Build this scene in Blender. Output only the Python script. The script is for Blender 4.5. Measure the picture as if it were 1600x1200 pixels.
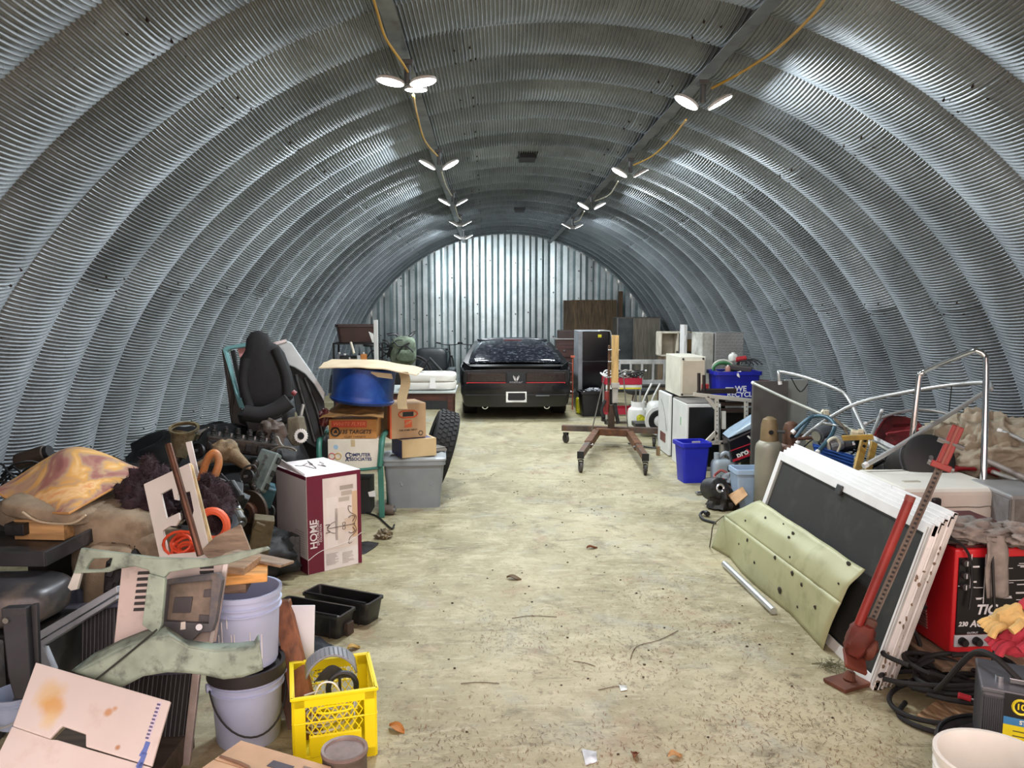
import bpy, bmesh, math, random
from mathutils import Vector, Matrix, Euler, noise
from mathutils.geometry import tessellate_polygon
for _o in list(bpy.data.objects): bpy.data.objects.remove(_o)
SC = bpy.context.scene; COL = SC.collection
PI = math.pi; sin, cos = math.sin, math.cos; R = random.Random(7)

# ------------------------------------------------------------ camera, world, exposure
FPX, PITCH, YAW, CAMX, CAMH = 1200.0, 0.095, 0.0325, -0.5, 1.75
cd = bpy.data.cameras.new('camera'); cam = bpy.data.objects.new('camera', cd); COL.objects.link(cam)
cam.location = (CAMX, 0, CAMH); cam.rotation_euler = (PI/2-PITCH, 0, -YAW)
cd.sensor_width = 36; cd.lens = 36*FPX/1600; cd.clip_start = .05; SC.camera = cam
SC.view_settings.view_transform = 'Standard'; SC.view_settings.look = 'None'
SC.view_settings.gamma = 1; SC.view_settings.use_curve_mapping = False
SC.view_settings.exposure = 0.0
wd = bpy.data.worlds.new('sky'); SC.world = wd; wd.use_nodes = True
_bg = wd.node_tree.nodes['Background']; _bg.inputs[0].default_value = (1.0, .79, .73, 1); _bg.inputs[1].default_value = 3.2
LAMP_W = 32.0          # power of each light panel of the ceiling lamps
LAMP_COL = (.90, .96, 1.0)
Y_DOOR, Y_END, HR, HZ, PITCHR = 0.45, 18.6, 3.80, -0.25, 0.61

# ------------------------------------------------------------ helpers
def ray(px, py):
    u, v = (px-800)/FPX, -(py-600)/FPX
    c, s = cos(PITCH), sin(PITCH); y, z = c+v*s, -s+v*c
    c, s = cos(YAW), sin(YAW); return Vector((u*c+y*s, -u*s+y*c, z))
CAM = Vector((CAMX, 0, CAMH))
def W(px, py, Y): d = ray(px, py); return CAM+d*(Y/d.y)
def G(px, py, z=0.0): d = ray(px, py); return CAM+d*((z-CAMH)/d.z)
def PP(px, py, o, n): d = ray(px, py); return CAM+d*((Vector(o)-CAM).dot(n)/d.dot(n))
def fit(x0, x1, y0, y1, Y):
    a, b = W(x0, y1, Y), W(x1, y0, Y); return (a.x+b.x)/2, a.z, b.x-a.x, b.z-a.z
def lin(h):
    h = h.lstrip('#'); c = [int(h[i:i+2], 16)/255 for i in (0, 2, 4)]
    return tuple(x/12.92 if x <= .04045 else ((x+.055)/1.055)**2.4 for x in c)+(1,)

MATS = {}
def mat(hexc, rough=.55, metal=0.0, var=.22, scale=5.0, bump=0.0, bscale=60.0, dirt=None, damt=.5, dscale=4.0, stretch=None, coat=0.0, emit=0.0, objvar=0.0):
    key = (hexc, rough, metal, var, scale, bump, bscale, dirt, damt, dscale, stretch, coat, emit, objvar)
    if key in MATS: return MATS[key]
    m = bpy.data.materials.new('mat_'+hexc.lstrip('#')); m.use_nodes = True; MATS[key] = m
    nt = m.node_tree; N, L = nt.nodes, nt.links; b = N['Principled BSDF']
    b.inputs['Roughness'].default_value = rough; b.inputs['Metallic'].default_value = metal
    b.inputs['Coat Weight'].default_value = coat
    var = min(.6, var*1.45); c = lin(hexc)
    if emit:
        b.inputs['Base Color'].default_value = c
        b.inputs['Emission Color'].default_value = c; b.inputs['Emission Strength'].default_value = emit; return m
    tc = N.new('ShaderNodeTexCoord'); src = tc.outputs['Object']
    if stretch:
        mp = N.new('ShaderNodeMapping'); mp.inputs['Scale'].default_value = stretch; L.new(src, mp.inputs[0]); src = mp.outputs[0]
    n1 = N.new('ShaderNodeTexNoise'); n1.inputs['Scale'].default_value = scale; n1.inputs['Detail'].default_value = 6; L.new(src, n1.inputs['Vector'])
    rp = N.new('ShaderNodeValToRGB'); e = rp.color_ramp.elements
    e[0].position = .3; e[1].position = .7
    e[0].color = tuple(x*(1-var) for x in c[:3])+(1,); e[1].color = tuple(min(1, x*(1+var*.7)) for x in c[:3])+(1,)
    L.new(n1.outputs['Fac'], rp.inputs[0]); out = rp.outputs[0]
    if dirt:
        n2 = N.new('ShaderNodeTexNoise'); n2.inputs['Scale'].default_value = dscale; n2.inputs['Detail'].default_value = 8; n2.inputs['Roughness'].default_value = .65
        L.new(src, n2.inputs['Vector'])
        r2 = N.new('ShaderNodeValToRGB'); r2.color_ramp.elements[0].position = 1-damt-.08; r2.color_ramp.elements[1].position = 1-damt+.12; L.new(n2.outputs['Fac'], r2.inputs[0])
        mx = N.new('ShaderNodeMix'); mx.data_type = 'RGBA'; mx.inputs[7].default_value = lin(dirt); L.new(r2.outputs[0], mx.inputs[0]); L.new(out, mx.inputs[6]); out = mx.outputs[2]
    if objvar:
        oi = N.new('ShaderNodeObjectInfo'); mr = N.new('ShaderNodeMapRange'); mr.inputs[3].default_value = 1-objvar; mr.inputs[4].default_value = 1+objvar
        L.new(oi.outputs['Random'], mr.inputs[0])
        vm = N.new('ShaderNodeVectorMath'); vm.operation = 'SCALE'; L.new(out, vm.inputs[0]); L.new(mr.outputs[0], vm.inputs['Scale']); out = vm.outputs[0]
    L.new(out, b.inputs['Base Color'])
    if bump:
        n3 = N.new('ShaderNodeTexNoise'); n3.inputs['Scale'].default_value = bscale; n3.inputs['Detail'].default_value = 4; L.new(src, n3.inputs['Vector'])
        bp = N.new('ShaderNodeBump'); bp.inputs['Strength'].default_value = bump; bp.inputs['Distance'].default_value = .01
        L.new(n3.outputs['Fac'], bp.inputs['Height']); L.new(bp.outputs[0], b.inputs['Normal'])
    return m
def wood(hexc, axis=0, rough=.65, dirt=None):
    s = [9, 9, 9]; s[axis] = .9
    return mat(hexc, rough, var=.38, scale=3.0, bump=.15, bscale=12, stretch=tuple(s), dirt=dirt, damt=.42)
BLACK = mat('#1b1c1e', .5, var=.3); DBLACK = mat('#101113', .6, var=.3); RUBBER = mat('#1a1a1b', .75, var=.3, bump=.2)
STEEL = mat('#9a9c9e', .3, .9, var=.15, dirt='#6b6560', damt=.35); ALU = mat('#c4c8ca', .35, .75, var=.12)
CHROME = mat('#d8dadc', .12, 1.0, var=.05); RUST = mat('#5b3d2b', .75, .2, var=.4, bump=.3, dirt='#2f2723', damt=.45)
GREASE = mat('#2a2724', .45, .45, var=.45, scale=12, bump=.4, bscale=30, dirt='#4c3b2b', damt=.35); IRON = mat('#3b3c3d', .45, .6, var=.4, scale=10, bump=.3, dirt='#241f1b', damt=.4)
WHITE = mat('#e6e5e2', .45, var=.06, dirt='#c9c0b2', damt=.3); KRAFT = mat('#b48d64', .8, var=.12, scale=8); WHPL = mat('#dfe0de', .4, var=.05)

class M:
    def __init__(s): s.v, s.f, s.T = [], [], Matrix()
    def add(s, vs, fs):
        b = len(s.v); s.v += [s.T @ Vector(v) for v in vs]; s.f += [tuple(b+i for i in f) for f in fs]; return s
    def box(s, c, d, rot=None, taper=1.0):
        r = Euler(rot).to_matrix() if rot else Matrix.Identity(3); x, y, z = d[0]/2, d[1]/2, d[2]/2; c = Vector(c)
        vs = [c+r @ Vector((i*x*(taper if k < 0 else 1), j*y*(taper if k < 0 else 1), k*z)) for k in (-1, 1) for j in (-1, 1) for i in (-1, 1)]
        return s.add(vs, [(0, 2, 3, 1), (4, 5, 7, 6), (0, 1, 5, 4), (2, 6, 7, 3), (0, 4, 6, 2), (1, 3, 7, 5)])
    def ring(s, rings, closed=False, cap=True):
        n = len(rings[0]); vs = [p for r in rings for p in r]; fs = []; k = len(rings)
        for i in range(k if closed else k-1):
            a, b = i*n, ((i+1) % k)*n
            fs += [(a+j, a+(j+1) % n, b+(j+1) % n, b+j) for j in range(n)]
        if cap and not closed: fs += [tuple(range(n-1, -1, -1)), tuple((k-1)*n+j for j in range(n))]
        return s.add(vs, fs)
    def cyl(s, p0, p1, r0, r1=None, n=16, cap=True):
        r1 = r0 if r1 is None else r1; p0, p1 = Vector(p0), Vector(p1); q = (p1-p0).to_track_quat('Z', 'Y').to_matrix()
        return s.ring([[p+q @ Vector((r*cos(2*PI*j/n), r*sin(2*PI*j/n), 0)) for j in range(n)] for p, r in ((p0, r0), (p1, r1))], cap=cap)
    def tube(s, pts, r, n=8, sub=0, closed=False):
        pts = [Vector(p) for p in pts]
        if sub:
            o = []; k = len(pts)
            for i in range(k if closed else k-1):
                g = lambda j: pts[j % k] if closed else pts[max(0, min(k-1, j))]
                a, b, c, d = g(i-1), g(i), g(i+1), g(i+2)
                for t in range(sub):
                    t /= sub; o.append(.5*((2*b)+(c-a)*t+(2*a-5*b+4*c-d)*t*t+(3*b-a-3*c+d)*t**3))
            if not closed: o.append(pts[-1])
            pts = o
        k = len(pts); rings = []; up = None
        for i, p in enumerate(pts):
            t = (pts[(i+1) % k]-pts[i-1]) if closed else (pts[min(k-1, i+1)]-pts[max(0, i-1)])
            t = t.normalized() if t.length > 1e-9 else Vector((0, 0, 1))
            if up is None: up = t.orthogonal()
            up = up-t*up.dot(t); up = up.normalized() if up.length > 1e-6 else t.orthogonal().normalized()
            w = t.cross(up); rings.append([p+up*(r*cos(2*PI*j/n))+w*(r*sin(2*PI*j/n)) for j in range(n)])
        return s.ring(rings, closed=closed)
    def lathe(s, prof, n=24, T=None, cap=False, sx=1, sy=1):
        T = T or Matrix()
        return s.ring([[T @ Vector((r*cos(2*PI*j/n)*sx, r*sin(2*PI*j/n)*sy, z)) for j in range(n)] for r, z in prof], cap=cap)
    def slab(s, loops, th, nrm=None):
        if not isinstance(loops[0], list): loops = [loops]
        loops = [[Vector(p) for p in l] for l in loops]
        if nrm is None: nrm = (loops[0][1]-loops[0][0]).cross(loops[0][-1]-loops[0][0]).normalized()
        nrm = Vector(nrm).normalized(); tri = tessellate_polygon(loops); flat = [p for l in loops for p in l]; n = len(flat)
        fs = []
        for t in tri:
            a, b, c = (flat[i] for i in t)
            t = t if (b-a).cross(c-a).dot(nrm) > 0 else t[::-1]
            fs += [tuple(i+n for i in t), tuple(t[::-1])]
        o = 0
        for l in loops:
            k = len(l); fs += [(o+j, o+(j+1) % k, n+o+(j+1) % k, n+o+j) for j in range(k)]; o += k
        return s.add(flat+[p+nrm*th for p in flat], fs)
    def grid(s, fn, nu, nv):
        vs = [fn(i/nu, j/nv) for j in range(nv+1) for i in range(nu+1)]
        return s.add(vs, [(j*(nu+1)+i, j*(nu+1)+i+1, (j+1)*(nu+1)+i+1, (j+1)*(nu+1)+i) for j in range(nv) for i in range(nu)])
    def blob(s, c, rad, amp=.25, freq=2.0, seed=0, nu=28, nv=16, p=1.0, flat=None):
        c = Vector(c); rad = Vector(rad); sg = lambda x: math.copysign(abs(x)**p, x); vs = []
        for j in range(nv+1):
            for i in range(nu):
                a, b = 2*PI*i/nu, -PI/2+PI*j/nv
                d = Vector((sg(cos(b))*sg(cos(a)), sg(cos(b))*sg(sin(a)), sg(sin(b))))
                k = 1+amp*(noise.noise(d*freq+Vector((seed*7.1, seed*3.3, 0)))+.5*noise.noise(d*freq*2.3+Vector((0, seed*5.1, 9))))
                q = c+Vector((d.x*rad.x, d.y*rad.y, d.z*rad.z))*k
                if flat is not None and q.z < flat: q.z = flat+.001*noise.noise(q*9)
                vs.append(q)
        return s.add(vs, [(j*nu+i, j*nu+(i+1) % nu, (j+1)*nu+(i+1) % nu, (j+1)*nu+i) for j in range(nv) for i in range(nu)])

MW = {}
def setp(o, label=None, cat=None, group=None, kind=None):
    for k, v in (('label', label), ('category', cat), ('group', group), ('kind', kind)):
        if v: o[k] = v
    return o
def thing(name, label, cat, loc=(0, 0, 0), rz=0.0, rot=None, group=None, kind=None):
    o = bpy.data.objects.new(name, None); COL.objects.link(o); o.empty_display_size = .05
    o.location = loc; o.rotation_euler = rot or (0, 0, rz)
    MW[o.name] = Matrix.Translation(Vector(loc)) @ Euler(o.rotation_euler).to_matrix().to_4x4()
    return setp(o, label, cat, group, kind)
def mesh(name, m, material, smooth=False, off=None):
    me = bpy.data.meshes.new(name); me.from_pydata([tuple(v-off) if off else tuple(v) for v in m.v], [], m.f)
    bm = bmesh.new(); bm.from_mesh(me); bmesh.ops.remove_doubles(bm, verts=bm.verts, dist=1e-6)
    if smooth != 'keep': bmesh.ops.recalc_face_normals(bm, faces=bm.faces)
    bm.to_mesh(me); bm.free()
    if smooth:
        for p in me.polygons: p.use_smooth = True
        if smooth is True: me.set_sharp_from_angle(angle=.7)
    me.materials.append(material); return me
def finish(o, bev=0, solid=0, segs=2):
    if solid: md = o.modifiers.new('solidify', 'SOLIDIFY'); md.thickness = solid; md.offset = 0
    if bev:
        md = o.modifiers.new('bevel', 'BEVEL'); md.width = bev; md.segments = segs; md.limit_method = 'ANGLE'; md.angle_limit = .6
    return o
def part(name, m, material, parent, bev=0, smooth=False, label=None, solid=0, world=False, kind=None, segs=2):
    if world: inv = MW[parent.name].inverted(); m.v = [inv @ v for v in m.v]
    o = bpy.data.objects.new(name, mesh(name, m, material, smooth)); COL.objects.link(o); o.parent = parent
    MW[o.name] = MW[parent.name]
    return setp(finish(o, bev, solid, segs), label, kind=kind)
def solo(name, m, material, label, cat, bev=0, smooth=False, solid=0, group=None, kind=None, segs=2):
    xs, ys, zs = zip(*[tuple(v) for v in m.v]); off = Vector(((min(xs)+max(xs))/2, (min(ys)+max(ys))/2, min(zs)))
    o = bpy.data.objects.new(name, mesh(name, m, material, smooth, off)); COL.objects.link(o); o.location = off
    MW[o.name] = Matrix.Translation(off)
    return setp(finish(o, bev, solid, segs), label, cat, group, kind)
def lettering(txt, size, parent, T, material, align='CENTER', ext=.0006, shear=0, bold=0.0, name='lettering', spacing=1.0):
    cu = bpy.data.curves.new('t', 'FONT'); cu.body = txt; cu.size = size; cu.align_x = align; cu.align_y = 'CENTER'; cu.extrude = ext; cu.shear = shear; cu.offset = bold; cu.resolution_u = 3; cu.space_character = spacing
    t = bpy.data.objects.new('t', cu); COL.objects.link(t); dg = bpy.context.evaluated_depsgraph_get(); dg.update()
    me = bpy.data.meshes.new_from_object(t.evaluated_get(dg)); bpy.data.objects.remove(t); me.transform(T); me.materials.clear(); me.materials.append(material)
    o = bpy.data.objects.new(name, me); COL.objects.link(o); o.parent = parent; MW[o.name] = MW[parent.name]; return o
def fr(o, x, y):     # matrix: origin o, x direction, up direction y; z = x cross y faces out
    x = Vector(x).normalized(); z = x.cross(Vector(y)).normalized(); y = z.cross(x); m = Matrix((x, y, z)).transposed().to_4x4(); m.translation = Vector(o); return m
FRONT = lambda x, y, z: fr((x, y, z), (1, 0, 0), (0, 0, 1))      # text plane facing the camera side (-Y)
def copy_thing(o, loc, rz=None, label=None):
    c = o.copy(); COL.objects.link(c); c.location = loc
    if rz is not None: c.rotation_euler = (0, 0, rz)
    if label: c['label'] = label
    MW[c.name] = Matrix.Translation(Vector(loc)) @ Euler(c.rotation_euler).to_matrix().to_4x4()
    for ch in [k for k in bpy.data.objects if k.parent == o]:
        d = ch.copy(); COL.objects.link(d); d.parent = c
        for g in [k for k in bpy.data.objects if k.parent == ch]:
            e = g.copy(); COL.objects.link(e); e.parent = d
    return c
# ------------------------------------------------------------ the setting: floor, ground, arch, end wall
def floor_material():
    m = bpy.data.materials.new('concrete'); m.use_nodes = True; nt = m.node_tree; N, L = nt.nodes, nt.links; b = N['Principled BSDF']
    tc = N.new('ShaderNodeTexCoord'); P = tc.outputs['Object']
    def nz(s, d=8, r=.6, st=None, dist=0):
        v = P
        if st: mp = N.new('ShaderNodeMapping'); mp.inputs['Scale'].default_value = st; mp.inputs['Rotation'].default_value = (0, 0, .5); L.new(P, mp.inputs[0]); v = mp.outputs[0]
        n = N.new('ShaderNodeTexNoise'); n.inputs['Scale'].default_value = s; n.inputs['Detail'].default_value = d; n.inputs['Roughness'].default_value = r; n.inputs['Distortion'].default_value = dist; L.new(v, n.inputs['Vector']); return n.outputs['Fac']
    def ramp(f, a, b_): r = N.new('ShaderNodeValToRGB'); r.color_ramp.elements[0].position = a; r.color_ramp.elements[1].position = b_; L.new(f, r.inputs[0]); return r.outputs[0]
    def mix(f, a, col, fac=1.0):
        mx = N.new('ShaderNodeMix'); mx.data_type = 'RGBA'
        mm = N.new('ShaderNodeMath'); mm.operation = 'MULTIPLY'; mm.inputs[1].default_value = fac; L.new(f, mm.inputs[0]); L.new(mm.outputs[0], mx.inputs[0])
        if isinstance(a, str): mx.inputs[6].default_value = lin(a)
        else: L.new(a, mx.inputs[6])
        mx.inputs[7].default_value = lin(col); return mx.outputs[2]
    c = mix(ramp(nz(.6, 8, .65), .36, .62), '#837b5a', '#aaa180')
    c = mix(ramp(nz(1.1, 9, .7, dist=.8), .52, .66), c, '#989c93', .55)
    c = mix(ramp(nz(2.6, 10, .75, dist=.7), .47, .62), c, '#bdb495', .6)
    c = mix(ramp(nz(1.9, 12, .78, dist=1.0), .53, .64), c, '#6a6247', .7)
    c = mix(ramp(nz(2.2, 12, .8, (1, 3.5, 1), 1.2), .56, .66), c, '#4e4631', .7)
    c = mix(ramp(nz(7, 10, .75, (1, 4, 1), .6), .52, .64), c, '#c0b99f', .5)
    c = mix(ramp(nz(6.5, 12, .8), .55, .66), c, '#493e27', .65)
    c = mix(ramp(nz(24, 8, .75, (3.5, .8, 1), 1.5), .60, .68), c, '#493d2b', .7)
    c = mix(ramp(nz(30, 8, .7, (.8, 3, 1), 2.0), .62, .69), c, '#6b4330', .6)
    c = mix(ramp(nz(3.1, 8, .7), .57, .7), c, '#96705a', .45)
    c = mix(ramp(nz(90, 3, .6), .63, .72), c, '#3f382a', .6)
    L.new(c, b.inputs['Base Color']); b.inputs['Roughness'].default_value = .62
    bp = N.new('ShaderNodeBump'); bp.inputs['Strength'].default_value = .35; bp.inputs['Distance'].default_value = .01; L.new(nz(14, 10, .7), bp.inputs['Height']); L.new(bp.outputs[0], b.inputs['Normal'])
    return m
m = M(); m.box((0, 9.3, -.06), (8.4, 19.2, .12)); o = solo('floor', m, floor_material(), 'dusty stained concrete slab floor', None, kind='structure')
m = M(); m.box((0, -12, -.2), (60, 26, .1)); solo('ground', m, mat('#8d8478', .9, var=.2), 'bare ground outside the open hut end', None, kind='structure')

def galv(hexc, hex2, rough, metal):
    m = bpy.data.materials.new('galvanized'); m.use_nodes = True; nt = m.node_tree; N, L = nt.nodes, nt.links; b = N['Principled BSDF']
    tc = N.new('ShaderNodeTexCoord'); ge = N.new('ShaderNodeNewGeometry')
    n = N.new('ShaderNodeTexNoise'); n.inputs['Scale'].default_value = 1.4; n.inputs['Detail'].default_value = 9; n.inputs['Roughness'].default_value = .7; L.new(ge.outputs['Position'], n.inputs['Vector'])
    r = N.new('ShaderNodeValToRGB'); r.color_ramp.elements[0].position = .3; r.color_ramp.elements[1].position = .7; r.color_ramp.elements[0].color = lin(hexc); r.color_ramp.elements[1].color = lin(hex2); L.new(n.outputs['Fac'], r.inputs[0])
    n2 = N.new('ShaderNodeTexNoise'); n2.inputs['Scale'].default_value = 45; n2.inputs['Detail'].default_value = 5; L.new(ge.outputs['Position'], n2.inputs['Vector'])
    r2 = N.new('ShaderNodeValToRGB'); r2.color_ramp.elements[0].position = .62; r2.color_ramp.elements[1].position = .8; L.new(n2.outputs['Fac'], r2.inputs[0])
    mx = N.new('ShaderNodeMix'); mx.data_type = 'RGBA'; mx.inputs[7].default_value = lin('#4b4640'); L.new(r2.outputs[0], mx.inputs[0]); L.new(r.outputs[0], mx.inputs[6])
    oi = N.new('ShaderNodeObjectInfo'); mr = N.new('ShaderNodeMapRange'); mr.inputs[3].default_value = .68; mr.inputs[4].default_value = 1.15; L.new(oi.outputs['Random'], mr.inputs[0])
    vm = N.new('ShaderNodeVectorMath'); vm.operation = 'SCALE'; L.new(mx.outputs[2], vm.inputs[0]); L.new(mr.outputs[0], vm.inputs['Scale'])
    L.new(vm.outputs[0], b.inputs['Base Color']); b.inputs['Metallic'].default_value = metal
    mr2 = N.new('ShaderNodeMapRange'); mr2.inputs[3].default_value = rough-.08; mr2.inputs[4].default_value = rough+.12; L.new(n.outputs['Fac'], mr2.inputs[0]); L.new(mr2.outputs[0], b.inputs['Roughness'])
    return m
GALV = galv('#757c81', '#a9b1b7', .42, .45)
GALVW = galv('#93a0a2', '#c9d5d7', .30, .85)
def arch_mesh(a0, a1, dr):
    n = max(8, int((a1-a0)*HR/.0262))*6; m = M(); K = 16; ts = [.5-.5*cos(PI*i/K) for i in range(K+1)]
    prof_r = lambda t: .095*(1-max(0, sin(PI*t))**.62)
    def pt(t, s):
        a = a0+(a1-a0)*s; g = (prof_r(min(1, t+.004))-prof_r(max(0, t-.004)))/((min(1, t+.004)-max(0, t-.004))*PITCHR); g = max(-2.2, min(2.2, g))
        cr = .0098*cos(2*PI*s*n/6)*min(1, sin(PI*max(0, min(1, t)))*9); k = 1/math.sqrt(1+g*g)
        r = HR+prof_r(t)+dr+cr*k; y = (t-.5)*(PITCHR+.006)-cr*g*k
        return Vector((-r*cos(a), y, HZ+r*sin(a)))
    vs = [pt(t, i/n) for i in range(n+1) for t in ts]; q = K+1
    m.add(vs, [(i*q+j, i*q+j+1, (i+1)*q+j+1, (i+1)*q+j) for i in range(n) for j in range(K)])
    me = mesh('arch_panel', m, GALV, 'keep')
    for p in me.polygons: p.use_smooth = True
    return me
arch = thing('ceiling', 'vaulted hut shell of ribbed galvanized steel arches', None, (0, 0, 0), kind='structure')
A_LO = math.asin(-HZ/HR)
def seams(l): l = [A_LO]+[math.radians(x) for x in l]+[PI-A_LO]; return [arch_mesh(l[i]-(.004 if i else 0), l[i+1]+(.004 if i+2 < len(l) else 0), .0 if i % 2 else .006) for i in range(len(l)-1)]
pats = [seams([13, 58, 103, 148]), seams([35, 80, 124, 168])]
ny = int((Y_END-Y_DOOR)/PITCHR)
for k in range(ny):
    for me in pats[k % 2]:
        o = bpy.data.objects.new('arch_panel', me); COL.objects.link(o); o.parent = arch; o.location = (0, Y_END-.3-PITCHR*k, 0)
# bolts along the seams, past counting singly
m = M()
for k in range(ny):
    for a in ([13, 58, 103, 148], [35, 80, 124, 168])[k % 2]:
        for da, t in ((.8, .28), (-.8, .28), (.8, .7), (-.8, .7), (0, .95), (1.4, .95)):
            a_ = math.radians(a+da); y = Y_END-.3-PITCHR*k+(t-.5)*PITCHR; r = HR+.095*(1-max(0, sin(PI*t))**.62)
            d = Vector((-cos(a_), 0, sin(a_))); p = Vector((0, y, HZ))+d*r; m.cyl(p-d*.013, p+d*.01, .007, n=6)
part('bolt_heads', m, mat('#33241d', .7, .3), arch, kind='stuff')
# purlins
def purlin(name, x, z, side):
    m = M(); m.box((x, 9.4, z), (.09, 18.2, .006)); m.box((x+side*.042, 9.4, z+.05), (.006, 18.2, .1))
    solo(name, m, mat('#8b8f92', .4, .7, var=.2, dirt='#5a5755', damt=.4), 'long galvanized angle rail running along the vault', None, bev=.002, kind='structure')
purlin('trim_1', -1.03, 3.36, -1); purlin('trim_2', 1.0, 3.36, 1)
m = M(); p = W(824, 247, 9.2); m.box((p.x, 9.2, p.z), (.19, .3, .05)); m.box((p.x, 9.2, p.z+.035), (.24, .36, .02))
solo('vault_vent', m, mat('#25282a', .6), 'small dark rectangular vent at the crown of the vault', 'vent', bev=.004)
m = M(); p = W(812, 329, 13.5); m.box((p.x, 13.5, p.z), (.16, .22, .04)); m.box((p.x, 13.5, p.z+.03), (.2, .27, .02))
solo('vault_vent', m, mat('#25282a', .6), 'far dark vent slot in the crown near the end wall', 'vent', bev=.004)
# end wall of deep vertical ribs
wall = thing('wall_back', 'end wall of deep vertical galvanized ribs', None, (0, Y_END, 0), kind='structure')
pw = .305; prof = [(0, .10), (.055, .10), (.11, 0), (.215, 0), (.27, .10), (pw, .10)]
nx = 26
for i in range(nx):
    x0 = -nx*pw/2+i*pw; m = M(); cols = []
    for dx, dy in prof:
        x = x0+dx; zt = HZ+math.sqrt(max(.01, (HR+.1)**2-x*x)) if abs(x) < HR+.1 else .05
        cols.append((x, dy+R.uniform(-.002, .002), max(.05, zt)))
    vs = [(x, y, z*s) for s in (0, .33, .66, 1) for x, y, z in cols]; q = len(prof)
    m.add(vs, [(j*q+k, j*q+k+1, (j+1)*q+k+1, (j+1)*q+k) for j in range(3) for k in range(q-1)])
    o = bpy.data.objects.new('wall_panel', mesh('wall_panel', m, GALVW)); COL.objects.link(o); o.parent = wall; finish(o, solid=.004)
m = M()
for i in range(60):
    x = R.choice(range(-11, 12))*pw+.19; z = R.uniform(.6, 3.0); m.cyl((x, -.0, z), (x, -.012, z), R.uniform(.012, .02), n=6)
part('bolt_heads', m, mat('#3a2a20', .7, .3), wall, kind='stuff')
m = M(); m.box((0, Y_END+.2, 1.8), (9, .06, 4.4)); solo('wall_outer', m, mat('#5d6264', .7), 'outer backing of the end wall', None, kind='structure')

# ------------------------------------------------------------ ceiling lamps with their light
PANEL = mat('#ffffff', emit=26.0); LBODY = mat('#e8e8e6', .4, var=.05)
WHERE = ['nearest the door on the left rail', 'second along the left rail', 'third along the left rail', 'fourth along the left rail', 'farthest along the left rail', 'nearest the door on the right rail', 'second along the right rail', 'third along the right rail', 'farthest along the right rail']
spots = [(637, 132, 5.0, 3), (686, 258, 7.7, 2), (708, 316, 10.3, 2), (719, 349, 12.8, 2), (724, 370, 15.2, 2), (1098, 161, 5.3, 2), (985, 270, 8.0, 2), (924, 322, 10.7, 2), (895, 353, 13.2, 2)]
for k, (px, py, Y, n) in enumerate(spots):
    p = W(px, py, Y); t = thing('ceiling_lamp', 'glowing white shop lamp with folding panels, '+WHERE[k], 'lamp', p, group='lamps on the rails')
    m = M(); m.cyl((0, 0, .0), (0, 0, .12), .022, n=14); m.box((0, 0, .13), (.07, .07, .03)); part('base', m, mat('#6f7274', .45, .5), t, bev=.003, smooth=True)
    angs = [(-.5, -.62), (2*PI/3-.9, -.62), (PI+.5, -.6)] if n == 3 else [(0, -.62), (PI, -.62)]
    if n == 2: angs = [(.15*(-1)**k, .6), (PI+.1, .6)]
    if k in (3, 4, 8): angs = [(.3, .6), (PI-.3, .6), (PI/2, .6)]  # far lamps get an extra head, added to throw light on the end wall
    for a, tl in angs:
        d = Vector((cos(a), sin(a), 0)); ax = Vector((-sin(a), cos(a), 0)); tilt = .12 if k == 0 else .5
        nrm = (Vector((0, 0, -1))*cos(tilt)+d*sin(tilt)).normalized(); u = (d*cos(tilt)+Vector((0, 0, 1))*sin(tilt)).normalized()
        c = d*.115+Vector((0, 0, -.0)); T = Matrix((u, nrm.cross(u), nrm)).transposed().to_4x4(); T.translation = c
        m = M(); m.T = T; m.lathe([(0, -.03), (.05, -.03), (.085, -.012), (.088, .004), (0, .004)], 20, sx=1.05, sy=.8); h = part('lamp_head', m, LBODY, t, smooth=True)
        m = M(); m.T = T; m.lathe([(0, .006), (.079, .006), (.079, .002), (0, .002)], 20, sx=1.05, sy=.8); part('lens', m, PANEL, h)
        ld = bpy.data.lights.new('lamp_light', 'AREA'); ld.shape = 'DISK'; ld.size = .14; ld.energy = LAMP_W*(.75 if n == 3 else 1); ld.color = LAMP_COL
        lo = bpy.data.objects.new('lamp_light', ld); COL.objects.link(lo); lo.parent = t; lo.location = c+nrm*.02; lo.rotation_euler = nrm.to_track_quat('-Z', 'Y').to_euler()
# extension cords
YEL = mat('#c89b2a', .5, var=.1)
def cord(pts, r, material, label, sub=6): return solo('extension_cable', M().tube(pts, r, 8, sub), material, label, 'cord', smooth=True)
cord([W(578, -20, 3.9), W(590, 20, 4.2), W(603, 60, 4.5), W(630, 100, 4.85), W(640, 118, 5.05)], .0075, YEL, 'yellow extension cord hanging at the left, from the roof edge to the first lamp')
cord([W(646, 148, 5.1), W(652, 180, 5.9), W(664, 220, 6.9), W(684, 244, 7.7)], .0075, YEL, 'yellow cord drooping between the first two left lamps')
cord([W(690, 268, 7.8), W(697, 290, 8.8), W(706, 306, 10.2)], .0075, mat('#b9b39a', .5), 'pale cord drooping between the second and third left lamps')
cord([W(711, 322, 10.4), W(716, 338, 11.6), W(720, 343, 12.7)], .0075, mat('#b9b39a', .5), 'pale cord between the third and fourth left lamps')
cord([W(1300, -20, 3.5), W(1268, 25, 4.0), W(1215, 75, 4.6), W(1160, 112, 5.0), W(1112, 138, 5.3)], .0085, YEL, 'yellow extension cord sagging at the right, from the roof edge to the first lamp')
cord([W(1072, 187, 5.5), W(1050, 215, 6.3), W(1020, 243, 7.2), W(990, 258, 7.9)], .0075, YEL, 'yellow cord drooping between the first two right lamps')
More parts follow.
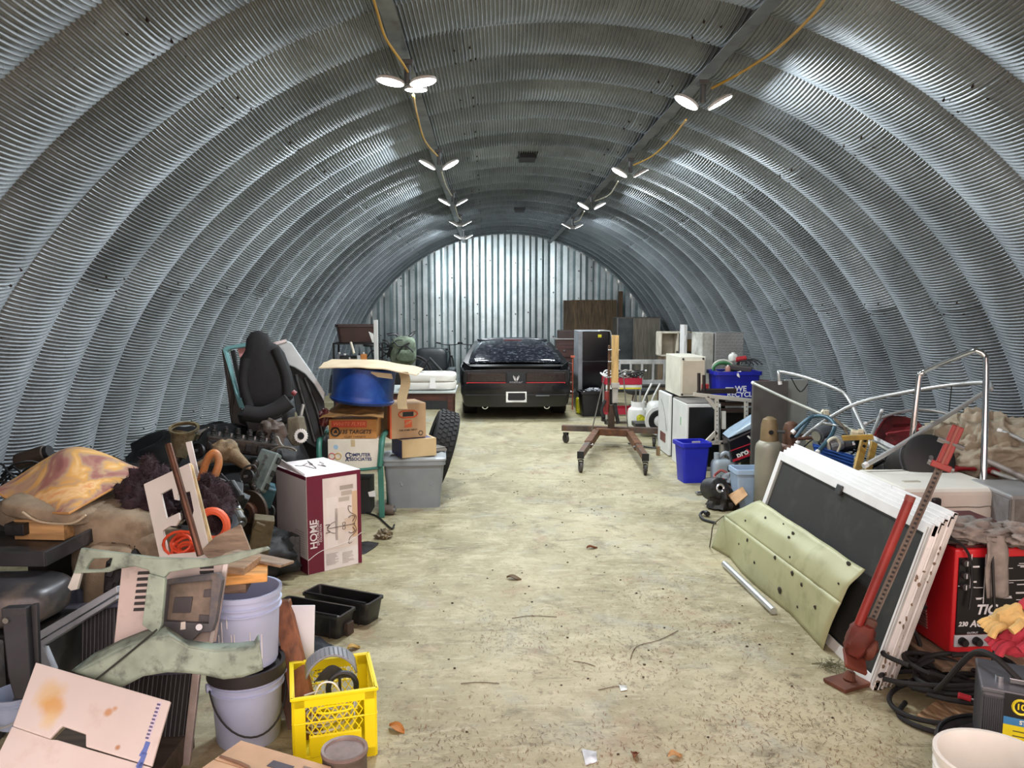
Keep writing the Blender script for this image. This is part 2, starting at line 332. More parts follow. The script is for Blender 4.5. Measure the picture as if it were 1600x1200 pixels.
cord([W(966, 283, 8.2), W(952, 304, 9.4), W(930, 314, 10.6)], .0075, mat('#b9b39a', .5), 'pale cord drooping between the second and third right lamps')
cord([W(913, 330, 10.8), W(905, 344, 12.2), W(897, 347, 13.1)], .0075, mat('#b9b39a', .5), 'pale cord between the third and last right lamps')
# ------------------------------------------------------------ shared builders
def carton(name, label, cat, loc, rz, d, material, tape=None, bev=.004, group=None, flaps=True):
    """closed cardboard box, base centre at loc, d = width, depth, height"""
    t = thing(name, label, cat, loc, rz, group=group); w, dp, h = d
    m = M(); m.box((0, 0, h/2), (w, dp, h)); part('carton_body', m, material, t, bev=bev)
    if flaps:
        for s in (-1, 1): m = M(); m.box((0, s*dp*.2525, h+.002), (w*.995, dp*.485, .004)); part('flap', m, material, t, bev=.001)
    if tape: m = M(); m.box((0, 0, h+.0052), (.05, dp*1.0, .0012)); m.box((0, -dp/2-.0008, h*.9), (.05, .0012, h*.2)); part('tape', m, tape, t)
    return t
def bucket(label, loc, r, h, material, rim, rz=0, handle=True, lid=None, hmat=None, name='plastic_bucket', open_in=None):
    t = thing(name, label, 'bucket', loc, rz); r0 = r*.86
    prof = [(0, .006), (r0*.97, .006), (r0, 0), (r0+.004, .01), (r*.97, h*.74), (r*1.04, h*.745), (r*1.04, h*.76), (r*.985, h*.77), (r*.99, h*.83), (r*1.05, h*.835), (r*1.05, h*.85), (r, h*.86), (r, h*.93), (r*1.06, h*.94), (r*1.06, h), (r*.98, h), (r*.96, h*.9), (r0*.95, .02), (0, .02)]
    m = M(); m.lathe(prof, 40); part('bucket_wall', m, material, t, smooth=True)
    if lid: m = M(); m.lathe([(0, h-.004), (r*.95, h-.004), (r*.97, h+.016), (r*1.08, h+.018), (r*1.1, h-.03), (r*1.06, h-.032), (r*1.05, h)], 40); part('lid', m, lid, t, smooth=True)
    if handle:
        m = M(); m.tube([(r*1.05*cos(a), -r*1.07*sin(a)-.01, h*.8-h*.55*sin(a)) for a in [PI*i/10 for i in range(11)]], .004, 6, 2); hb = part('handle', m, hmat or BLACK, t, smooth=True)
        for s in (-1, 1): m = M(); m.cyl((s*r*.98, 0, h*.8), (s*(r*1.05+.01), 0, h*.8), .018, n=12); part('lug', m, material, hb)
    return t
def tote(name, label, loc, rz, d, material, cat='bin', taper=.84, rim=.02, lid=None, ribs=4):
    """open tapered bin"""
    t = thing(name, label, cat, loc, rz); w, dp, h = d; th = .006
    def rect(k, z, ins=0):
        x, y, c = w/2*k-ins, dp/2*k-ins, min(w, dp)*.10; o = []
        for sx, sy, a0 in ((1, 1, 0), (-1, 1, 1), (-1, -1, 2), (1, -1, 3)):
            for i in range(5): a = (a0+i/4)*PI/2; o.append(Vector((sx*(x-c)+c*cos(a), sy*(y-c)+c*sin(a), z)))
        return o
    m = M(); m.ring([rect(taper, 0), rect(1, h-.045), rect(1, h-.04, -rim), rect(1, h, -rim), rect(1, h, th), rect(taper, th, th)]); part('bin_wall', m, material, t, smooth=True)
    for i in range(ribs):
        x = (i+.5)/ribs-.5
        m = M()
        for s in (-1,): m.box((x*w*.75, s*dp/2*(taper+1)/2*1.0, h*.5), (.02, .012, h*.8), (s*math.atan((1-taper)*dp/2/h)*-1*-1, 0, 0))
        part('rib', m, material, t, bev=.003)
    if lid:
        m = M(); m.ring([rect(1, h+.001, -rim-.006), rect(1, h+.016, -rim-.006), rect(1, h+.03, .02), rect(1, h+.02, .05)]); part('lid', m, lid, t, smooth=True)
    return t
def caster(parent, loc, r=.06, yaw=0, w=.03):
    c, s = cos(yaw), sin(yaw); ax = Vector((c, s, 0)); fw = Vector((-s, c, 0)); p = Vector(loc)
    m = M(); m.cyl(p+Vector((0, 0, r))-ax*w/2, p+Vector((0, 0, r))+ax*w/2, r, n=20); o = part('caster_wheel', m, mat('#55504a', .6, dirt='#2a2623'), parent, bev=.004)
    m = M(); m.cyl(p+Vector((0, 0, r))-ax*(w/2+.006), p+Vector((0, 0, r))+ax*(w/2+.006), r*.35, n=12); part('hub', m, STEEL, o)
    m = M()
    for k in (-1, 1): q = p+ax*k*(w/2+.008); m.slab([q+fw*(-.018), q+Vector((0, 0, r-.02))-fw*.02, q+Vector((0, 0, r-.02))+fw*.02, q+fw*.025+Vector((0, 0, r*2+.012)), q-fw*.025+Vector((0, 0, r*2+.012))], .003, ax) if 0 else m.slab([q+Vector((0, 0, r-.02))-fw*.015, q+Vector((0, 0, r-.02))+fw*.015, q+fw*.03+Vector((0, 0, r*2+.014)), q-fw*.03+Vector((0, 0, r*2+.014))], .003, ax)
    m.box(p+Vector((0, 0, r*2+.016)), (w+.03, .06, .006), (0, 0, yaw)); part('fork', m, IRON, o)
    return o
def poly(px, o, n): return [PP(x, y, o, n) for x, y in px]
def tubes(name, label, cat, pts, r, material, sub=5, group=None, clamps=(), n=10):
    pts = [Vector(p) for p in pts]; t = thing(name, label, cat, pts[0], group=group); m = M(); m.tube(pts, r, n, sub); part('tube', m, material, t, smooth=True, world=True)
    for e, nx in ((pts[0], pts[1]), (pts[-1], pts[-2])):
        d = (nx-e).normalized(); m = M(); m.cyl(e-d*.004, e+d*.025, r*1.18, n=n); part('end_cap', m, WHPL, t, world=True)
    return t
def plank(name, label, c, d, rot, material, cat='board', bev=.003):
    t = M(); t.box((0, 0, 0), d, rot); t.v = [v+Vector(c) for v in t.v]
    return solo(name, t, material, label, cat, bev=bev)
def wheel(parent, name, c, ax, r, w, rimmat, tread=True, n=36, rr=.62):
    """tyre with tread blocks and rim, axle direction ax"""
    ax = Vector(ax).normalized(); q = ax.to_track_quat('Z', 'Y').to_matrix().to_4x4(); q.translation = Vector(c)
    m = M(); m.lathe([(r*rr, -w*.42), (r*.82, -w*.5), (r*.95, -w*.46), (r, -w*.34), (r, w*.34), (r*.95, w*.46), (r*.82, w*.5), (r*rr, w*.42)], n, q, cap=False)
    o = part('tyre', m, RUBBER, parent, smooth=True, world=True)
    if tread:
        m = M()
        for i in range(n):
            for k in (-1.5, -.5, .5, 1.5):
                a = 2*PI*(i+.5*(int(k+1.5) % 2))/n; mm = Matrix.Rotation(a, 4, 'Z'); m.T = q @ mm; m.box((r+.004, 0, k*w*.19), (.012, 2*PI*r/n*.66, w*.15), (.35*(1 if k > 0 else -1), 0, 0))
        part('tread_blocks', m, RUBBER, o, world=True, kind='stuff')
    m = M(); m.lathe([(r*rr*1.02, -w*.4), (r*rr*.93, -w*.36), (r*rr*.85, -w*.1), (r*.2, -w*.02), (r*.16, -w*.1), (0, -w*.1)], n, q); part('wheel_disc', m, rimmat, parent, smooth=True, world=True)
    return o
def cut_box(p, q, x): return p+(q-p)*x

# ------------------------------------------------------------ left foreground
# front white appliance panel with a notch
n0 = (W(58, 1037, 2.72)); n1 = W(268, 1098, 2.6); low = W(0, 1165, 2.5); nrm = (n1-n0).cross(low-n0).normalized()
if nrm.y > 0: nrm = -nrm
t = thing('appliance_sheet', 'large dirty white panel with a rust stain and notch, foreground bottom left', 'panel', G(120, 1195))
PANW = mat('#e2dad6', .5, var=.05, scale=3, dirt='#cdbfb4', damt=.38, dscale=6)
up = poly([(58, 1037), (268, 1098), (239, 1199), (136, 1168), (136, 1149), (99, 1136), (80, 1156), (22, 1136)], n0, nrm)
m = M(); m.slab(up, .012, nrm); part('upper_panel', m, PANW, t, bev=.003, world=True)
dn = poly([(21, 1137), (80, 1157), (92, 1158), (136, 1171), (239, 1201), (205, 1330), (-55, 1290)], n0-nrm*.006, nrm)
m = M(); m.slab(dn, .012, nrm); part('lower_panel', m, PANW, t, bev=.003, world=True)
def stripe(px, th, hexc, name='stripe', par=t, o=n0, n=nrm, off=.0122): m = M(); m.slab(poly(px, Vector(o)+n*off, n), th, n); return part(name, m, mat(hexc, .5, var=.05), par, world=True)
stripe([(248, 1097), (253, 1098), (233, 1157), (227, 1155)], .0008, '#c9c2d4')
for k in range(10): f = k/10; stripe([(246-20*f, 1099+58*f), (251-20*f, 1100+58*f), (250-20*f, 1103+58*f), (245-20*f, 1102+58*f)], .0012, '#5f5a7c')
for k, (x, y) in enumerate([(230, 1158), (225, 1175), (219, 1190)]): stripe([(x-2, y), (x+5, y+2), (x-4, y+26), (x-13, y+23), (x-6, y+11)], .0012, '#5f74b8', 'mountain_print')
def stain_material(base, spots):
    m = mat(base, .5, var=.05, scale=3.1, dirt='#bdb0a6', damt=.36, dscale=6.2); nt = m.node_tree; N, L = nt.nodes, nt.links; b = N['Principled BSDF']; out = b.inputs['Base Color'].links[0].from_socket
    ge = N.new('ShaderNodeNewGeometry'); n = N.new('ShaderNodeTexNoise'); n.inputs['Scale'].default_value = 14; n.inputs['Detail'].default_value = 8; L.new(ge.outputs['Position'], n.inputs['Vector'])
    for c, r, hexc, fac in spots:
        d = N.new('ShaderNodeVectorMath'); d.operation = 'DISTANCE'; d.inputs[1].default_value = c; L.new(ge.outputs['Position'], d.inputs[0])
        q = N.new('ShaderNodeMath'); q.operation = 'MULTIPLY_ADD'; L.new(n.outputs['Fac'], q.inputs[0]); q.inputs[1].default_value = r*1.5; L.new(d.outputs['Value'], q.inputs[2])
        mr = N.new('ShaderNodeMapRange'); mr.inputs[1].default_value = r*1.15; mr.inputs[2].default_value = r*1.85; mr.inputs[3].default_value = fac; mr.inputs[4].default_value = 0; L.new(q.outputs[0], mr.inputs[0])
        x = N.new('ShaderNodeMix'); x.data_type = 'RGBA'; x.inputs[7].default_value = lin(hexc); L.new(mr.outputs[0], x.inputs[0]); L.new(out, x.inputs[6]); out = x.outputs[2]
    L.new(out, b.inputs['Base Color']); return m
_sp = lambda x, y: tuple(PP(x, y, n0+nrm*.012, nrm))
_sm = stain_material('#cdc4c0', [(_sp(77, 1085), .055, '#c9ad7c', .75), (_sp(82, 1105), .05, '#c99a55', .8), (_sp(75, 1125), .035, '#d2b98a', .7), (_sp(170, 1112), .016, '#b98a62', .9), (_sp(180, 1107), .012, '#b98a62', .8), (_sp(184, 1168), .009, '#a8784f', .9)])
for _o in bpy.data.objects:
    if _o.name.startswith(('upper_panel', 'lower_panel')): _o.data.materials[0] = _sm
# radiator core standing behind
def radiator(label, quad, Y, fins, slant, rails=True):
    o = W(*quad[0], Y); nr = Vector(slant).normalized(); P4 = poly(quad, o, nr)
    t = thing('radiator', label, 'radiator', (P4[2]+P4[3])/2)
    if nr.y > 0: nr = -nr
    m = M(); m.slab(P4, .012, nr); part('core_back', m, DBLACK, t, world=True)
    for i in range(fins):
        f = (i+.5)/fins; a, b = P4[0].lerp(P4[1], f), P4[3].lerp(P4[2], f); w = (P4[1]-P4[0]).normalized()*.0016
        m = M(); m.slab([a-w, a+w, b+w, b-w], .017, nr); part('fin', m, mat('#6d6e75', .4, .7, var=.3, objvar=.25), t, world=True)
    for a, b, c, d in ((P4[0], P4[1], P4[3], P4[2]), (P4[3], P4[2], P4[0], P4[1])):
        e = (c-a).normalized()*.028; f = (d-b).normalized()*.028; m = M(); m.slab([a-e, b-f, b, a], .035, nr); part('tank', m, mat('#56586a', .45, .5), t, bev=.006, world=True)
    if rails:
        for a, b, s in ((P4[1], P4[2], 1), (P4[0], P4[3], -1)):
            w = (P4[1]-P4[0]).normalized()*.03*s; m = M(); m.slab([a, a+w, b+w, b], .025, nr); part('side_rail', m, mat('#b3a7a3', .45, .4, dirt='#8a7d72'), t, bev=.003, world=True)
    return t
radiator('black car radiator core with thin upright fins, leaning behind the green fender', [(131, 952), (228, 946), (226, 1120), (128, 1130)], 3.3, 16, (-.1, -1, .25), rails=False)
radiator('lower radiator core with a pale metal side rail, right of the white panel', [(196, 1055), (303, 1050), (285, 1210), (178, 1215)], 2.95, 15, (.05, -1, .25))
# louvred pale metal panel behind
o = W(195, 885, 2.92); nr = Vector((0, -1, .2)).normalized()
t = thing('louvred_sheet', 'pale beige metal panel with stamped slots behind the green fender', 'panel', W(260, 1060, 2.85))
m = M(); LP = mat('#b8aca8', .5, .25, var=.1, dirt='#8d8078', damt=.4); m.slab(poly([(192, 884), (358, 878), (338, 1002), (180, 1005)], o, nr), .008, nr); part('sheet', m, LP, t, world=True)
for k in range(7): y = 893+k*9.5; m = M(); m.slab(poly([(216-k*1.1, y), (238-k, y-1), (238-k, y+4), (215-k*1.1, y+5)], o+nr*.008, nr), .003, nr); part('slot', m, mat('#2b2a2c', .7), t, bev=.001, world=True)
m = M(); m.slab(poly([(351, 878), (358, 878), (334, 1003), (328, 1003)], o+nr*.008, nr), .01, nr); part('folded_edge', m, mat('#d3cdcb', .4, .3), t, world=True)
for y0 in (884, 892): m = M(); m.slab(poly([(312, y0), (334, y0-1), (334, y0+4), (313, y0+5)], o+nr*.008, nr), .003, nr); part('slot', m, mat('#2b2a2c', .7), t, world=True)

# primer green car fender
FEND = mat('#94a597', .55, .1, var=.28, scale=7, bump=.15, bscale=20, dirt='#3d4542', damt=.40, dscale=11)
t = thing('car_fender', 'grey green primered car fender with a triangular opening and a curved arch', 'fender', W(240, 1060, 2.78))
nr = Vector((-.12, -1, .18)).normalized(); o = W(240, 900, 2.80)
m = M(); m.slab([poly([(131, 855), (178, 861), (250, 870), (330, 872), (420, 853), (424, 858), (360, 880), (300, 888), (268, 893), (258, 905), (244, 907), (236, 890), (214, 884), (188, 888), (175, 893), (119, 895)], o, nr), poly([(143, 880), (150, 872), (180, 871), (176, 884), (160, 889), (138, 889)], o, nr)], .02, nr); part('upper_rail', m, FEND, t, bev=.005, world=True)
m = M(); m.slab(poly([(236, 895), (262, 902), (256, 975), (248, 990), (226, 975)], o+nr*.012, nr), .018, nr); part('neck', m, FEND, t, bev=.004, world=True)
m = M(); m.slab(poly([(119, 893), (131, 894), (124, 920), (114, 922), (109, 917)], o-nr*.004, nr), .014, nr); part('mounting_tab', m, mat('#b9bbb6', .4, .5), t, bev=.002, world=True)
oA = W(240, 1000, 2.72)
top = [(112, 1048), (150, 1020), (190, 1000), (228, 985), (258, 978), (290, 1000), (330, 1006), (372, 1005), (398, 1002), (404, 992)]; bot = [(190, 1074), (205, 1068), (222, 1055), (252, 1050), (285, 1051), (310, 1054), (345, 1062), (378, 1058), (405, 1052), (409, 1046)]
bot = [(150, 1062), (190, 1074), (225, 1056), (262, 1050), (290, 1051), (318, 1054), (350, 1061), (378, 1058), (402, 1050), (411, 1046)]
def ff(u, v, off):
    k = u*(len(top)-1); i = min(int(k), len(top)-2); f = k-i; a = [top[i][j]*(1-f)+top[i+1][j]*f for j in (0, 1)]; b = [bot[i][j]*(1-f)+bot[i+1][j]*f for j in (0, 1)]
    return PP(a[0]*(1-v)+b[0]*v, a[1]*(1-v)+b[1]*v, oA+nr*(off+.02*u), nr)
m = M(); m.grid(lambda u, v: ff(u, .2+.8*v, .02-.012*v*v+.004*sin(u*9+v*3)), 45, 8); part('wheel_arch', m, FEND, t, smooth=True, solid=.005, world=True)
m = M(); m.grid(lambda u, v: ff(u, .2*v, -.05+.07*v), 45, 3); part('arch_flange', m, FEND, t, smooth=True, solid=.005, world=True)
m = M(); m.tube([PP(x, y, oA+nr*.034, nr) for x, y in ((150, 1062), (190, 1030), (226, 1000), (245, 984))], .004, 6, 4); part('crease_seam', m, mat('#2b2f2c', .7), t, world=True)
# black lamp carrier inside the fender
t = thing('headlamp_carrier', 'dark dirty plastic headlamp carrier with a square recess, hung on the fender', 'carrier', W(305, 1010, 2.85))
o = W(300, 940, 2.87); PL = mat('#55555a', .6, var=.25, dirt='#8b7c6c', damt=.4)
m = M(); m.slab([poly([(262, 905), (345, 893), (352, 905), (342, 968), (336, 985), (318, 986), (300, 1003), (255, 985), (258, 972)], o, nr), poly([(268, 912), (336, 905), (331, 972), (262, 968)], o, nr)], .03, nr); part('frame', m, PL, t, bev=.004, world=True)
m = M(); m.slab(poly([(266, 910), (338, 903), (333, 974), (260, 970)], o-nr*.004, nr), .006, nr); part('recess_plate', m, mat('#8f8173', .7, var=.3, dirt='#5d554c'), t, world=True)
for q in ([(274, 933), (302, 932), (298, 957), (270, 957)], [(320, 921), (335, 920), (334, 932), (318, 933)], [(312, 960), (330, 961), (329, 971), (311, 970)]): m = M(); m.slab(poly(q, o+nr*.003, nr), .006, nr); part('raised_pad', m, mat('#4b484b', .6, var=.3), t, bev=.002, world=True)
m = M(); m.slab(poly([(283, 972), (290, 971), (290, 983), (282, 984)], o+nr*.031, nr), .002, nr); part('paper_sticker', m, mat('#ddd9d0', .7), t, world=True)
m = M(); m.cyl(PP(311, 980, o, nr), PP(311, 980, o+nr*.045, nr), .012, n=14); part('bolt_boss', m, STEEL, t, world=True)

# aluminium window frame + blue bin behind
t = thing('aluminium_casement', 'white aluminium window frame leaning at the far left', 'frame', W(60, 1050, 3.3))
o = W(60, 1005, 3.3); nr = Vector((-.3, -1, .2)).normalized(); FR = mat('#aab2bb', .4, .35, var=.1, dirt='#7d8288', damt=.4)
for q in ([(42, 1001), (190, 914), (192, 924), (54, 1008)], [(42, 1001), (54, 999), (64, 1046), (54, 1052)], [(57, 1004), (72, 998), (92, 1044), (76, 1050)], [(60, 1006), (190, 928), (192, 934), (70, 1010)]):
    m = M(); m.slab(poly(q, o, nr), .03, nr); part('frame_bar', m, FR, t, bev=.003, world=True)
tote('storage_bin', 'pale blue grey plastic bin behind the black radiator', G(112, 1052)+Vector((0, .25, 0)), .2, (.24, .24, .3), mat('#9aa6c0', .5, var=.1), ribs=2)
bucket('small blue grey pail with a wire handle at the left edge', G(5, 1150, .1)+Vector((0, .1, 0)), .085, .13, mat('#93a2bb', .5, var=.12), None, hmat=ALU, rz=-.2)
m = M(); m.box((-1.93, 2.78, .05), (.5, .4, .1)); solo('wooden_crate', m, wood('#4a4038', 0), 'dark wooden box the small pail stands on', 'crate', bev=.004)

# five-gallon buckets, stacked, with wood on top
PAIL = mat('#b3bedd', .42, var=.07, dirt='#d9d6da', damt=.3, dscale=7)
bl = W(382, 1100, 2.93); bx, by = W(384, 1000, 3.06).x, 3.06
bucket('lower lavender plastic bucket with a black lid and handle, under another bucket', (bx+.0, by, 0), .142, .305, PAIL, None, rz=.5, lid=mat('#2a2729', .5))
t = bucket('upper lavender plastic bucket with drips, stacked on the lidded bucket', (bx, by+.005, .325), .139, .305, PAIL, None, handle=False)
for k in range(7):
    a = -PI/2+R.uniform(-.7, .9); m = M(); zz = R.uniform(.12, .24); rr = .121+.018*zz/.305+.002
    m.tube([(rr*cos(a), rr*sin(a), zz), (rr*.985*cos(a), rr*.985*sin(a), zz-R.uniform(.04, .11))], .002, 5); part('paint_drip', m, mat('#eceaea', .4), t)
m = M(); a = -PI/2-.62; T = fr((.129*cos(a), .129*sin(a), .09), (-sin(a), cos(a), 0), (0, 0, 1)); m.T = T; m.box((0, 0, .001), (.06, .05, .002)); lab = part('print_label', m, mat('#aab5d0', .5), t)
for k in range(5): m = M(); m.T = T; m.box((0, .018-k*.009, .0025), (.045, .0025, .001)); part('print_line', m, mat('#4a4f66', .6), lab)
zt = .632
plank('wood_block', 'dirty grey wood block, bottom piece on the bucket stack', (bx-.06, by-.02, zt+.02), (.17, .12, .036), (0, 0, .1), wood('#7c6755', 0, dirt='#4a3f36'))
plank('wood_block', 'fresh orange pine block in the middle of the wood on the buckets', (bx-.015, by-.01, zt+.057), (.22, .13, .036), (.02, .0, .25), wood('#d8a05a', 0))
plank('wood_block', 'weathered tan wedge block on top of the pine block', (bx-.04, by+.02, zt+.092), (.16, .14, .032), (.05, .02, -.2), wood('#a68b6e', 0, dirt='#7d6a56'))
plank('thin_board', 'thin broken tan board lying across the wood pile on the buckets', (bx+.03, by+.11, zt+.085), (.28, .1, .012), (-.12, .08, -.35), wood('#94806a', 0, dirt='#6b5a4c'))
plank('white_board', 'white sheet of board standing behind the bucket stack', (bx+.13, by+.16, .24), (.21, .012, .48), (-.16, .02, .05), mat('#dfe2ea', .5, var=.04))
pa, pb = W(440, 945, 3.25), W(482, 1060, 3.02)
m = M(); m.slab([pa+Vector((-.04, 0, .01)), pa+Vector((.03, .0, .015)), Vector((-1.17, 2.99, .0)), Vector((-1.27, 2.99, .0))], .03, (.1, 1, .1)); solo('wood_plank', m, wood('#8a5636', 2, .45), 'reddish brown varnished plank leaning right of the buckets', 'board', bev=.003)
m = M(); m.slab([pa+Vector((-.09, .02, -.06)), pa+Vector((-.045, .02, -.05)), Vector((-1.24, 3.1, .0)), Vector((-1.34, 3.1, .0))], .03, (.1, 1, .1)); solo('wood_plank', m, wood('#5c3f31', 2, .5), 'darker brown plank behind the reddish plank', 'board', bev=.003)
# black window box planters
def planter(label, loc, rz):
    t = thing('planter_box', label, 'planter', loc, rz); w, d, h = .46, .17, .13; th = .005
    def rc(x, y, z, c=.02): return [Vector((sx*(x-c)+c*cos((a0+i/3)*PI/2), sy*(y-c)+c*sin((a0+i/3)*PI/2), z)) for sx, sy, a0 in ((1, 1, 0), (-1, 1, 1), (-1, -1, 2), (1, -1, 3)) for i in range(4)]
    m = M(); m.ring([rc(w/2-.025, d/2-.02, 0), rc(w/2-.008, d/2-.006, h-.016), rc(w/2, d/2, h-.014), rc(w/2, d/2, h), rc(w/2-.014, d/2-.014, h), rc(w/2-.034, d/2-.03, .008)]); part('planter_wall', m, mat('#1c1d1e', .35, var=.4, dirt='#4d4f48', damt=.36), t, smooth=True)
    for k in range(4): m = M(); m.box((-.165+k*.11, -d/2+.008, h*.45), (.008, .01, h*.8), (-.1, 0, 0)); part('rib', m, BLACK, t)
    m = M(); m.tube([(-w/2+.02, -d/2+.01, h+.004), (w/2-.02, -d/2+.01, h+.004)], .006, 6); part('rim_bead', m, BLACK, t)
    return t
g = G(497, 985); planter('near black plastic window-box planter on the floor by the planks', (g.x-.03, g.y+.02, 0), -.42); planter('far black plastic window-box planter tucked behind the near one', (g.x+.1, g.y+.2, 0), -.45)
g = G(540, 990); t = thing('wired_junction', 'small rusty electrical box with a white cable beside the planters', 'junction box', (g.x, g.y, 0), -.4)
m = M(); m.box((0, 0, .035), (.07, .06, .07)); part('box', m, mat('#5a4a42', .6, .4, dirt='#2f2a27'), t, bev=.004)
m = M(); m.blob((-.06, .0, .05), (.04, .03, .04), .4, 3, 4); part('crumpled_plastic', m, mat('#c9ccd2', .3), t, smooth=True)
m = M(); m.tube([(-.03, -.03, .05), (-.09, -.05, .02), (-.15, -.03, .01), (-.19, .02, .008), (-.1, .01, .012)], .005, 6, 5); part('cable', m, mat('#b9bcc4', .4), t, smooth=True)
# black plastic shards
def shard(label, px, z, hexc, seed, cat='scrap', name='plastic_scrap', th=.006, up=.03):
    pts = [G(*p) for p in px]; c = sum(pts, Vector())/len(pts); m = M()
    ring = [p+Vector((0, 0, z+up*noise.noise(p*6+Vector((seed, 0, 0)))+up*.5)) for p in pts]; b = [p+Vector((0, 0, -th)) for p in ring]
    tp = c+Vector((0, 0, z+up*1.2)); k = len(pts); m.add(ring+b+[tp, tp-Vector((0, 0, th))], [(i, (i+1) % k, 2*k) for i in range(k)]+[(k+(i+1) % k, k+i, 2*k+1) for i in range(k)]+[(i, k+i, k+(i+1) % k, (i+1) % k) for i in range(k)])
    return solo(name, m, mat(hexc, .4, var=.4, scale=14), label, cat)
shard('torn sheet of black plastic on the floor behind the yellow crate', [(474, 1000), (500, 1002), (512, 1012), (532, 1018), (530, 1030), (535, 1046), (505, 1052), (488, 1045), (470, 1020)], .01, '#33363a', 1, name='torn_plastic', cat='plastic')
m = M(); m.tube([G(462, 988, .05), G(484, 1012, .045), G(505, 1036, .03)], .011, 8); solo('rubber_strip', m, BLACK, 'thin black rubber strip lying on the torn plastic', 'strip', smooth=True)
m = M(); m.blob(G(497, 1040, .03), (.03, .02, .012), .5, 3, 9); solo('glass_shard', m, mat('#3f6f66', .2), 'small dark green glass shard near the yellow crate', 'shard')
g = G(445, 905); m = M(); m.box((g.x, g.y+.2, .12), (.1, .14, .24), (0, 0, .3)); m.box((g.x+.01, g.y+.14, .2), (.05, .05, .1), (0, 0, .3)); solo('metal_bracket', m, mat('#6a6d70', .5, .5, dirt='#3a3836'), 'grey metal bracket standing at the corner of the chandelier carton', 'bracket', bev=.004)

# yellow milk crate
YC = mat('#f2df12', .42, var=.06); c0, c1 = W(457.5, 1123, 2.82), W(588, 1108, 2.9)
ang = math.atan2(c1.y-c0.y, c1.x-c0.x); t = thing('milk_crate', 'bright yellow plastic milk crate with lattice sides', 'crate', ((c0.x+c1.x)/2-sin(ang)*.16, (c0.y+c1.y)/2+cos(ang)*.16, 0), ang)
S, H = .155, .28
for k in range(4):
    T = Matrix.Rotation(k*PI/2, 4, 'Z')
    m = M(); m.T = T; m.box((0, -S, H-.022), (2*S, .012, .044)); m.box((0, -S-.006, H-.004), (2*S+.02, .012, .012)); m.box((0, -S, .02), (2*S, .012, .04)); m.box((0, -S-.004, H*.62), (2*S, .008, .006)); side = part('side_band', m, YC, t, bev=.002)
    for s in (-1, 1): m = M(); m.T = T; m.box((s*(S-.022), -S, H/2), (.044, .012, H)); part('corner_post', m, YC, side, bev=.003)
    m = M(); m.T = T; m.box((0, -S-.002, .075), (.2, .012, .09)); part('name_plate', m, YC, side, bev=.006)
    m = M(); m.T = T; m.tube([(.05*cos(a)+(.018 if cos(a) > 0 else -.018), -S, H-.066+.014*sin(a)) for a in [2*PI*i/20 for i in range(20)]], .0045, 6, closed=True); part('handle_loop', m, YC, side, smooth=True)
    m = M(); m.T = T
    zlo, zhi, st = .118, H-.044, .03
    for d in (1, -1):
        for i in range(-8, 9):
            x0 = i*st; h = zhi-zlo; xa, xb = x0-d*h*.33, x0+d*h*.33
            ta, tb = 0, 1; L = S-.044
            for tt in range(1):
                pts = [(xa+(xb-xa)*u, zlo+h*u) for u in [j/10 for j in range(11)] if abs(xa+(xb-xa)*u) <= L]
            if len(pts) > 1: m.tube([(pts[0][0], -S, pts[0][1]), (pts[-1][0], -S, pts[-1][1])], .0026, 4)
    part('lattice', m, YC, side, kind='stuff')
m = M(); m.box((0, 0, .008), (2*S, 2*S, .01)); part('base', m, YC, t)
cx, cy = t.location.x, t.location.y
t = thing('vent_hood', 'grey ribbed plastic vent piece lying in the yellow crate', 'vent', (cx-.015, cy+.05, .27), ang)
m = M(); m.grid(lambda u, v: Vector((-.10+.2*u, .0+.09*(v-.5), .0+.085*sin(PI*u)**.6*(1-.25*v)+.02*v)), 24, 6); part('hood', m, mat('#8d9299', .45, var=.15), t, smooth=True, solid=.008)
for k in range(9): u = .12+k*.09; m = M(); m.tube([(-.10+.2*u, .045*s-.004, .004+.085*sin(PI*u)**.6*(1-.25*(s/2+.5))+.02*(s/2+.5)+.004) for s in (-.9, 0, .9)], .002, 4); part('rib', m, mat('#70757c', .5), t)
m = M(); m.grid(lambda u, v: Vector((-.07+.14*u, -.05-.015*v, -.02+.065*sin(PI*u)*(v)+.01)), 12, 4); part('dark_mouth', m, mat('#333437', .6), t, solid=.004)
t = thing('black_clip', 'black plastic clip ring in the yellow crate', 'clip', (cx+.05, cy-.05, .25), ang)
m = M(); m.tube([(.055*cos(a), 0, .06*sin(a)) for a in [PI*(i/10)*1.15-.2 for i in range(11)]], .011, 8, 2); part('ring', m, BLACK, t, smooth=True); m = M(); m.box((-.01, 0, .02), (.012, .008, .09)); part('bar', m, BLACK, t, bev=.002)
m = M(); m.tube([Vector((cx, cy, 0))+Vector(p) for p in ((-.06, -.11, .10), (-.055, -.11, .2), (-.03, -.1, .285), (.03, -.1, .29), (.06, -.09, .2), (.04, -.09, .1))], .0035, 6, 5); solo('white_cable', m, WHPL, 'thin white cord looped in the yellow crate', 'cord', smooth=True)
m = M()
for k in range(14): a, r = k*1.1, .05+.03*(k % 3); m.v += []; m.tube([Vector((cx-.02+r*cos(a+j*.8), cy-.02+r*sin(a+j*.8), .06+.012*k*.6+.01*j)) for j in range(5)], .004, 5, 3)
solo('tangled_wires', m, mat('#d9d6cc', .5), 'tangle of pale wires at the bottom of the yellow crate', 'wires', smooth=True, kind='stuff')
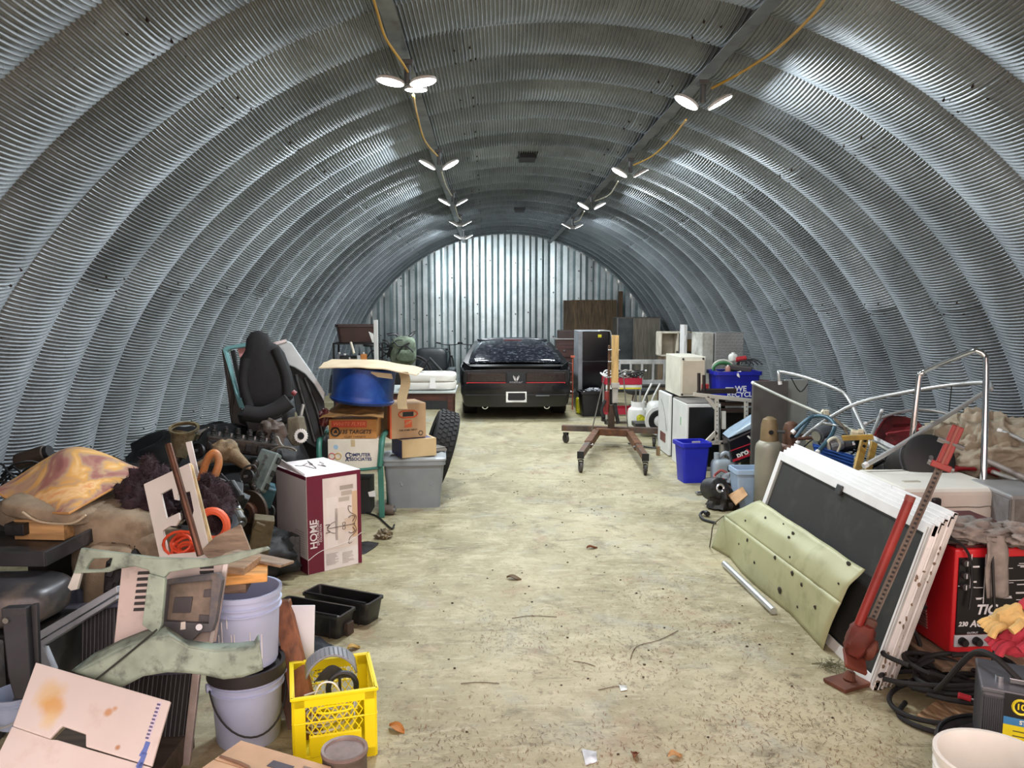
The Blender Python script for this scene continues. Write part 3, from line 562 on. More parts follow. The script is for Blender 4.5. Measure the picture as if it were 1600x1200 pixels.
# round brown lid on a tin in front of the crate; kraft carton with red print
g = W(536, 1187, 2.55); t = thing('paint_tin', 'tin with a brown round lid in front of the yellow crate', 'tin', (g.x, 2.58, 0))
m = M(); m.lathe([(0, 0), (.075, 0), (.077, .005), (.077, .2), (.08, .205), (.08, .212), (0, .212)], 32); part('tin_wall', m, mat('#7b7068', .5, .4, dirt='#4b423d'), t, smooth=True)
m = M(); m.lathe([(0, .214), (.066, .214), (.07, .222), (.08, .224), (.082, .213), (.08, .21)], 32); part('lid', m, mat('#6d5a56', .5, var=.2, dirt='#8b7d78'), t, smooth=True)
t = carton('cardboard_carton', 'kraft cardboard carton with red print at the bottom edge', 'box', (-1.27, 2.47, 0), -.45, (.40, .26, .20), mat('#c2a283', .75, var=.1, scale=7), flaps=True)
T0 = fr((0, 0, .2048), (1, 0, 0), (0, 1, 0))
for x, y, w, h, c in ((-.14, -.06, .07, .025, '#c24a43'), (-.06, -.05, .05, .02, '#c24a43'), (.04, .06, .09, .035, '#4d4a55')): m = M(); m.box((x, y, .2052), (w, h, .0014)); part('red_print' if c[1] == 'c' else 'dark_print', m, mat(c, .7), t)
for k in range(6): m = M(); m.box((.14, .09-k*.022, .2052), (.07 if k % 2 else .055, .008, .0014)); part('print_line', m, mat('#8a7a6c', .7), t)
m = M(); m.tube([(-.19, .02, .2046), (-.05, .005, .21), (.0, -.04, .2046)], .006, 6, 3); part('torn_edge', m, mat('#7d6350', .8), t)
# ------------------------------------------------------------ left machinery and bench seat
t = thing('tool_cart', 'black steel cart with a tray top at the far left', 'cart', (-2.98, 3.75, 0), -.06)
CART = mat('#3a3b3f', .45, .4, var=.3, dirt='#6b635c', damt=.36)
m = M(); m.box((0, 0, .6), (.95, .5, .012)); part('tray', m, CART, t)
for x, y, w, d in ((0, -.25, .97, .016), (0, .25, .97, .016), (-.48, 0, .016, .5), (.48, 0, .016, .5)): m = M(); m.box((x, y, .625), (w, d, .07)); part('tray_lip', m, CART, t, bev=.004)
for x in (-.43, .1): m = M(); m.box((x, -.18, .297), (.1, .06, .594)); part('leg', m, mat('#2f3136', .45, .5, var=.2), t, bev=.006)
for x in (-.43, .43): m = M(); m.box((x, .2, .297), (.06, .05, .594)); part('leg', m, mat('#2f3136', .45, .5, var=.2), t, bev=.006)
m = M(); m.tube([(-.3, -.25, .66), (-.18, -.1, .7), (.0, .02, .78), (-.25, .15, .92), (-.36, .2, 1.0)], .007, 6, 5); part('rod', m, BLACK, t, smooth=True)
m = M(); m.blob((-.42, -.02, .69), (.2, .14, .08), .35, 2.5, 3, flat=.61); m.v = [Matrix.Translation((-2.9, 3.75, 0)) @ v for v in m.v]; solo('shop_rag', m, mat('#7d7672', .85, var=.35, scale=12, bump=.4), 'grey crumpled rag heap on the black cart tray', 'rag', smooth=True)
t = thing('pine_box', 'bare orange pine box standing on the black cart tray', 'box', (-2.73, 3.9, .61), -.1); m = M(); m.box((0, 0, .05), (.26, .16, .10)); part('front_board', m, wood('#c29a68', 0), t, bev=.003)
m = M(); m.box((-.1, -.09, .06), (.1, .06, .06)); part('steel_catch', m, IRON, t, bev=.004)
# tank / cowling under tray
t = thing('fuel_tank', 'dark grey dusty rounded tank on the cart below its tray', 'tank', (-2.75, 3.42, .36))
m = M(); m.blob((0, 0, .10), (.34, .17, .10), .06, 1.5, 2, p=.55); part('tank_shell', m, mat('#4b4c50', .35, .3, var=.3, dirt='#7e746c', damt=.4), t, smooth=True)
m = M(); m.tube([(-.33, -.1, .13), (-.18, -.17, .16), (-.06, -.17, .17), (0, -.16, .2)], .012, 8, 4); part('hose', m, mat('#57504b', .6, dirt='#2b2724'), t, smooth=True)
m = M(); m.cyl((.12, -.14, .17), (.12, -.17, .18), .025, n=16); part('filler_cap', m, BLACK, t, bev=.003)
m = M(); m.box((-2.72, 3.42, .18), (.62, .3, .35)); solo('steel_cabinet', m, mat('#2b2c30', .5, .4, dirt='#4d4743'), 'black steel box under the dark tank', 'box', bev=.01)
t = thing('battery_case', 'black plastic case with a latch at the left edge', 'case', (-2.62, 3.02, 0), .1); m = M(); m.box((0, 0, .2), (.26, .2, .4)); part('case_body', m, mat('#2d2e32', .45, var=.2, dirt='#5f5a55'), t, bev=.012)
m = M(); m.box((.03, -.105, .3), (.1, .01, .12)); part('lid_plate', m, mat('#3d3f44', .5), t, bev=.004); m = M(); m.cyl((-.04, -.1, .32), (-.04, -.118, .32), .012, n=12); part('latch', m, STEEL, t)
t = thing('steel_post', 'dark steel channel post with bolts standing at the left front', 'post', W(38, 1060, 3.0).xy.to_3d()); m = M(); o = W(38, 950, 3.02)
m.slab(poly([(13, 945), (52, 943), (60, 1060), (56, 1085), (34, 1085), (24, 1050)], o, Vector((0, -1, .1)).normalized()), .05, (0, -1, .1)); part('channel', m, mat('#3b3d43', .45, .4, var=.25, dirt='#63594f', damt=.36), t, bev=.006, world=True)
m = M(); m.slab(poly([(52, 943), (62, 941), (66, 1060), (60, 1064)], o, Vector((0, -1, .1)).normalized()), .02, (0, -1, .1)); part('side_flange', m, CART, t, bev=.003, world=True)
for x, y in ((38, 1062), (40, 1080), (24, 960)): m = M(); m.cyl(PP(x, y, o, Vector((0, -1, 0))), PP(x, y, o, Vector((0, -1, 0)))+Vector((0, -.065, 0)), .012, n=8); part('bolt', m, STEEL, t, world=True)
t = thing('knobbly_tyre', 'black knobbly tyre in the shadow behind the steel post', 'tyre', (-2.35, 3.95, 0)); wheel(t, 'tyre', (-2.35, 3.95, .3), (1, .25, 0), .3, .17, IRON, n=30)
# long cylinder shock on the wall side
t = thing('air_cylinder', 'dark brown cylinder lying on the junk against the left wall', 'cylinder', W(50, 715, 5.0)); p, q = W(28, 722, 5.0), W(72, 708, 5.0)
m = M(); m.cyl(p, q, .055, n=20); part('barrel', m, mat('#473c33', .5, .3, var=.3), t, world=True, bev=.008); m = M(); m.cyl(q, q+(q-p).normalized()*.03, .045, n=20); part('end_cap', m, BLACK, t, world=True, bev=.004)
m = M(); m.blob((-2.95, 4.85, .40), (.42, .26, .40), .3, 2.2, 12); solo('scrap_heap', m, GREASE, 'dark heap of greasy scrap against the left wall behind the pillow', 'scrap', smooth='soft')
m = M()
for k in range(9): a = W(-10+R.uniform(0, 60), 735+R.uniform(-5, 25), 4.75); m.tube([a+Vector((-.1, 0, -.05)), a+Vector((0, -.03, .03)), a+Vector((.1, R.uniform(-.1, .1), R.uniform(-.06, .03))), a+Vector((.2, 0, -.1))], .007, 5, 4)
solo('wire_harness', m, BLACK, 'black wire harness on the junk at the far left edge', 'wires', smooth=True, kind='stuff')

# tan bench seat
TAN = mat('#9a8b75', .9, var=.22, scale=9, bump=.25, bscale=120, dirt='#6b5d4c', damt=.42, dscale=5)
t = thing('van_bench', 'tan upholstered vehicle bench seat on the junk pile under the pillow', 'seat', (-2.25, 4.25, .3))
def cush(c, rad, p, rot, amp=.04, seed=1): m = M(); m.blob((0, 0, 0), rad, amp, 1.6, seed, nu=44, nv=26, p=p); Rm = Euler(rot).to_matrix(); m.v = [Rm @ v+Vector(c) for v in m.v]; return m
part('seat_back', cush(W(150, 795, 4.15), (.46, .26, .075), .42, (.16, .10, -.15)), TAN, t, smooth=True, world=True)
part('seat_base', cush(W(192, 850, 4.0)+Vector((0, .0, -.02)), (.22, .16, .24), .5, (.1, .15, -.1), seed=3), TAN, t, smooth=True, world=True)
part('bolster', cush(W(258, 852, 3.92), (.27, .12, .075), .6, (.0, .15, -.2), seed=5), TAN, t, smooth=True, world=True)
part('skirt', cush(W(180, 905, 3.85), (.13, .1, .2), .5, (0, .1, 0), seed=8), TAN, t, smooth=True, world=True)
part('seat_edge', cush(W(88, 792, 3.95), (.24, .14, .05), .55, (.08, .12, -.1), seed=11), TAN, t, smooth=True, world=True)
m = M(); pts = [W(x, y, 3.8) for x, y in ((35, 800), (62, 815), (110, 818), (134, 805))]; m.tube(pts, .006, 6, 5); part('piping', m, mat('#c3b59a', .8), t, smooth=True, world=True)
m = M(); m.box((-2.55, 4.4, .24), (1.0, .4, .46), (0, 0, -.1)); solo('engine_crate', m, mat('#25221f', .7, var=.35, dirt='#4a3c30', damt=.35), 'dark dirty crate under the tan bench seat', 'crate', bev=.01)
# faded printed pillow (plain blotches in place of the print)
def pillow_material():
    m = bpy.data.materials.new('pillow_print'); m.use_nodes = True; nt = m.node_tree; N, L = nt.nodes, nt.links; b = N['Principled BSDF']; b.inputs['Roughness'].default_value = .9
    tc = N.new('ShaderNodeTexCoord'); n = N.new('ShaderNodeTexNoise'); n.inputs['Scale'].default_value = 3.1; n.inputs['Detail'].default_value = 3; n.inputs['Distortion'].default_value = 1.6; L.new(tc.outputs['Object'], n.inputs['Vector'])
    r = N.new('ShaderNodeValToRGB'); e = r.color_ramp.elements; e[0].position = .30; e[0].color = lin('#8c5a58'); e[1].position = .78; e[1].color = lin('#e0a23f')
    for p, c in ((.40, '#a4746a'), (.47, '#b79a7e'), (.53, '#d7a65c'), (.6, '#e6c48f'), (.68, '#d98d4f')): x = e.new(p); x.color = lin(c)
    L.new(n.outputs['Fac'], r.inputs[0]); L.new(r.outputs[0], b.inputs['Base Color']); return m
cor = [W(-12, 765, 4.05), W(108, 802, 3.75), W(232, 732, 4.3), W(128, 706, 4.7)]
t = thing('pillow', 'faded floppy pillow in blotched yellow orange and maroon on the tan seat', 'pillow', sum(cor, Vector())/4)
def pf(u, v, s):
    p = cor[0].lerp(cor[1], u).lerp(cor[3].lerp(cor[2], u), v); e = (sin(PI*u)*sin(PI*v))**.5
    q = 1-.10*sin(PI*u)*(1 if v in (0, 1) else 0)
    return p+Vector((0, 0, .11*sin(PI*v)*sin(PI*u)+.055*s*e+.02*noise.noise(p*5)*e-.04*(1-sin(PI*v))*sin(PI*u)))
m = M(); m.grid(lambda u, v: pf(u, v, 1), 24, 24); m.grid(lambda u, v: pf(u, v, -1), 24, 24); part('cover', m, pillow_material(), t, smooth=True, world=True)
m = M(); m.tube([pf(u, 0, 0) for u in [i/16 for i in range(17)]]+[pf(1, v, 0) for v in [i/16 for i in range(1, 17)]], .006, 6); part('hem', m, mat('#c79458', .9), t, smooth=True, world=True)
# dark fur blanket in two bunches
FUR = mat('#33242b', .95, var=.55, scale=22, bump=1.0, bscale=55)
m = M(); m.blob(W(238, 785, 4.1), (.17, .15, .19), .45, 2.6, 21, nu=48, nv=28); solo('fur_blanket', m, FUR, 'dark brown shaggy fur blanket beside the pillow', 'blanket', smooth='soft')
m = M(); m.blob(W(327, 788, 4.0), (.11, .12, .13), .45, 2.8, 22, nu=40, nv=24); solo('fur_blanket', m, FUR, 'dark fur bunch right of the white cut-out board', 'blanket', smooth='soft')
for _b in [o for o in COL.objects if o.name.startswith('fur_blanket')]:
    rr = random.Random(9); m = M(); vs = [v.co+_b.location for v in _b.data.vertices]; ns = [v.normal.copy() for v in _b.data.vertices]
    for k in range(5200):
        i = rr.randrange(len(vs)); j = (i+1) % len(vs); p = vs[i].lerp(vs[j], rr.random()) if (vs[i]-vs[j]).length < .06 else vs[i]
        d = (ns[i]+Vector((rr.gauss(0, .5), rr.gauss(0, .5), rr.gauss(-.35, .4)))).normalized(); w = d.orthogonal().normalized()*.0016; L = rr.uniform(.012, .034)
        m.add([p-w, p+w, p+d*L+Vector((0, 0, -.006))], [(0, 1, 2)])
    part('fur_pile', m, mat('#3c2b32', .9, var=.5, scale=30), _b, world=True, kind='stuff')
# white cut-out board
o = W(275, 800, 3.75); nr = Vector((-.1, -1, .3)).normalized()
t = thing('cutout_board', 'white painted board with square cut-outs leaning on the tan seat', 'board', W(300, 870, 3.6))
m = M(); m.slab([poly([(227, 757), (298, 724), (328, 858), (333, 872), (311, 874), (305, 838), (296, 805), (288, 806), (287, 792), (257, 829), (266, 872), (252, 872)], o, nr), poly([(254, 772), (273, 763), (276, 781), (281, 781), (284, 772), (299, 768), (306, 802), (296, 806), (281, 799), (264, 809)], o, nr)] if 0 else
    [poly([(227, 757), (298, 724), (333, 872), (252, 872)], o, nr), poly([(254, 772), (271, 763), (275, 781), (281, 782), (280, 772), (299, 768), (305, 798), (303, 806), (309, 826), (313, 862), (266, 866), (257, 829), (268, 822), (277, 822), (283, 812), (282, 801), (263, 810)], o, nr)], .016, nr); part('board', m, mat('#dcd9d3', .5, var=.06, dirt='#c9b896', damt=.3), t, bev=.002, world=True)
m = M(); m.slab(poly([(302, 727), (298, 724), (333, 872), (338, 868)], o-nr*.004, nr), .012, nr); part('raw_edge', m, wood('#cbb98f', 2), t, world=True)
a, b = W(263, 694, 3.70), W(313, 868, 3.52); m = M(); m.cyl(a, b, .016, n=14); solo('copper_pipe', m, mat('#6a4a3b', .35, .6, var=.35), 'brown metal pipe leaning across the white cut-out board', 'pipe', smooth=True)
o = W(310, 720, 4.25); m = M(); m.slab(poly([(291, 691), (300, 689), (314, 752), (306, 755)], o, Vector((0, -1, .1)).normalized()), .01, (0, -1, .1)); solo('white_strip', m, WHITE, 'narrow white strip sticking up behind the cut-out board', 'strip', bev=.002)
o = W(330, 730, 4.15); m = M(); m.tube([W(313, 754, 4.2), W(322, 722, 4.2), W(332, 708, 4.2), W(340, 712, 4.2), W(341, 728, 4.18), W(330, 757, 4.15)], .021, 10, 5); solo('foam_loop', m, mat('#c97f42', .5, var=.25, dirt='#7d5f45'), 'orange foam covered bent handle in the engine pile', 'handle', smooth=True)
t = thing('cord_reel', 'orange extension cord wound in a coil at the foot of the cut-out board', 'cord', W(300, 860, 3.7)); ORG = mat('#e2502b', .5, var=.2)
for k in range(9): m = M(); c = W(292+R.uniform(-16, 16), 855+R.uniform(-10, 12), 3.72+R.uniform(-.05, .05)); rr = R.uniform(.05, .085); ax = Vector((R.uniform(-.4, .4), -1, R.uniform(-.2, .8))).to_track_quat('Z', 'Y'); m.tube([c+ax @ Vector((rr*cos(a), rr*sin(a)*.8, 0)) for a in [2*PI*i/16 for i in range(16)]], .007, 6, closed=True); part('coil_loop', m, ORG, t, smooth=True, world=True)
c = W(331, 822, 3.85); m = M(); m.tube([c+Vector((.07*cos(a), .015, .075*sin(a))) for a in [2*PI*i/20 for i in range(20)]], .02, 8, closed=True); part('coil_rim', m, mat('#ec6a45', .5), t, smooth=True, world=True)
o = W(355, 850, 3.7); nr = Vector((.1, -1, .5)).normalized(); m = M(); m.slab(poly([(316, 862), (338, 840), (378, 821), (394, 862), (392, 876), (330, 876)], o, nr), .03, nr); solo('broken_board', m, wood('#a08d78', 0, dirt='#6b584a'), 'weathered broken plank in front of the engine pile', 'board', bev=.003)

# ------------------------------------------------------------ engine part pile
t = thing('engine_block', 'large black greasy engine block in the middle of the parts pile', 'engine block', W(345, 800, 5.15).xy.to_3d()); X0, Y0 = t.location.x, t.location.y
m = M(); m.box((0, .1, .32), (.62, .45, .6)); m.box((0, -.02, .45), (.5, .5, .3), (.5, 0, 0)); part('block_casting', m, DBLACK, t, bev=.02)
for k in range(5): m = M(); m.cyl((-.24+.12*k, -.1, .5), (-.24+.12*k, -.24, .58), .042, n=18); part('cylinder_bore', m, IRON, t, bev=.004)
for k in range(6): m = M(); m.box((-.27+.11*k, -.15, .2), (.03, .03, .36)); part('casting_rib', m, GREASE, t, bev=.006)
for k in range(8): m = M(); m.cyl((-.28+.08*k, -.13, .05), (-.28+.08*k, -.17, .05), .014, n=6); part('bolt', m, STEEL, t)
# valve train head on top
def head(label, a, b, w, h, c1, springs=True, rows=2, nrm=(0, 0, 1)):
    a, b = Vector(a), Vector(b); t = thing('cylinder_head', label, 'cylinder head', (a+b)/2); d = (b-a).normalized(); L = (b-a).length; T = fr((a+b)/2, d, nrm); up = T.to_3x3() @ Vector((0, 1, 0)); out = T.to_3x3() @ Vector((0, 0, 1))
    mm = Matrix((d, out, up)).transposed().to_4x4(); mm.translation = (a+b)/2
    m = M(); m.T = mm; m.box((0, 0, 0), (L, w, h)); part('head_casting', m, c1, t, bev=.012, world=True)
    n = int(L/.07)
    for i in range(n):
        x = -L/2+(i+.5)*L/n
        if springs:
            for r in range(rows): y = (-.25+.5*r)*w; m = M(); m.T = mm; m.tube([(x+.016*cos(k), y+.016*sin(k), h/2+k*.0022) for k in [j*.7 for j in range(26)]], .0045, 5); m.cyl((x, y, h/2+.03), (x, y, h/2+.055), .014, n=10); part('valve_spring', m, IRON, t, world=True)
        m = M(); m.T = mm; m.box((x, w/2+.006, 0), (L/n*.45, .014, h*.5)); part('port', m, DBLACK, t, bev=.003, world=True)
        m = M(); m.T = mm; m.cyl((x+L/n*.5 if i < n-1 else x, 0, h/2), (x+L/n*.5 if i < n-1 else x, 0, h/2+.02), .011, n=6); part('head_bolt', m, STEEL, t, world=True)
    return t
head('long black cylinder head with rows of valve springs on top of the engine pile', W(322, 688, 5.2), W(432, 702, 5.35), .2, .1, GREASE)
head('grey blue cylinder head stood on end left of the chandelier carton', W(398, 766, 4.85), W(425, 706, 4.95), .13, .07, mat('#6f7c7a', .45, .3, var=.3, dirt='#2f3a3a', damt=.42), springs=False, nrm=(-.3, -1, .1))
m = M(); m.box(W(410, 772, 4.98), (.14, .12, .14), (.2, .3, .4)); m.cyl(W(400, 775, 4.9), W(396, 790, 4.9), .05, n=14); solo('water_pump', m, mat('#2d5560', .45, .3, var=.4, dirt='#1c2326', damt=.45), 'teal painted pump casting under the grey blue cylinder head', 'pump', bev=.01)
# axle / bell housing brown pieces
t = thing('axle_housing', 'sandy brown cast axle housing in the engine pile', 'axle', W(365, 712, 4.8)); BR = mat('#7d6a50', .75, .2, var=.3, scale=14, bump=.5, dirt='#4a3c2c', damt=.4)
m = M(); m.blob(W(352, 705, 4.8), (.085, .09, .075), .2, 2, 31); part('housing', m, BR, t, smooth=True, world=True); m = M(); m.cyl(W(358, 706, 4.78), W(392, 734, 4.75), .05, .022, n=16); part('axle_tube', m, BR, t, smooth=True, world=True)
m = M(); m.cyl(W(340, 713, 4.75), W(305, 728, 4.7), .03, .016, n=12); part('axle_tube', m, BR, t, smooth=True, world=True)
t = thing('gear_housing', 'tan grimy gearbox tail housing at the left end of the engine pile', 'gearbox', W(285, 700, 5.0)); TG = mat('#6b6146', .7, .2, var=.4, scale=12, bump=.4, dirt='#3c3322', damt=.42)
m = M(); m.cyl(W(287, 675, 5.0), W(278, 715, 4.95), .075, .05, n=14); part('bell', m, TG, t, smooth=True, world=True); m = M(); m.cyl(W(278, 714, 4.95), W(268, 735, 4.9), .03, .02, n=12); part('tail_shaft', m, GREASE, t, world=True)
m = M(); m.lathe([(.078, 0), (.095, .005), (.095, .02), (.078, .02)], 18, fr(W(288, 672, 5.0), (1, .2, 0), (0, 1, .3))); part('flange', m, TG, t, world=True)
o = W(320, 680, 5.15); m = M(); m.slab(poly([(300, 690), (312, 672), (330, 667), (318, 676), (309, 690)], o, Vector((0, -1, .2)).normalized()), .02, (0, -1, .2)); solo('chrome_trim', m, CHROME, 'small bright trim piece behind the white strip', 'trim', bev=.004)
t = thing('transmission', 'grey brown gearbox with a white toothed ring, right of the black car seat', 'gearbox', W(470, 690, 5.75)); GT = mat('#6f6857', .6, .3, var=.3, scale=10, bump=.3, dirt='#3f382d', damt=.42)
o = W(468, 672, 5.75); m = M(); m.slab(poly([(457, 652), (476, 649), (481, 672), (479, 690), (466, 697), (456, 682)], o, Vector((-.2, -1, .1)).normalized()), .1, (-.2, -1, .1)); part('case', m, GT, t, bev=.015, world=True)
nr = Vector((-.2, -1, .1)).normalized(); c = PP(471, 681, o+nr*.1, nr); T = nr.to_track_quat('Z', 'Y').to_matrix().to_4x4(); T.translation = c
m = M(); m.lathe([(.028, 0), (.048, 0), (.048, .014), (.028, .014), (.028, 0)], 28, T); rg = part('toothed_ring', m, mat('#d5d4cf', .5), t, world=True)
m = M(); m.lathe([(0, 0), (.026, 0), (.02, .02), (0, .02)], 20, T); part('shaft_seal', m, DBLACK, t, world=True)
for k in range(18): a = 2*PI*k/18; m = M(); m.T = T; m.box((.049*cos(a), .049*sin(a), .007), (.008, .006, .012), (0, 0, a)); part('tooth', m, mat('#c8c7c2', .5), rg, world=True)
m = M(); m.cyl(W(470, 650, 5.8), W(474, 632, 5.8), .012, n=8); part('breather', m, ALU, t, world=True)
m = M(); m.blob(W(425, 676, 5.5), (.1, .1, .09), .3, 2.2, 41); m.cyl(W(418, 690, 5.45), W(436, 688, 5.4), .07, .05, n=14); solo('exhaust_manifold', m, mat('#4d4038', .6, .3, var=.35, bump=.4), 'rusty brown curved manifold under the black car seat', 'manifold', smooth=True)
m = M(); m.tube([W(424, 696, 5.35), W(427, 684, 5.35), W(434, 683, 5.35), W(440, 695, 5.3), W(452, 702, 5.25), W(463, 704, 5.2)], .006, 6, 6); solo('drive_belt', m, mat('#8f8d85', .4), 'grey looped belt on top of the parts behind the carton', 'belt', smooth=True)
m = M(); m.tube([W(420, 708, 5.2), W(435, 699, 5.2), W(455, 700, 5.2), W(462, 704, 5.2)], .01, 6, 6); solo('drive_belt', m, mat('#5a554c', .5), 'brown flat belt lying behind the top of the carton', 'belt', smooth=True)
# starter motor, disc, small chain and hoses
t = thing('starter_motor', 'shiny chrome and black starter motor above the broken plank', 'motor', W(363, 795, 4.3)); a, b = W(348, 768, 4.4), W(375, 818, 4.2); d = (b-a).normalized()
m = M(); m.cyl(a, a.lerp(b, .35), .05, n=20); part('field_case', m, BLACK, t, bev=.006, world=True); m = M(); m.cyl(a.lerp(b, .35), a.lerp(b, .75), .048, n=20); part('motor_body', m, CHROME, t, bev=.006, world=True); m = M(); m.cyl(a.lerp(b, .75), b, .043, n=20); part('drive_end', m, mat('#60615f', .3, .8, var=.4), t, bev=.008, world=True)
m = M(); m.cyl(b, b+d*.015, .022, n=14); part('shaft', m, STEEL, t, world=True); m = M(); m.cyl(a+Vector((.05, 0, .05)), a.lerp(b, .5)+Vector((.055, 0, .05)), .025, n=14); part('solenoid', m, BLACK, t, bev=.004, world=True)
t = thing('brake_disc', 'rusty dark brake disc leaning among the engine parts', 'brake disc', W(396, 805, 4.7)); nr = Vector((-.5, -1, .1)).normalized(); T = nr.to_track_quat('Z', 'Y').to_matrix().to_4x4(); T.translation = W(393, 800, 4.7)
m = M(); m.lathe([(.06, 0), (.135, 0), (.135, .02), (.06, .02), (.06, 0)], 36, T); part('disc', m, mat('#3d3026', .6, .4, var=.35), t, world=True); m = M(); m.lathe([(.03, .05), (.06, .05), (.068, .02), (.068, 0)], 30, T); part('hat', m, RUST, t, smooth=True, world=True)
m = M(); m.lathe([(.07, -.02), (.09, -.03), (.11, 0), (.105, .025), (.08, .02)], 26, fr(W(340, 822, 4.15), (1, 0, 0), (0, .9, .5))); solo('air_filter', m, mat('#5a6066', .5, .3), 'grey round filter housing behind the starter motor', 'filter', smooth=True)
m = M(); m.box(W(408, 835, 4.55), (.12, .1, .22), (.1, .2, .3)); m.box(W(405, 822, 4.5), (.06, .05, .05), (.1, .5, .3)); solo('cast_bracket', m, mat('#6e6348', .6, .2, dirt='#39311f'), 'sandy cast bracket at the left foot of the carton', 'bracket', bev=.008)
m = M(); m.box(W(365, 765, 4.55), (.1, .1, .06), (.4, .3, .4)); m.box(W(376, 782, 4.5), (.08, .05, .09), (.4, .5, .2)); m.box(W(357, 755, 4.6), (.13, .02, .02), (0, .5, .3)); solo('alternator_bracket', m, mat('#55585a', .3, .8, var=.4, dirt='#17181a', damt=.45), 'shiny dark alloy bracket above the starter motor', 'bracket', bev=.006)
for k, (pts, lab) in enumerate([([(345, 740), (360, 757), (366, 775), (372, 770)], 'thin black hose looping over the starter motor'), ([(375, 742), (384, 730), (398, 728), (405, 745)], 'thin dark cable under the axle housing'), ([(320, 735), (330, 700), (325, 690)], 'thin steel rod standing in the engine pile'), ([(344, 830), (343, 800), (336, 770)], 'black cord hanging beside the dark fur')]):
    m = M(); m.tube([W(x, y, 4.45-.1*k) for x, y in pts], .006, 6, 5); solo('hose', m, BLACK if k != 2 else IRON, lab, 'hose', smooth=True)
m = M()
for k in range(16): f = k/15; c = W(400-8*sin(f*5), 725+70*f, 4.75); m.blob(c, (.022, .02, .026), .2, 2, k, nu=10, nv=6)
solo('chain', m, GREASE, 'greasy black timing chain hanging left of the grey blue cylinder head', 'chain', smooth=True, kind='stuff')
m = M(); m.blob((W(330, 850, 4.6).x, 4.95, .16), (.42, .22, .2), .3, 2.5, 51, nu=40, nv=24); solo('scrap_heap', m, DBLACK, 'black heap of oily parts at the bottom of the engine pile', 'scrap', smooth='soft')
m = M(); m.blob((-2.6, 5.9, .4), (.75, .4, .48), .25, 2.2, 52, nu=40, nv=24); solo('scrap_heap', m, DBLACK, 'dark covered heap carrying the black car seat and the car door', 'scrap', smooth='soft')
# leftover engine odds
for k, (x, y, Y, r, lab) in enumerate([(330, 712, 5.0, .04, 'small black pulley left of the axle housing'), (420, 800, 5.0, .05, 'dark pulley behind the carton edge'), (388, 745, 4.7, .045, 'black pulley under the axle housing'), (310, 705, 5.05, .05, 'greasy pulley at the white strip')]):
    T = Vector((-.3, -1, .3)).to_track_quat('Z', 'Y').to_matrix().to_4x4(); T.translation = W(x, y, Y); t = thing('pulley', lab, 'pulley', W(x, y, Y)); m = M(); m.lathe([(0, .02), (r*.3, .02), (r*.35, .005), (r*.8, .005), (r, .02), (r*.86, .012), (r, 0), (r*.9, -.01), (0, -.01)], 22, T); part('pulley_wheel', m, IRON, t, smooth=True, world=True); m = M(); m.lathe([(0, .04), (r*.2, .04), (r*.22, .01)], 10, T); part('hub', m, STEEL, t, world=True)

# ------------------------------------------------------------ black car seat, car door, grey fender
t = thing('bucket_chair', 'black cloth bucket car seat perched on the parts pile', 'car seat', W(415, 668, 5.95)); SEAT = mat('#121214', .85, var=.2, scale=20, bump=.15, bscale=150); YS = 6.0; nr = Vector((.15, -1, .12)).normalized(); o = W(415, 600, YS)
outl = [(404, 516), (392, 519), (385, 530), (383, 548), (375, 560), (373, 580), (377, 620), (384, 640), (400, 645), (440, 640), (458, 622), (460, 605), (455, 580), (445, 552), (436, 540), (424, 534), (419, 522)]
pts = poly(outl, o, nr); c = sum(pts, Vector())/len(pts); m = M(); rings = []
for k in range(11): a = PI*k/10; s = sin(a)**.5; rings.append([c+(p-c)*(.02+.98*s)+nr*(.085*cos(a)+.05*0) for p in pts])
m.ring(rings); part('backrest', m, SEAT, t, smooth=True, world=True)
for s, q in ((-1, [(385, 560), (380, 600), (390, 636)]), (1, [(430, 545), (446, 585), (450, 620)])): m = M(); m.tube([PP(x, y, o+nr*.075, nr) for x, y in q], .035, 10, 6); part('side_bolster', m, SEAT, t, smooth=True, world=True)
m = M(); q = [PP(x, y, o+nr*.26, nr) for x, y in ((382, 645), (408, 648), (432, 640), (452, 626))]; m.tube(q, .06, 12, 6); part('seat_front_roll', m, mat('#19191b', .85, var=.2, bump=.15, bscale=150), t, smooth=True, world=True)
m = M(); m.blob(W(417, 650, YS-.06), (.2, .17, .07), .06, 1.6, 4, p=.6); part('seat_cushion', m, SEAT, t, smooth=True, world=True)
m = M(); m.slab(poly([(386, 655), (445, 648), (440, 668), (395, 675)], o+nr*.1, nr), .16, nr); part('seat_frame', m, DBLACK, t, bev=.01, world=True)
m = M(); m.cyl(W(457, 612, YS-.2), W(462, 616, YS-.2), .02, n=12); part('recline_knob', m, mat('#7a2f33', .5), t, world=True)
for y in (654, 660): m = M(); m.tube([PP(410, y+6, o+nr*.28, nr), PP(425, y, o+nr*.28, nr), PP(440, y-6, o+nr*.28, nr)], .012, 8, 4); part('seat_rail', m, STEEL if y > 655 else BLACK, t, smooth=True, world=True)
m = M(); m.slab(poly([(416, 653), (440, 647), (443, 660), (432, 667), (421, 662)], o+nr*.09, nr), .012, nr); solo('pink_sheet', m, mat('#c9837c', .7, var=.12), 'dusty pink panel under the black car seat', 'panel', bev=.003)
t = thing('car_door', 'grey car door with a teal edged window frame behind the black seat', 'car door', W(370, 680, 6.35)); o = W(370, 600, 6.35); nr = Vector((-.1, -1, .12)).normalized()
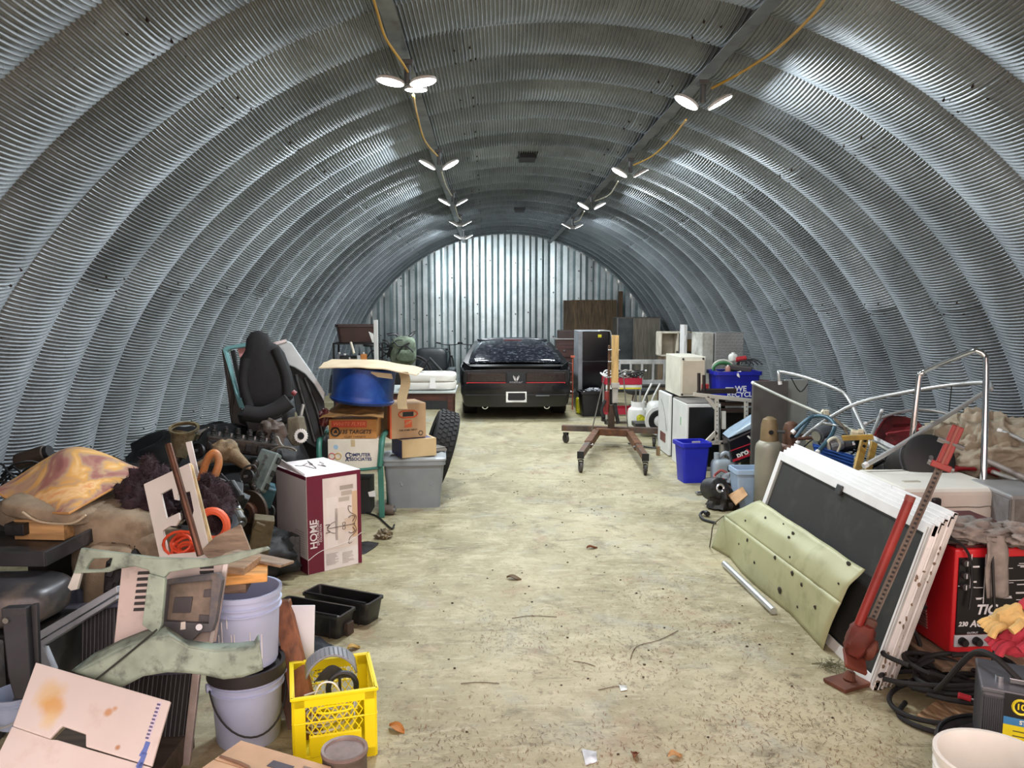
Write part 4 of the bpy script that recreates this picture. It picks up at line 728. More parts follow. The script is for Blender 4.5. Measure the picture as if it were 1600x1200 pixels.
m = M(); m.slab([poly([(352, 546), (356, 542), (400, 534), (402, 640), (378, 638), (373, 625)], o, nr), poly([(358, 550), (364, 546), (394, 542), (394, 628), (378, 624), (374, 612)], o, nr)], .05, nr); part('window_frame', m, mat('#7fb5b8', .35, .2, var=.1), t, bev=.008, world=True)
m = M(); m.slab(poly([(362, 549), (368, 547), (384, 618), (378, 622)], o, nr), .03, nr); part('glass_channel', m, BLACK, t, bev=.003, world=True)
m = M(); m.slab(poly([(372, 544), (386, 542), (386, 552), (377, 560)], o-nr*.02, nr), .02, nr); part('pink_label', m, mat('#d79a98', .7), t, world=True)
m = M(); m.slab(poly([(350, 546), (353, 546), (374, 626), (380, 640), (400, 642), (460, 660), (455, 700), (368, 690), (360, 620)], o-nr*.02, nr), .05, nr); part('door_skin', m, mat('#56534f', .6, .1, var=.2, dirt='#2f2d2b', damt=.4), t, bev=.01, world=True)
m = M(); m.tube([PP(x, y, o+nr*.03, nr) for x, y in ((350, 552), (358, 590), (364, 620), (361, 640), (366, 668))], .014, 8, 5); part('weatherstrip', m, mat('#3a352f', .7), t, smooth=True, world=True)
t = thing('front_fender', 'pale grey car fender with dark inner arch right of the black seat', 'fender', W(480, 690, 6.5)); o = W(470, 600, 6.5); nr = Vector((.25, -1, .1)).normalized(); GF = mat('#aab1b2', .4, .2, var=.12, dirt='#7d8484', damt=.35)
m = M(); m.slab(poly([(424, 540), (446, 532), (455, 535), (470, 557), (490, 585), (508, 614), (506, 627), (490, 600), (476, 584), (460, 574), (452, 571), (440, 552)], o, nr), .03, nr); part('fender_skin', m, GF, t, bev=.008, world=True)
m = M(); m.slab(poly([(424, 536), (447, 530), (449, 534), (426, 541)], o+nr*.03, nr), .02, nr); part('top_flange', m, STEEL, t, bev=.003, world=True)
m = M(); m.slab(poly([(452, 571), (460, 574), (476, 584), (490, 600), (506, 627), (510, 665), (495, 700), (478, 690), (462, 640)], o-nr*.08, nr), .05, nr); part('inner_arch', m, mat('#222426', .7, var=.4), t, bev=.008, world=True)
for q in ([(462, 585), (478, 640), (492, 690)], [(476, 590), (495, 640), (504, 680)]): m = M(); m.tube([PP(x, y, o-nr*.02, nr) for x, y in q], .016, 8, 5); part('arch_rib', m, IRON, t, smooth=True, world=True)
m = M(); m.blob((W(482, 690, 6.9).x, 7.0, .35), (.24, .18, .38), .25, 2.5, 58); solo('scrap_heap', m, DBLACK, 'dark greasy heap left of the green chair', 'scrap', smooth='soft')
m = M(); m.blob(W(507, 652, 6.55), (.06, .06, .07), .4, 3, 61); m.cyl(W(503, 665, 6.5), W(510, 640, 6.5), .02, n=8); solo('tail_lamp_scrap', m, mat('#5a2524', .4, var=.4), 'dark red broken lamp piece left of the crushed cardboard', 'scrap', smooth=True)

# ------------------------------------------------------------ chandelier carton
WP = mat('#e4dedd', .5, var=.04); MAR = mat('#6a1533', .4, var=.1)
A = math.radians(38); t = thing('chandelier_carton', 'large white and maroon chandelier carton on the floor', 'box', (-1.69, 5.0, 0), A); Wd, Dp, Hh = .40, .56, .665
m = M(); m.box((Wd/2, Dp/2, Hh/2), (Wd, Dp, Hh)); part('carton_body', m, WP, t, bev=.004)
def plate(name, x0, x1, z0, z1, material, th=.0012, face='f', par=None):
    m = M()
    if face == 'f': m.box(((x0+x1)/2, -th/2, (z0+z1)/2), (x1-x0, th, z1-z0))
    elif face == 'l': m.box((-th/2, (x0+x1)/2, (z0+z1)/2), (th, x1-x0, z1-z0))
    else: m.box(((x0+x1)/2, (z0+z1)/2, Hh+th/2), (x1-x0, z1-z0, th))
    return part(name, m, material, par or t)
plate('maroon_band', .002, .115, .004, Hh-.004, MAR); plate('maroon_edge', Wd-.03, Wd-.002, .004, Hh-.004, MAR); plate('maroon_edge', .004, Wd-.004, Hh-.03, Hh-.002, MAR, .0014)
plate('maroon_corner', .002, .22, .002, .10, MAR, .0012, 'l'); plate('maroon_edge', .004, Dp-.02, Hh-.026, Hh-.002, MAR, .0014, 'l')
plate('photo_print', .12, Wd-.031, .14, Hh-.031, mat('#e2d6d0', .5, var=.1, scale=6), .0008)
for x0, x1, z0, z1, c in ((.25, .33, .5, .53, '#b5a89c'), (.24, .34, .54, .57, '#a79a90'), (.23, .31, .46, .49, '#bdb1a6'), (.33, .37, .2, .52, '#d2b292'), (.2, .27, .2, .42, '#e2d6cc'), (.14, .22, .16, .5, '#e6dcd8'), (.27, .33, .25, .34, '#dcc7b5')): plate('photo_block', x0, x1, z0, z1, mat(c, .6, var=.08), .0011)
# chandelier drawing, printed sideways
DK = mat('#4b3d3a', .6); cz, cx0 = .29, .26
def ink(pts, r=.0022, par=None, sub=5): m = M(); m.tube(pts, r, 4, sub); return part('chandelier_print', m, DK, t)
ink([(.14, -.0016, cz), (.35, -.0016, cz)], .0025, sub=1)
for s in (-1, 1):
    ink([(.34, -.0016, cz), (.36, -.0016, cz+s*.05), (.31, -.0016, cz+s*.09), (.30, -.0016, cz+s*.13), (.325, -.0016, cz+s*.125)])
    ink([(.33, -.0016, cz+s*.02), (.35, -.0016, cz+s*.05), (.32, -.0016, cz+s*.06), (.3, -.0016, cz+s*.05)], .003); ink([(.14, -.0016, cz), (.17, -.0016, cz+s*.03), (.2, -.0016, cz+s*.04)]); ink([(.14, -.0016, cz+s*.01), (.16, -.0016, cz+s*.025), (.13, -.0016, cz+s*.028)], .003)
    ink([(.27, -.0016, cz), (.275, -.0016, cz+s*.022), (.255, -.0016, cz+s*.02), (.262, -.0016, cz)])
for k in range(9): plate('print_line', .13, .13+R.uniform(.06, .1), .04+k*.009, .0435+k*.009, mat('#a79f9c', .6), .0014)
for k in range(9): plate('print_line', .25, .25+R.uniform(.04, .09), .03+k*.009, .0335+k*.009, mat('#a79f9c', .6), .0014)
for k in range(10): plate('print_line', .05, .05+R.uniform(.1, .17), .13+k*.016, .134+k*.016, mat('#b5aead', .6), .0014, 'l')
lettering('HOME', .07, t, fr((.045, -.0015, .27), (0, 0, 1), (-1, 0, 0)), WP, bold=.001); lettering('DECORATORS', .026, t, fr((.075, -.0015, .275), (0, 0, 1), (-1, 0, 0)), WP); lettering('COLLECTION', .02, t, fr((.096, -.0015, .27), (0, 0, 1), (-1, 0, 0)), WP)
for k in range(5): m = M(); m.tube([(.1+.045*k, .12+.3*R.random(), Hh+.002), (.13+.04*k, .2+.2*R.random(), Hh+.002), (.2+.02*k, .3+.2*R.random(), Hh+.002)], .002, 4, 5); part('top_print', m, DK, t)
m = M(); m.add([(0, .02, Hh), (.02, .55, Hh), (.03, .54, Hh+.055), (.01, .03, Hh+.012)], [(0, 1, 2, 3)]); part('lifted_flap', m, WP, t, solid=.004)
m = M(); m.tube([(-.003, -.004, .1), (.1, -.005, .15), (.28, -.005, .17), (.4, -.004, .22)], .002, 5, 4); part('tape_strip', m, mat('#d8d5d0', .2), t)
# ------------------------------------------------------------ green chair stack, tote stack, tyre, table
GRN = mat('#2f6a5c', .45, var=.12); CY = 6.62
t = thing('garden_chair', 'green plastic garden chair carrying a stack of boxes', 'chair', (-1.62, CY+.1, 0)); x0, x1 = W(508, 800, CY).x, W(600, 800, CY).x
xc = (x0+x1)/2; hw = (x1-x0)/2
for sx in (-1, 1):
    for sy, yy in ((0, CY-.16), (1, CY+.28)):
        m = M(); m.ring([[Vector((xc+sx*(hw+.01*(1-k)-.0)+dx, yy+dy+(.03 if sy else -.03)*(1-k), .44*k)) for dx, dy in ((-.024, -.02), (.024, -.02), (.02, .02), (-.02, .02))] for k in (0, .5, 1)]); part('leg', m, GRN, t, bev=.006, world=True)
    m = M(); m.tube([(xc+sx*(hw-.005), CY-.18, .44), (xc+sx*(hw+.005), CY-.16, .56), (xc+sx*(hw+.01), CY-.08, .665), (xc+sx*(hw+.01), CY+.14, .68), (xc+sx*(hw-.01), CY+.27, .66)], .024, 8, 5); part('arm_rest', m, GRN, t, smooth=True, world=True)
m = M(); m.grid(lambda u, v: Vector((xc+(u-.5)*2*hw, CY-.19+.46*v, .425+.02*(2*u-1)**2-.03*v+.02*(1-v)**6*-1)), 14, 10); part('seat', m, GRN, t, smooth=True, solid=.012, world=True)
for k in range(5): x = xc+(k-2)*.09; m = M(); m.box((x, CY+.28, .62), (.05, .02, .42), (-.1, 0, 0)); part('back_slat', m, GRN, t, bev=.005, world=True)
m = M(); m.box((xc, CY+.31, .84), (2*hw, .025, .07)); part('top_rail', m, GRN, t, bev=.01, world=True)
def boxpx(name, label, px, Y, dp, material, rz=0, zb=None, cat='box', **kw):
    cx, z, w, h = fit(*px, Y); c = Vector((cx, Y, zb if zb is not None else z)); c += Vector((-sin(rz)*dp/2, cos(rz)*dp/2, 0)); return carton(name, label, cat, c, rz, (w, dp, h), material, **kw), w, dp, h
KB = mat('#ab783f', .75, var=.15, scale=6)
CFB = fit(513, 592, 685, 737, CY-.14)
t, w, d, h = boxpx('computer_carton', 'white carton with computer lettering on the green chair', (513, 591, 687, 738), CY-.15, .34, mat('#d6cfc0', .7, var=.06)); F = -d/2-.001
B1 = mat('#22305f', .6); lettering('OMPUTER', .04, t, FRONT(.055, F, h*.53), B1, bold=.0012); lettering('SSOCIATES', .038, t, FRONT(.062, F, h*.40), B1, bold=.0012); lettering('C', .07, t, FRONT(-.045, F, h*.51), B1, bold=.0015); lettering('A', .045, t, FRONT(-.052, F, h*.39), B1, bold=.0012)
for x, z, c in ((-w*.42, h*.5, '#c0565a'), (-w*.3, h*.5, '#c9a24e')): m = M(); m.tube([(x+.026*cos(a), F, z+.026*sin(a)) for a in [2*PI*i/18 for i in range(18)]], .004, 5, closed=True); part('ring_print', m, mat(c, .6), t)
m = M(); m.cyl((-w*.34, F+.001, h*.78), (-w*.34, F-.0006, h*.78), .02, n=14); part('blue_print', m, mat('#9fc0d8', .6), t); m = M(); m.box((0, F, h*.9), (.035, .0012, .06)); part('tape', m, mat('#c9b48c', .4), t)
z1 = t.location.z+h+.004
t, w, d, h = boxpx('target_carton', 'brown carton of clay targets on the white computer carton', (514, 588, 657, 687), CY-.13, .32, KB, zb=z1+.001); F = -d/2-.001; INK = mat('#2a211a', .7)
h2 = h; m = M(); m.box((-.03, F, h*.78), (w*.74, .0014, h*.36)); part('red_band', m, mat('#b8482f', .7, var=.15), t); lettering('WHITE FLYER', .045, t, FRONT(-.03, F-.0008, h*.78), mat('#d9855a', .7), shear=.3)
lettering('135 TARGETS', .045, t, FRONT(.02, F, h*.36), INK, shear=.25, bold=.0015); lettering('CLAY TARGETS', .026, t, FRONT(.02, F, h*.1), INK)
m = M(); m.tube([(-w*.36+.034*cos(a), F, h*.38+.034*sin(a)) for a in [2*PI*i/20 for i in range(20)]], .008, 5, closed=True); part('round_emblem', m, INK, t); m = M(); m.slab([(-w*.36-.02, F, h*.3), (-w*.36+.02, F, h*.3), (-w*.36+.008, F, h*.5), (-w*.36-.006, F, h*.46)], .0006, (0, -1, 0)); part('emblem_print', m, INK, t)
z2 = z1+h+.006
# crushed kraft cardboard
m = M(); cx, _, w_, _ = fit(504, 602, 630, 660, CY-.1); m.grid(lambda u, v: Vector((cx+(u-.5)*(w_-.1*v), CY-.22+.4*v, z2+.006+.15*sin(PI*min(1, max(0, .1+.8*u)))**.7*(.25+.75*v)+.01*noise.noise(Vector((u*7, v*7, 0))))), 18, 12)
solo('crushed_cardboard', m, mat('#8f6a3d', .75, var=.3, scale=9), 'crushed brown cardboard between the targets carton and the blue drum', 'cardboard', solid=.006)
# blue half drum
BLU = mat('#12387f', .35, var=.25, scale=4, dirt='#27508f', damt=.4); cxd = W(565, 600, CY).x; t = thing('plastic_drum', 'cut down blue plastic drum on top of the cartons', 'drum', (cxd, CY, z2+.13), rot=(.0, .10, 0)); rd = .272; hd = 1.75-(573-486)*CY/1200-(z2+.13)
m = M(); m.lathe([(0, .012), (rd*.9, .012), (rd*.93, 0), (rd*.98, .012), (rd*1.0, .035), (rd*.965, .055), (rd*.97, .075), (rd*.98, hd-.02), (rd*.985, hd), (rd*.965, hd), (rd*.95, .08), (0, .03)], 44); part('drum_wall', m, BLU, t, smooth=True)
m = M(); m.lathe([(rd*.985, .018), (rd*1.015, .024), (rd*1.015, .034), (rd*.985, .04)], 44); part('bead', m, BLU, t, smooth=True)
ztop = z2+.13+hd; LK = mat('#c2b092', .8, var=.1, scale=6)
def sheet(u, v):
    x = cxd-.30+.80*u; y = CY-.30+.60*v; z = ztop+.045-.02*u-.16*max(0, u-.45)**1.3+.012*noise.noise(Vector((u*5, v*4, 2)))-.03*(1-v)**3*(1-u)
    return Vector((x, y+(.1*u if v > .5 else 0), z))
m = M(); m.grid(sheet, 26, 14); solo('cardboard_sheet', m, LK, 'flattened tan cardboard sheet lying over the blue drum', 'cardboard', solid=.008)
o = W(630, 600, CY-.3); m = M(); m.grid(lambda u, v: W(623+u*15, 581+v*58, CY-.28)+Vector((.015*sin(v*6), .04*sin(v*3)-.02*u, 0)), 4, 14); solo('cardboard_strip', m, mat('#ab9672', .8), 'hanging strip of cardboard on the right of the blue drum', 'cardboard', solid=.008)
m = M(); m.slab([W(x, y, CY-.24) for x, y in ((575, 580), (612, 584), (614, 592), (590, 589))], .01, (0, -1, 0)); solo('cardboard_scrap', m, LK, 'pale cardboard scrap hanging over the rim of the blue drum', 'cardboard')
m = M(); m.box((xc, CY+.05, .15), (.3, .25, .3)); m.box((xc-.02, CY-.08, .2), (.06, .004, .05)); solo('tool_case', m, BLACK, 'black case in the shadow under the green chair', 'case', bev=.01)
m = M(); m.slab([W(x, y, CY-.09) for x, y in ((575, 769), (586, 766), (587, 776), (577, 776))], .002, (0, -1, 0)); solo('paper_tag', m, WHITE, 'small white tag under the green chair', 'tag')
g = G(608, 806); t = thing('small_motor', 'small rusty cylinder motor on the floor at the chair leg', 'motor', (g.x, g.y+.04, 0)); m = M(); m.cyl((-.05, 0, .045), (.04, -.01, .045), .042, n=18); part('case', m, mat('#6b5f58', .5, .4, var=.3), t, bev=.006); m = M(); m.cyl((.04, -.01, .045), (.055, -.012, .045), .02, n=12); part('shaft', m, STEEL, t)
m = M(); m.tube([G(568, 800, .01), G(588, 806, .01), G(600, 816, .01), G(612, 826, .012), G(616, 820, .02)], .008, 6, 5); solo('black_flex', m, BLACK, 'short black cord end on the floor by the green chair', 'cord', smooth=True)
# grey tote stack
TG2 = mat('#7d8387', .45, var=.08, dirt='#5d6266', damt=.3); tx = (W(605, 795, 6.72).x+W(683, 797, 6.66).x)/2+.005
t = tote('storage_tote', 'grey plastic storage tote on the floor under two cartons', (tx, 6.92, 0), .06, (.53, .42, .43), TG2, lid=mat('#8f9598', .4, var=.06), taper=.86, rim=.015, ribs=0)
m = M(); m.box((.02, -.196, .345), (.3, .014, .06), (-.07, 0, 0)); part('handle_recess', m, TG2, t, bev=.012)
for s in (-1, 1): m = M(); m.box((s*.15+.02, -.19, .28), (.016, .014, .16), (-.07, s*.3, 0)); part('moulded_rib', m, TG2, t, bev=.004)
m = M(); m.box((.2, -.197, .33), (.02, .01, .04)); part('scuff', m, mat('#4c5054', .6), t); m = M(); m.box((-.02, -.187, .22), (.07, .006, .02), (0, -.3, 0)); part('scuff', m, mat('#52575b', .6), t)
zt = .46; T1 = mat('#bfa67b', .7, var=.08)
t = carton('open_carton', 'tan carton with blue sides on the grey tote', 'box', (W(644, 715, 6.7).x, 6.88, zt), .42, (.32, .30, .155), T1); BL2 = mat('#26265e', .45)
m = M(); m.box((-.1612, 0, .0775), (.0014, .295, .15)); part('blue_side', m, BL2, t); m = M(); m.box((-.01, .02, .1602), (.29, .25, .0012)); part('blue_top', m, BL2, t)
for k in (0, 1): m = M(); m.box((-.01+.07*k, .05, .1612), (.045, .12, .0012), (0, 0, -.3)); part('white_print', m, WHITE, t)
m = M(); m.box((W(675, 710, 6.95).x, 7.05, zt+.012), (.22, .16, .02), (0, 0, .4)); m.box((W(676, 710, 6.95).x, 7.05, zt+.03), (.18, .14, .014), (0, 0, .6)); solo('booklet_pile', m, mat('#77736c', .7), 'thin grey booklets at the right edge of the tote lid', 'booklet', bev=.002)
t = carton('moving_carton', 'brown moving carton with an orange edge on the tan carton', 'box', (W(630, 690, 6.75).x-.02, 6.92, zt+.165), .40, (.33, .33, .305), mat('#a98a68', .75, var=.1), tape=None); OR = mat('#c4572f', .65)
m = M(); m.box((-.158, -.1657, .15), (.014, .0014, .295)); part('orange_edge', m, OR, t); m = M(); m.box((-.1657, -.13, .15), (.0014, .06, .295)); part('orange_edge', m, OR, t)
m = M(); m.tube([(.055*cos(a)*1+.03*(1 if cos(a) > 0 else -1), -.166, .215+.03*sin(a)) for a in [2*PI*i/22 for i in range(22)]], .007, 6, closed=True); part('handle_ring', m, OR, t)
m = M(); m.box((0, -.1655, .215), (.1, .002, .04)); part('hand_hole', m, DBLACK, t, bev=.0008)
m = M(); m.box((0, -.1657, .13), (.07, .0014, .07)); part('orange_logo', m, OR, t)
for k in range(3): m = M(); m.box((-.02+.02*k, -.1668, .13+.008*k), (.006, .001, .04), (0, .7, 0)); part('logo_print', m, mat('#a98a68', .7), t)
lettering('THE HOME DEPOT', .02, t, FRONT(0, -.1662, .072), INK, bold=.0004); m = M(); m.tube([(.115+.02*cos(a), -.166, .04+.02*sin(a)) for a in [2*PI*i/6 for i in range(6)]], .004, 4, closed=True); part('recycle_print', m, INK, t)
# leaning tyre
t = thing('leaning_tyre', 'black off road tyre leaning against the tote stack', 'tyre', (-.86, 7.6, 0)); wheel(t, 'tyre', (-.98, 7.55, .385), (.95, .1, -.3), .385, .23, BLACK, n=44)
# wooden table with papers
TBL = wood('#4b2a22', 0, .45); Yt = 9.35; xr = W(712, 617, Yt).x; ht = 1.75-(613-486)*Yt/1200
t = thing('wooden_table', 'dark brown wooden table with a pale top edge, left of the car', 'table', (xr-.75, Yt+.4, 0))
m = M(); m.box((0, 0, ht-.0), (1.5, .85, .025)); part('tabletop', m, mat('#b9c0bd', .4, var=.08), t, bev=.003)
for s in (-1, 1): m = M(); m.box((0, s*.38, ht-.06), (1.4, .025, .09)); part('apron', m, TBL, t, bev=.003)
m = M(); m.box((.69, 0, ht-.06), (.025, .76, .09)); part('apron', m, TBL, t, bev=.003)
for x in (-.68, .68):
    for y in (-.37, .37): m = M(); m.ring([[Vector((x+a*k, y+b*k, z)) for a, b in ((-1, -1), (1, -1), (1, 1), (-1, 1))] for z, k in ((0, .022), (ht-.1, .032), (ht-.014, .032))]); part('leg', m, TBL, t, bev=.003)
t = thing('sack_stack', 'flat white printed sacks lying on the wooden table', 'sack', (W(668, 610, Yt).x, Yt+.32, ht+.013))
for k in range(2): m = M(); m.blob((0, 0, .055+.1*k), (.34, .27, .058), .04, 2, 70+k, nu=36, nv=16, p=.4); part('sack', m, mat('#d9d7cf', .7, var=.07), t, smooth=True)
m = M(); m.slab([(.02, -.285, .03), (.1, -.285, .03), (.09, -.278, .16), (.03, -.278, .16)], .003, (0, -1, 0)); part('paper_label', m, WHITE, t)
for k in range(7): m = M(); m.box((R.uniform(-.22, .25), R.uniform(-.15, .2), .216), (R.uniform(.04, .12), .02, .002), (0, 0, R.uniform(-.4, .4))); part('dark_print', m, mat('#4c4a46', .7), t)

# ------------------------------------------------------------ left back corner
t = thing('plastic_tub', 'dark brown plastic tub on a stand at the back left', 'tub', (W(551, 520, 12.5).x, 12.5, 0)); cx, z, w, h = fit(520, 583, 507, 535, 12.4); tub = tote('brown_tub', 'dark brown open tub on top of the back left shelf', (cx, 12.6, z), .25, (w*.9, .4, h), mat('#3e2723', .5, var=.2), cat='tub', taper=.88, ribs=0)
bpy.data.objects.remove(t)
t = thing('metal_shelf', 'black metal shelf full of odds and ends at the back left', 'shelf', (cx, 12.6, 0))
for zz in (z-.02, z-.32, .35): m = M(); m.box((.05, 0, zz), (.75, .45, .025)); part('shelf_board', m, BLACK, t, bev=.003)
for sx in (-.31, .41):
    for sy in (-.21, .21): m = M(); m.box((sx, sy, (z-.02)/2), (.03, .03, z-.02)); part('post', m, BLACK, t)
odd = [('box', 'orange box on the back left shelf', '#cf8442', 568, 546, .1, .12), ('bottle', 'white bottle on the back left shelf', '#d7d9da', 561, 548, .07, .1), ('red_tool', 'red tool handle on the back left shelf', '#a8332c', 545, 549, .12, .04), ('cleaner_jug', 'grey jug on the back left shelf', '#6c7078', 530, 548, .1, .12), ('black_case', 'black case on the back left shelf', '#222326', 538, 541, .14, .1)]
for nm, lab, c, x, y, w, h in odd:
    p = W(x, y, 12.35); t = thing(nm, lab, 'box' if 'box' in nm or 'case' in nm else 'container', (p.x, 12.36, z-.305), R.uniform(-.4, .4)); m = M(); m.box((0, 0, h/2), (w, w*.7, h)); part('body', m, mat(c, .5), t, bev=.012); m = M(); m.cyl((0, 0, h), (0, 0, h+.03), w*.18, n=12); part('cap', m, WHPL if c != '#d7d9da' else BLACK, t, bev=.003)
m = M(); a = W(587, 500, 10.6); m.box((a.x, 10.6, a.z/2), (.055, .055, a.z)); solo('white_post', m, mat('#d4d5d1', .4, .2, var=.06), 'white square post standing behind the blue drum', 'post', bev=.004)
m = M(); m.slab([W(x, y, 12.2) for x, y in ((576, 518), (582, 521), (590, 536), (582, 535))], .02, (0, -1, 0)); solo('white_tool', m, WHITE, 'white pointed tool leaning by the brown tub', 'tool', bev=.004)
m = M(); m.cyl(W(548, 535, 12.1), W(553, 552, 12.0), .02, n=10); solo('broom_stick', m, mat('#d8cdb8', .6), 'pale stick poking out under the brown tub', 'stick', smooth=True)
t = thing('backpack', 'grey green camouflage backpack hung over a rack at the back', 'backpack', W(632, 548, 12.9)); CAMO = mat('#6f7d6a', .85, var=.5, scale=5, dirt='#2c322b', damt=.45)
m = M(); m.blob(W(630, 548, 12.9), (.22, .17, .24), .12, 2, 81, p=.7); part('pack_body', m, CAMO, t, smooth=True, world=True); m = M(); m.blob(W(634, 556, 12.75), (.15, .06, .1), .1, 2, 82, p=.6); part('front_pocket', m, CAMO, t, smooth=True, world=True)
for q in ([(615, 533), (625, 542), (640, 536)], [(622, 552), (632, 540), (646, 550)]): m = M(); m.tube([W(x, y, 12.68) for x, y in q], .012, 6, 4); part('strap', m, BLACK, t, smooth=True, world=True)
m = M(); m.box((W(630, 590, 13).x, 13.05, .35), (.6, .5, .7)); solo('black_cabinet', m, DBLACK, 'low black cabinet under the camouflage backpack', 'cabinet', bev=.01)
def bicycle(label, x, y, rz, frame, lift=0):
    t = thing('bicycle', label, 'bicycle', (x, y, lift), rz); r = .33; TM = frame
    for cx_ in (-.52, .52):
        m = M(); m.tube([(cx_+r*cos(a), 0, r+.02+r*sin(a)) for a in [2*PI*i/28 for i in range(28)]], .022, 8, closed=True); w_ = part('tyre', m, RUBBER, t, smooth=True)
        m = M(); m.tube([(cx_+(r-.03)*cos(a), 0, r+.02+(r-.03)*sin(a)) for a in [2*PI*i/28 for i in range(28)]], .01, 6, closed=True); part('rim', m, STEEL, w_, smooth=True)
        m = M()
        for k in range(14): a = 2*PI*k/14; m.tube([(cx_, 0, r+.02), (cx_+(r-.03)*cos(a), 0, r+.02+(r-.03)*sin(a))], .002, 4)
        part('spokes', m, STEEL, w_, kind='stuff')
    P = {'bb': (-.08, 0, .3), 'seat': (-.22, 0, .78), 'head': (.36, 0, .82), 'hb': (.4, 0, .68), 'ra': (-.52, 0, .35), 'fa': (.52, 0, .35)}
    m = M()
    for a, b, q in (('bb', 'seat', .016), ('seat', 'head', .016), ('bb', 'hb', .02), ('bb', 'ra', .01), ('seat', 'ra', .01), ('head', 'fa', .016)): m.tube([P[a], P[b]], q, 8)
    part('frame', m, TM, t)
    m = M(); m.tube([(.33, 0, .95), (.36, 0, .82)], .014, 8); m.tube([(.30, -.28, 1.0), (.34, -.12, .96), (.34, .12, .96), (.30, .28, 1.0)], .011, 8, 3); part('handlebar', m, BLACK, t, smooth=True)
    for s in (-1, 1): m = M(); m.cyl((.30, s*.2, .99), (.28, s*.31, 1.01), .017, n=10); part('grip', m, RUBBER, t)
    m = M(); m.blob((-.25, 0, .88), (.13, .07, .03), .1, 2, 3, nu=16, nv=8); m.cyl((-.22, 0, .78), (-.24, 0, .87), .012, n=8); part('saddle', m, BLACK, t, smooth=True)
    m = M(); m.cyl((-.08, -.05, .3), (-.08, -.04, .3), .085, n=20); m.tube([(-.08, -.05, .3), (-.04, -.06, .14)], .01, 6); part('crankset', m, STEEL, t)
    return t
bicycle('dark bicycle with raised handlebar standing left of the car', -1.42, 17.7, 1.45, mat('#2c2d31', .35, .4)); bicycle('red and grey bicycle parked beside the dark bicycle, left of the car', -.86, 17.75, 1.62, mat('#8a2b2b', .35, .3))
bicycle('black bicycle leaning among the clutter behind the white post', W(600, 560, 14.0).x, 14.0, .1, mat('#222326', .35, .4), lift=.25)
m = M()
for k in range(22): a = W(R.uniform(592, 640), R.uniform(522, 548), R.uniform(12.6, 13.4)); b = a+Vector((R.uniform(-.25, .25), R.uniform(-.1, .1), R.uniform(-.25, .1))); m.tube([a, (a+b)/2+Vector((0, 0, R.uniform(-.03, .08))), b], R.uniform(.006, .016), 5, 3)
solo('cable_clutter', m, BLACK, 'jumble of black rods and cables around the camouflage backpack', 'clutter', smooth=True, kind='stuff')
t = thing('leather_armchair', 'black leather armchair seen from behind the papers at the back wall', 'armchair', (W(672, 580, 15.5).x, 15.6, 0)); LE = mat('#23282a', .4, var=.2)
def cushion(c, rad, p=.45, seed=1, amp=.03): m = M(); m.blob(c, rad, amp, 1.5, seed, nu=32, nv=18, p=p); return m
part('seat', cushion((0, -.05, .35), (.36, .38, .14)), LE, t, smooth=True); part('backrest', cushion((0, .32, .72), (.33, .1, .27)), LE, t, smooth=True)
for s in (-1, 1): part('arm', cushion((s*.42, 0, .42), (.1, .4, .18)), LE, t, smooth=True)
m = M(); m.box((0, 0, .11), (.8, .75, .2)); part('base', m, DBLACK, t, bev=.01)
m = M(); m.box((W(678, 575, 14).x, 13.8, .3), (.55, .4, .6)); m.tube([W(655, 580, 13.5), W(672, 560, 13.5), W(690, 580, 13.5)], .03, 8); solo('folded_stroller', m, mat('#2d2f31', .6, var=.3), 'folded dark frame in front of the black armchair', 'frame', bev=.01)
m = M(); m.box((-3.1, 16.5, .35), (.8, 1.2, .7)); solo('covered_boxes', m, mat('#3a3836', .8, var=.3), 'dark covered boxes against the left wall at the back', 'box', bev=.03)

# ------------------------------------------------------------ the black car
CP = mat('#07080b', .3, .0, var=.1, coat=.35); CX, YR = -.035, 12.22
t = thing('sports_car', 'black sports coupe parked facing the end wall, seen from behind', 'car', (CX, YR, 0))
def sec(y, w, zb, zt, tuck, crown): # closed section ring, 20 points
    pts = []; hw_ = w/2
    for k in range(21):
        u = -1+2*k/20; pts.append(Vector((u*hw_*(1-.0*abs(u)), y, zt+crown*(1-u*u)-.03*max(0, abs(u)-.85)/.15)))
    pts += [Vector((hw_*1.02, y, zt-.14)), Vector((hw_*1.0, y, (zb+zt)/2-.05)), Vector((hw_*.97, y, zb+.04)), Vector((hw_*.9, y, zb)), Vector((-hw_*.9, y, zb)), Vector((-hw_*.97, y, zb+.04)), Vector((-hw_*1.0, y, (zb+zt)/2-.05)), Vector((-hw_*1.02, y, zt-.14))]
    return pts
m = M(); m.ring([sec(*s) for s in ((.10, 1.66, .30, .80, 0, .02), (.16, 1.74, .26, .83, 0, .025), (.5, 1.80, .2, .86, 0, .03), (1.1, 1.82, .19, .87, 0, .03), (2.2, 1.82, .19, .87, 0, .03), (3.2, 1.8, .19, .84, 0, .03), (4.2, 1.74, .2, .74, 0, .03), (4.7, 1.6, .26, .6, 0, .02))]); part('body_shell', m, CP, t, smooth=True)
def lens(name, x0, x1, z0, z1, y, material, th=.03, par=None, bev=.006): m = M(); m.box(((x0+x1)/2, y, (z0+z1)/2), (x1-x0, th, z1-z0)); return part(name, m, material, par or t, bev=bev)
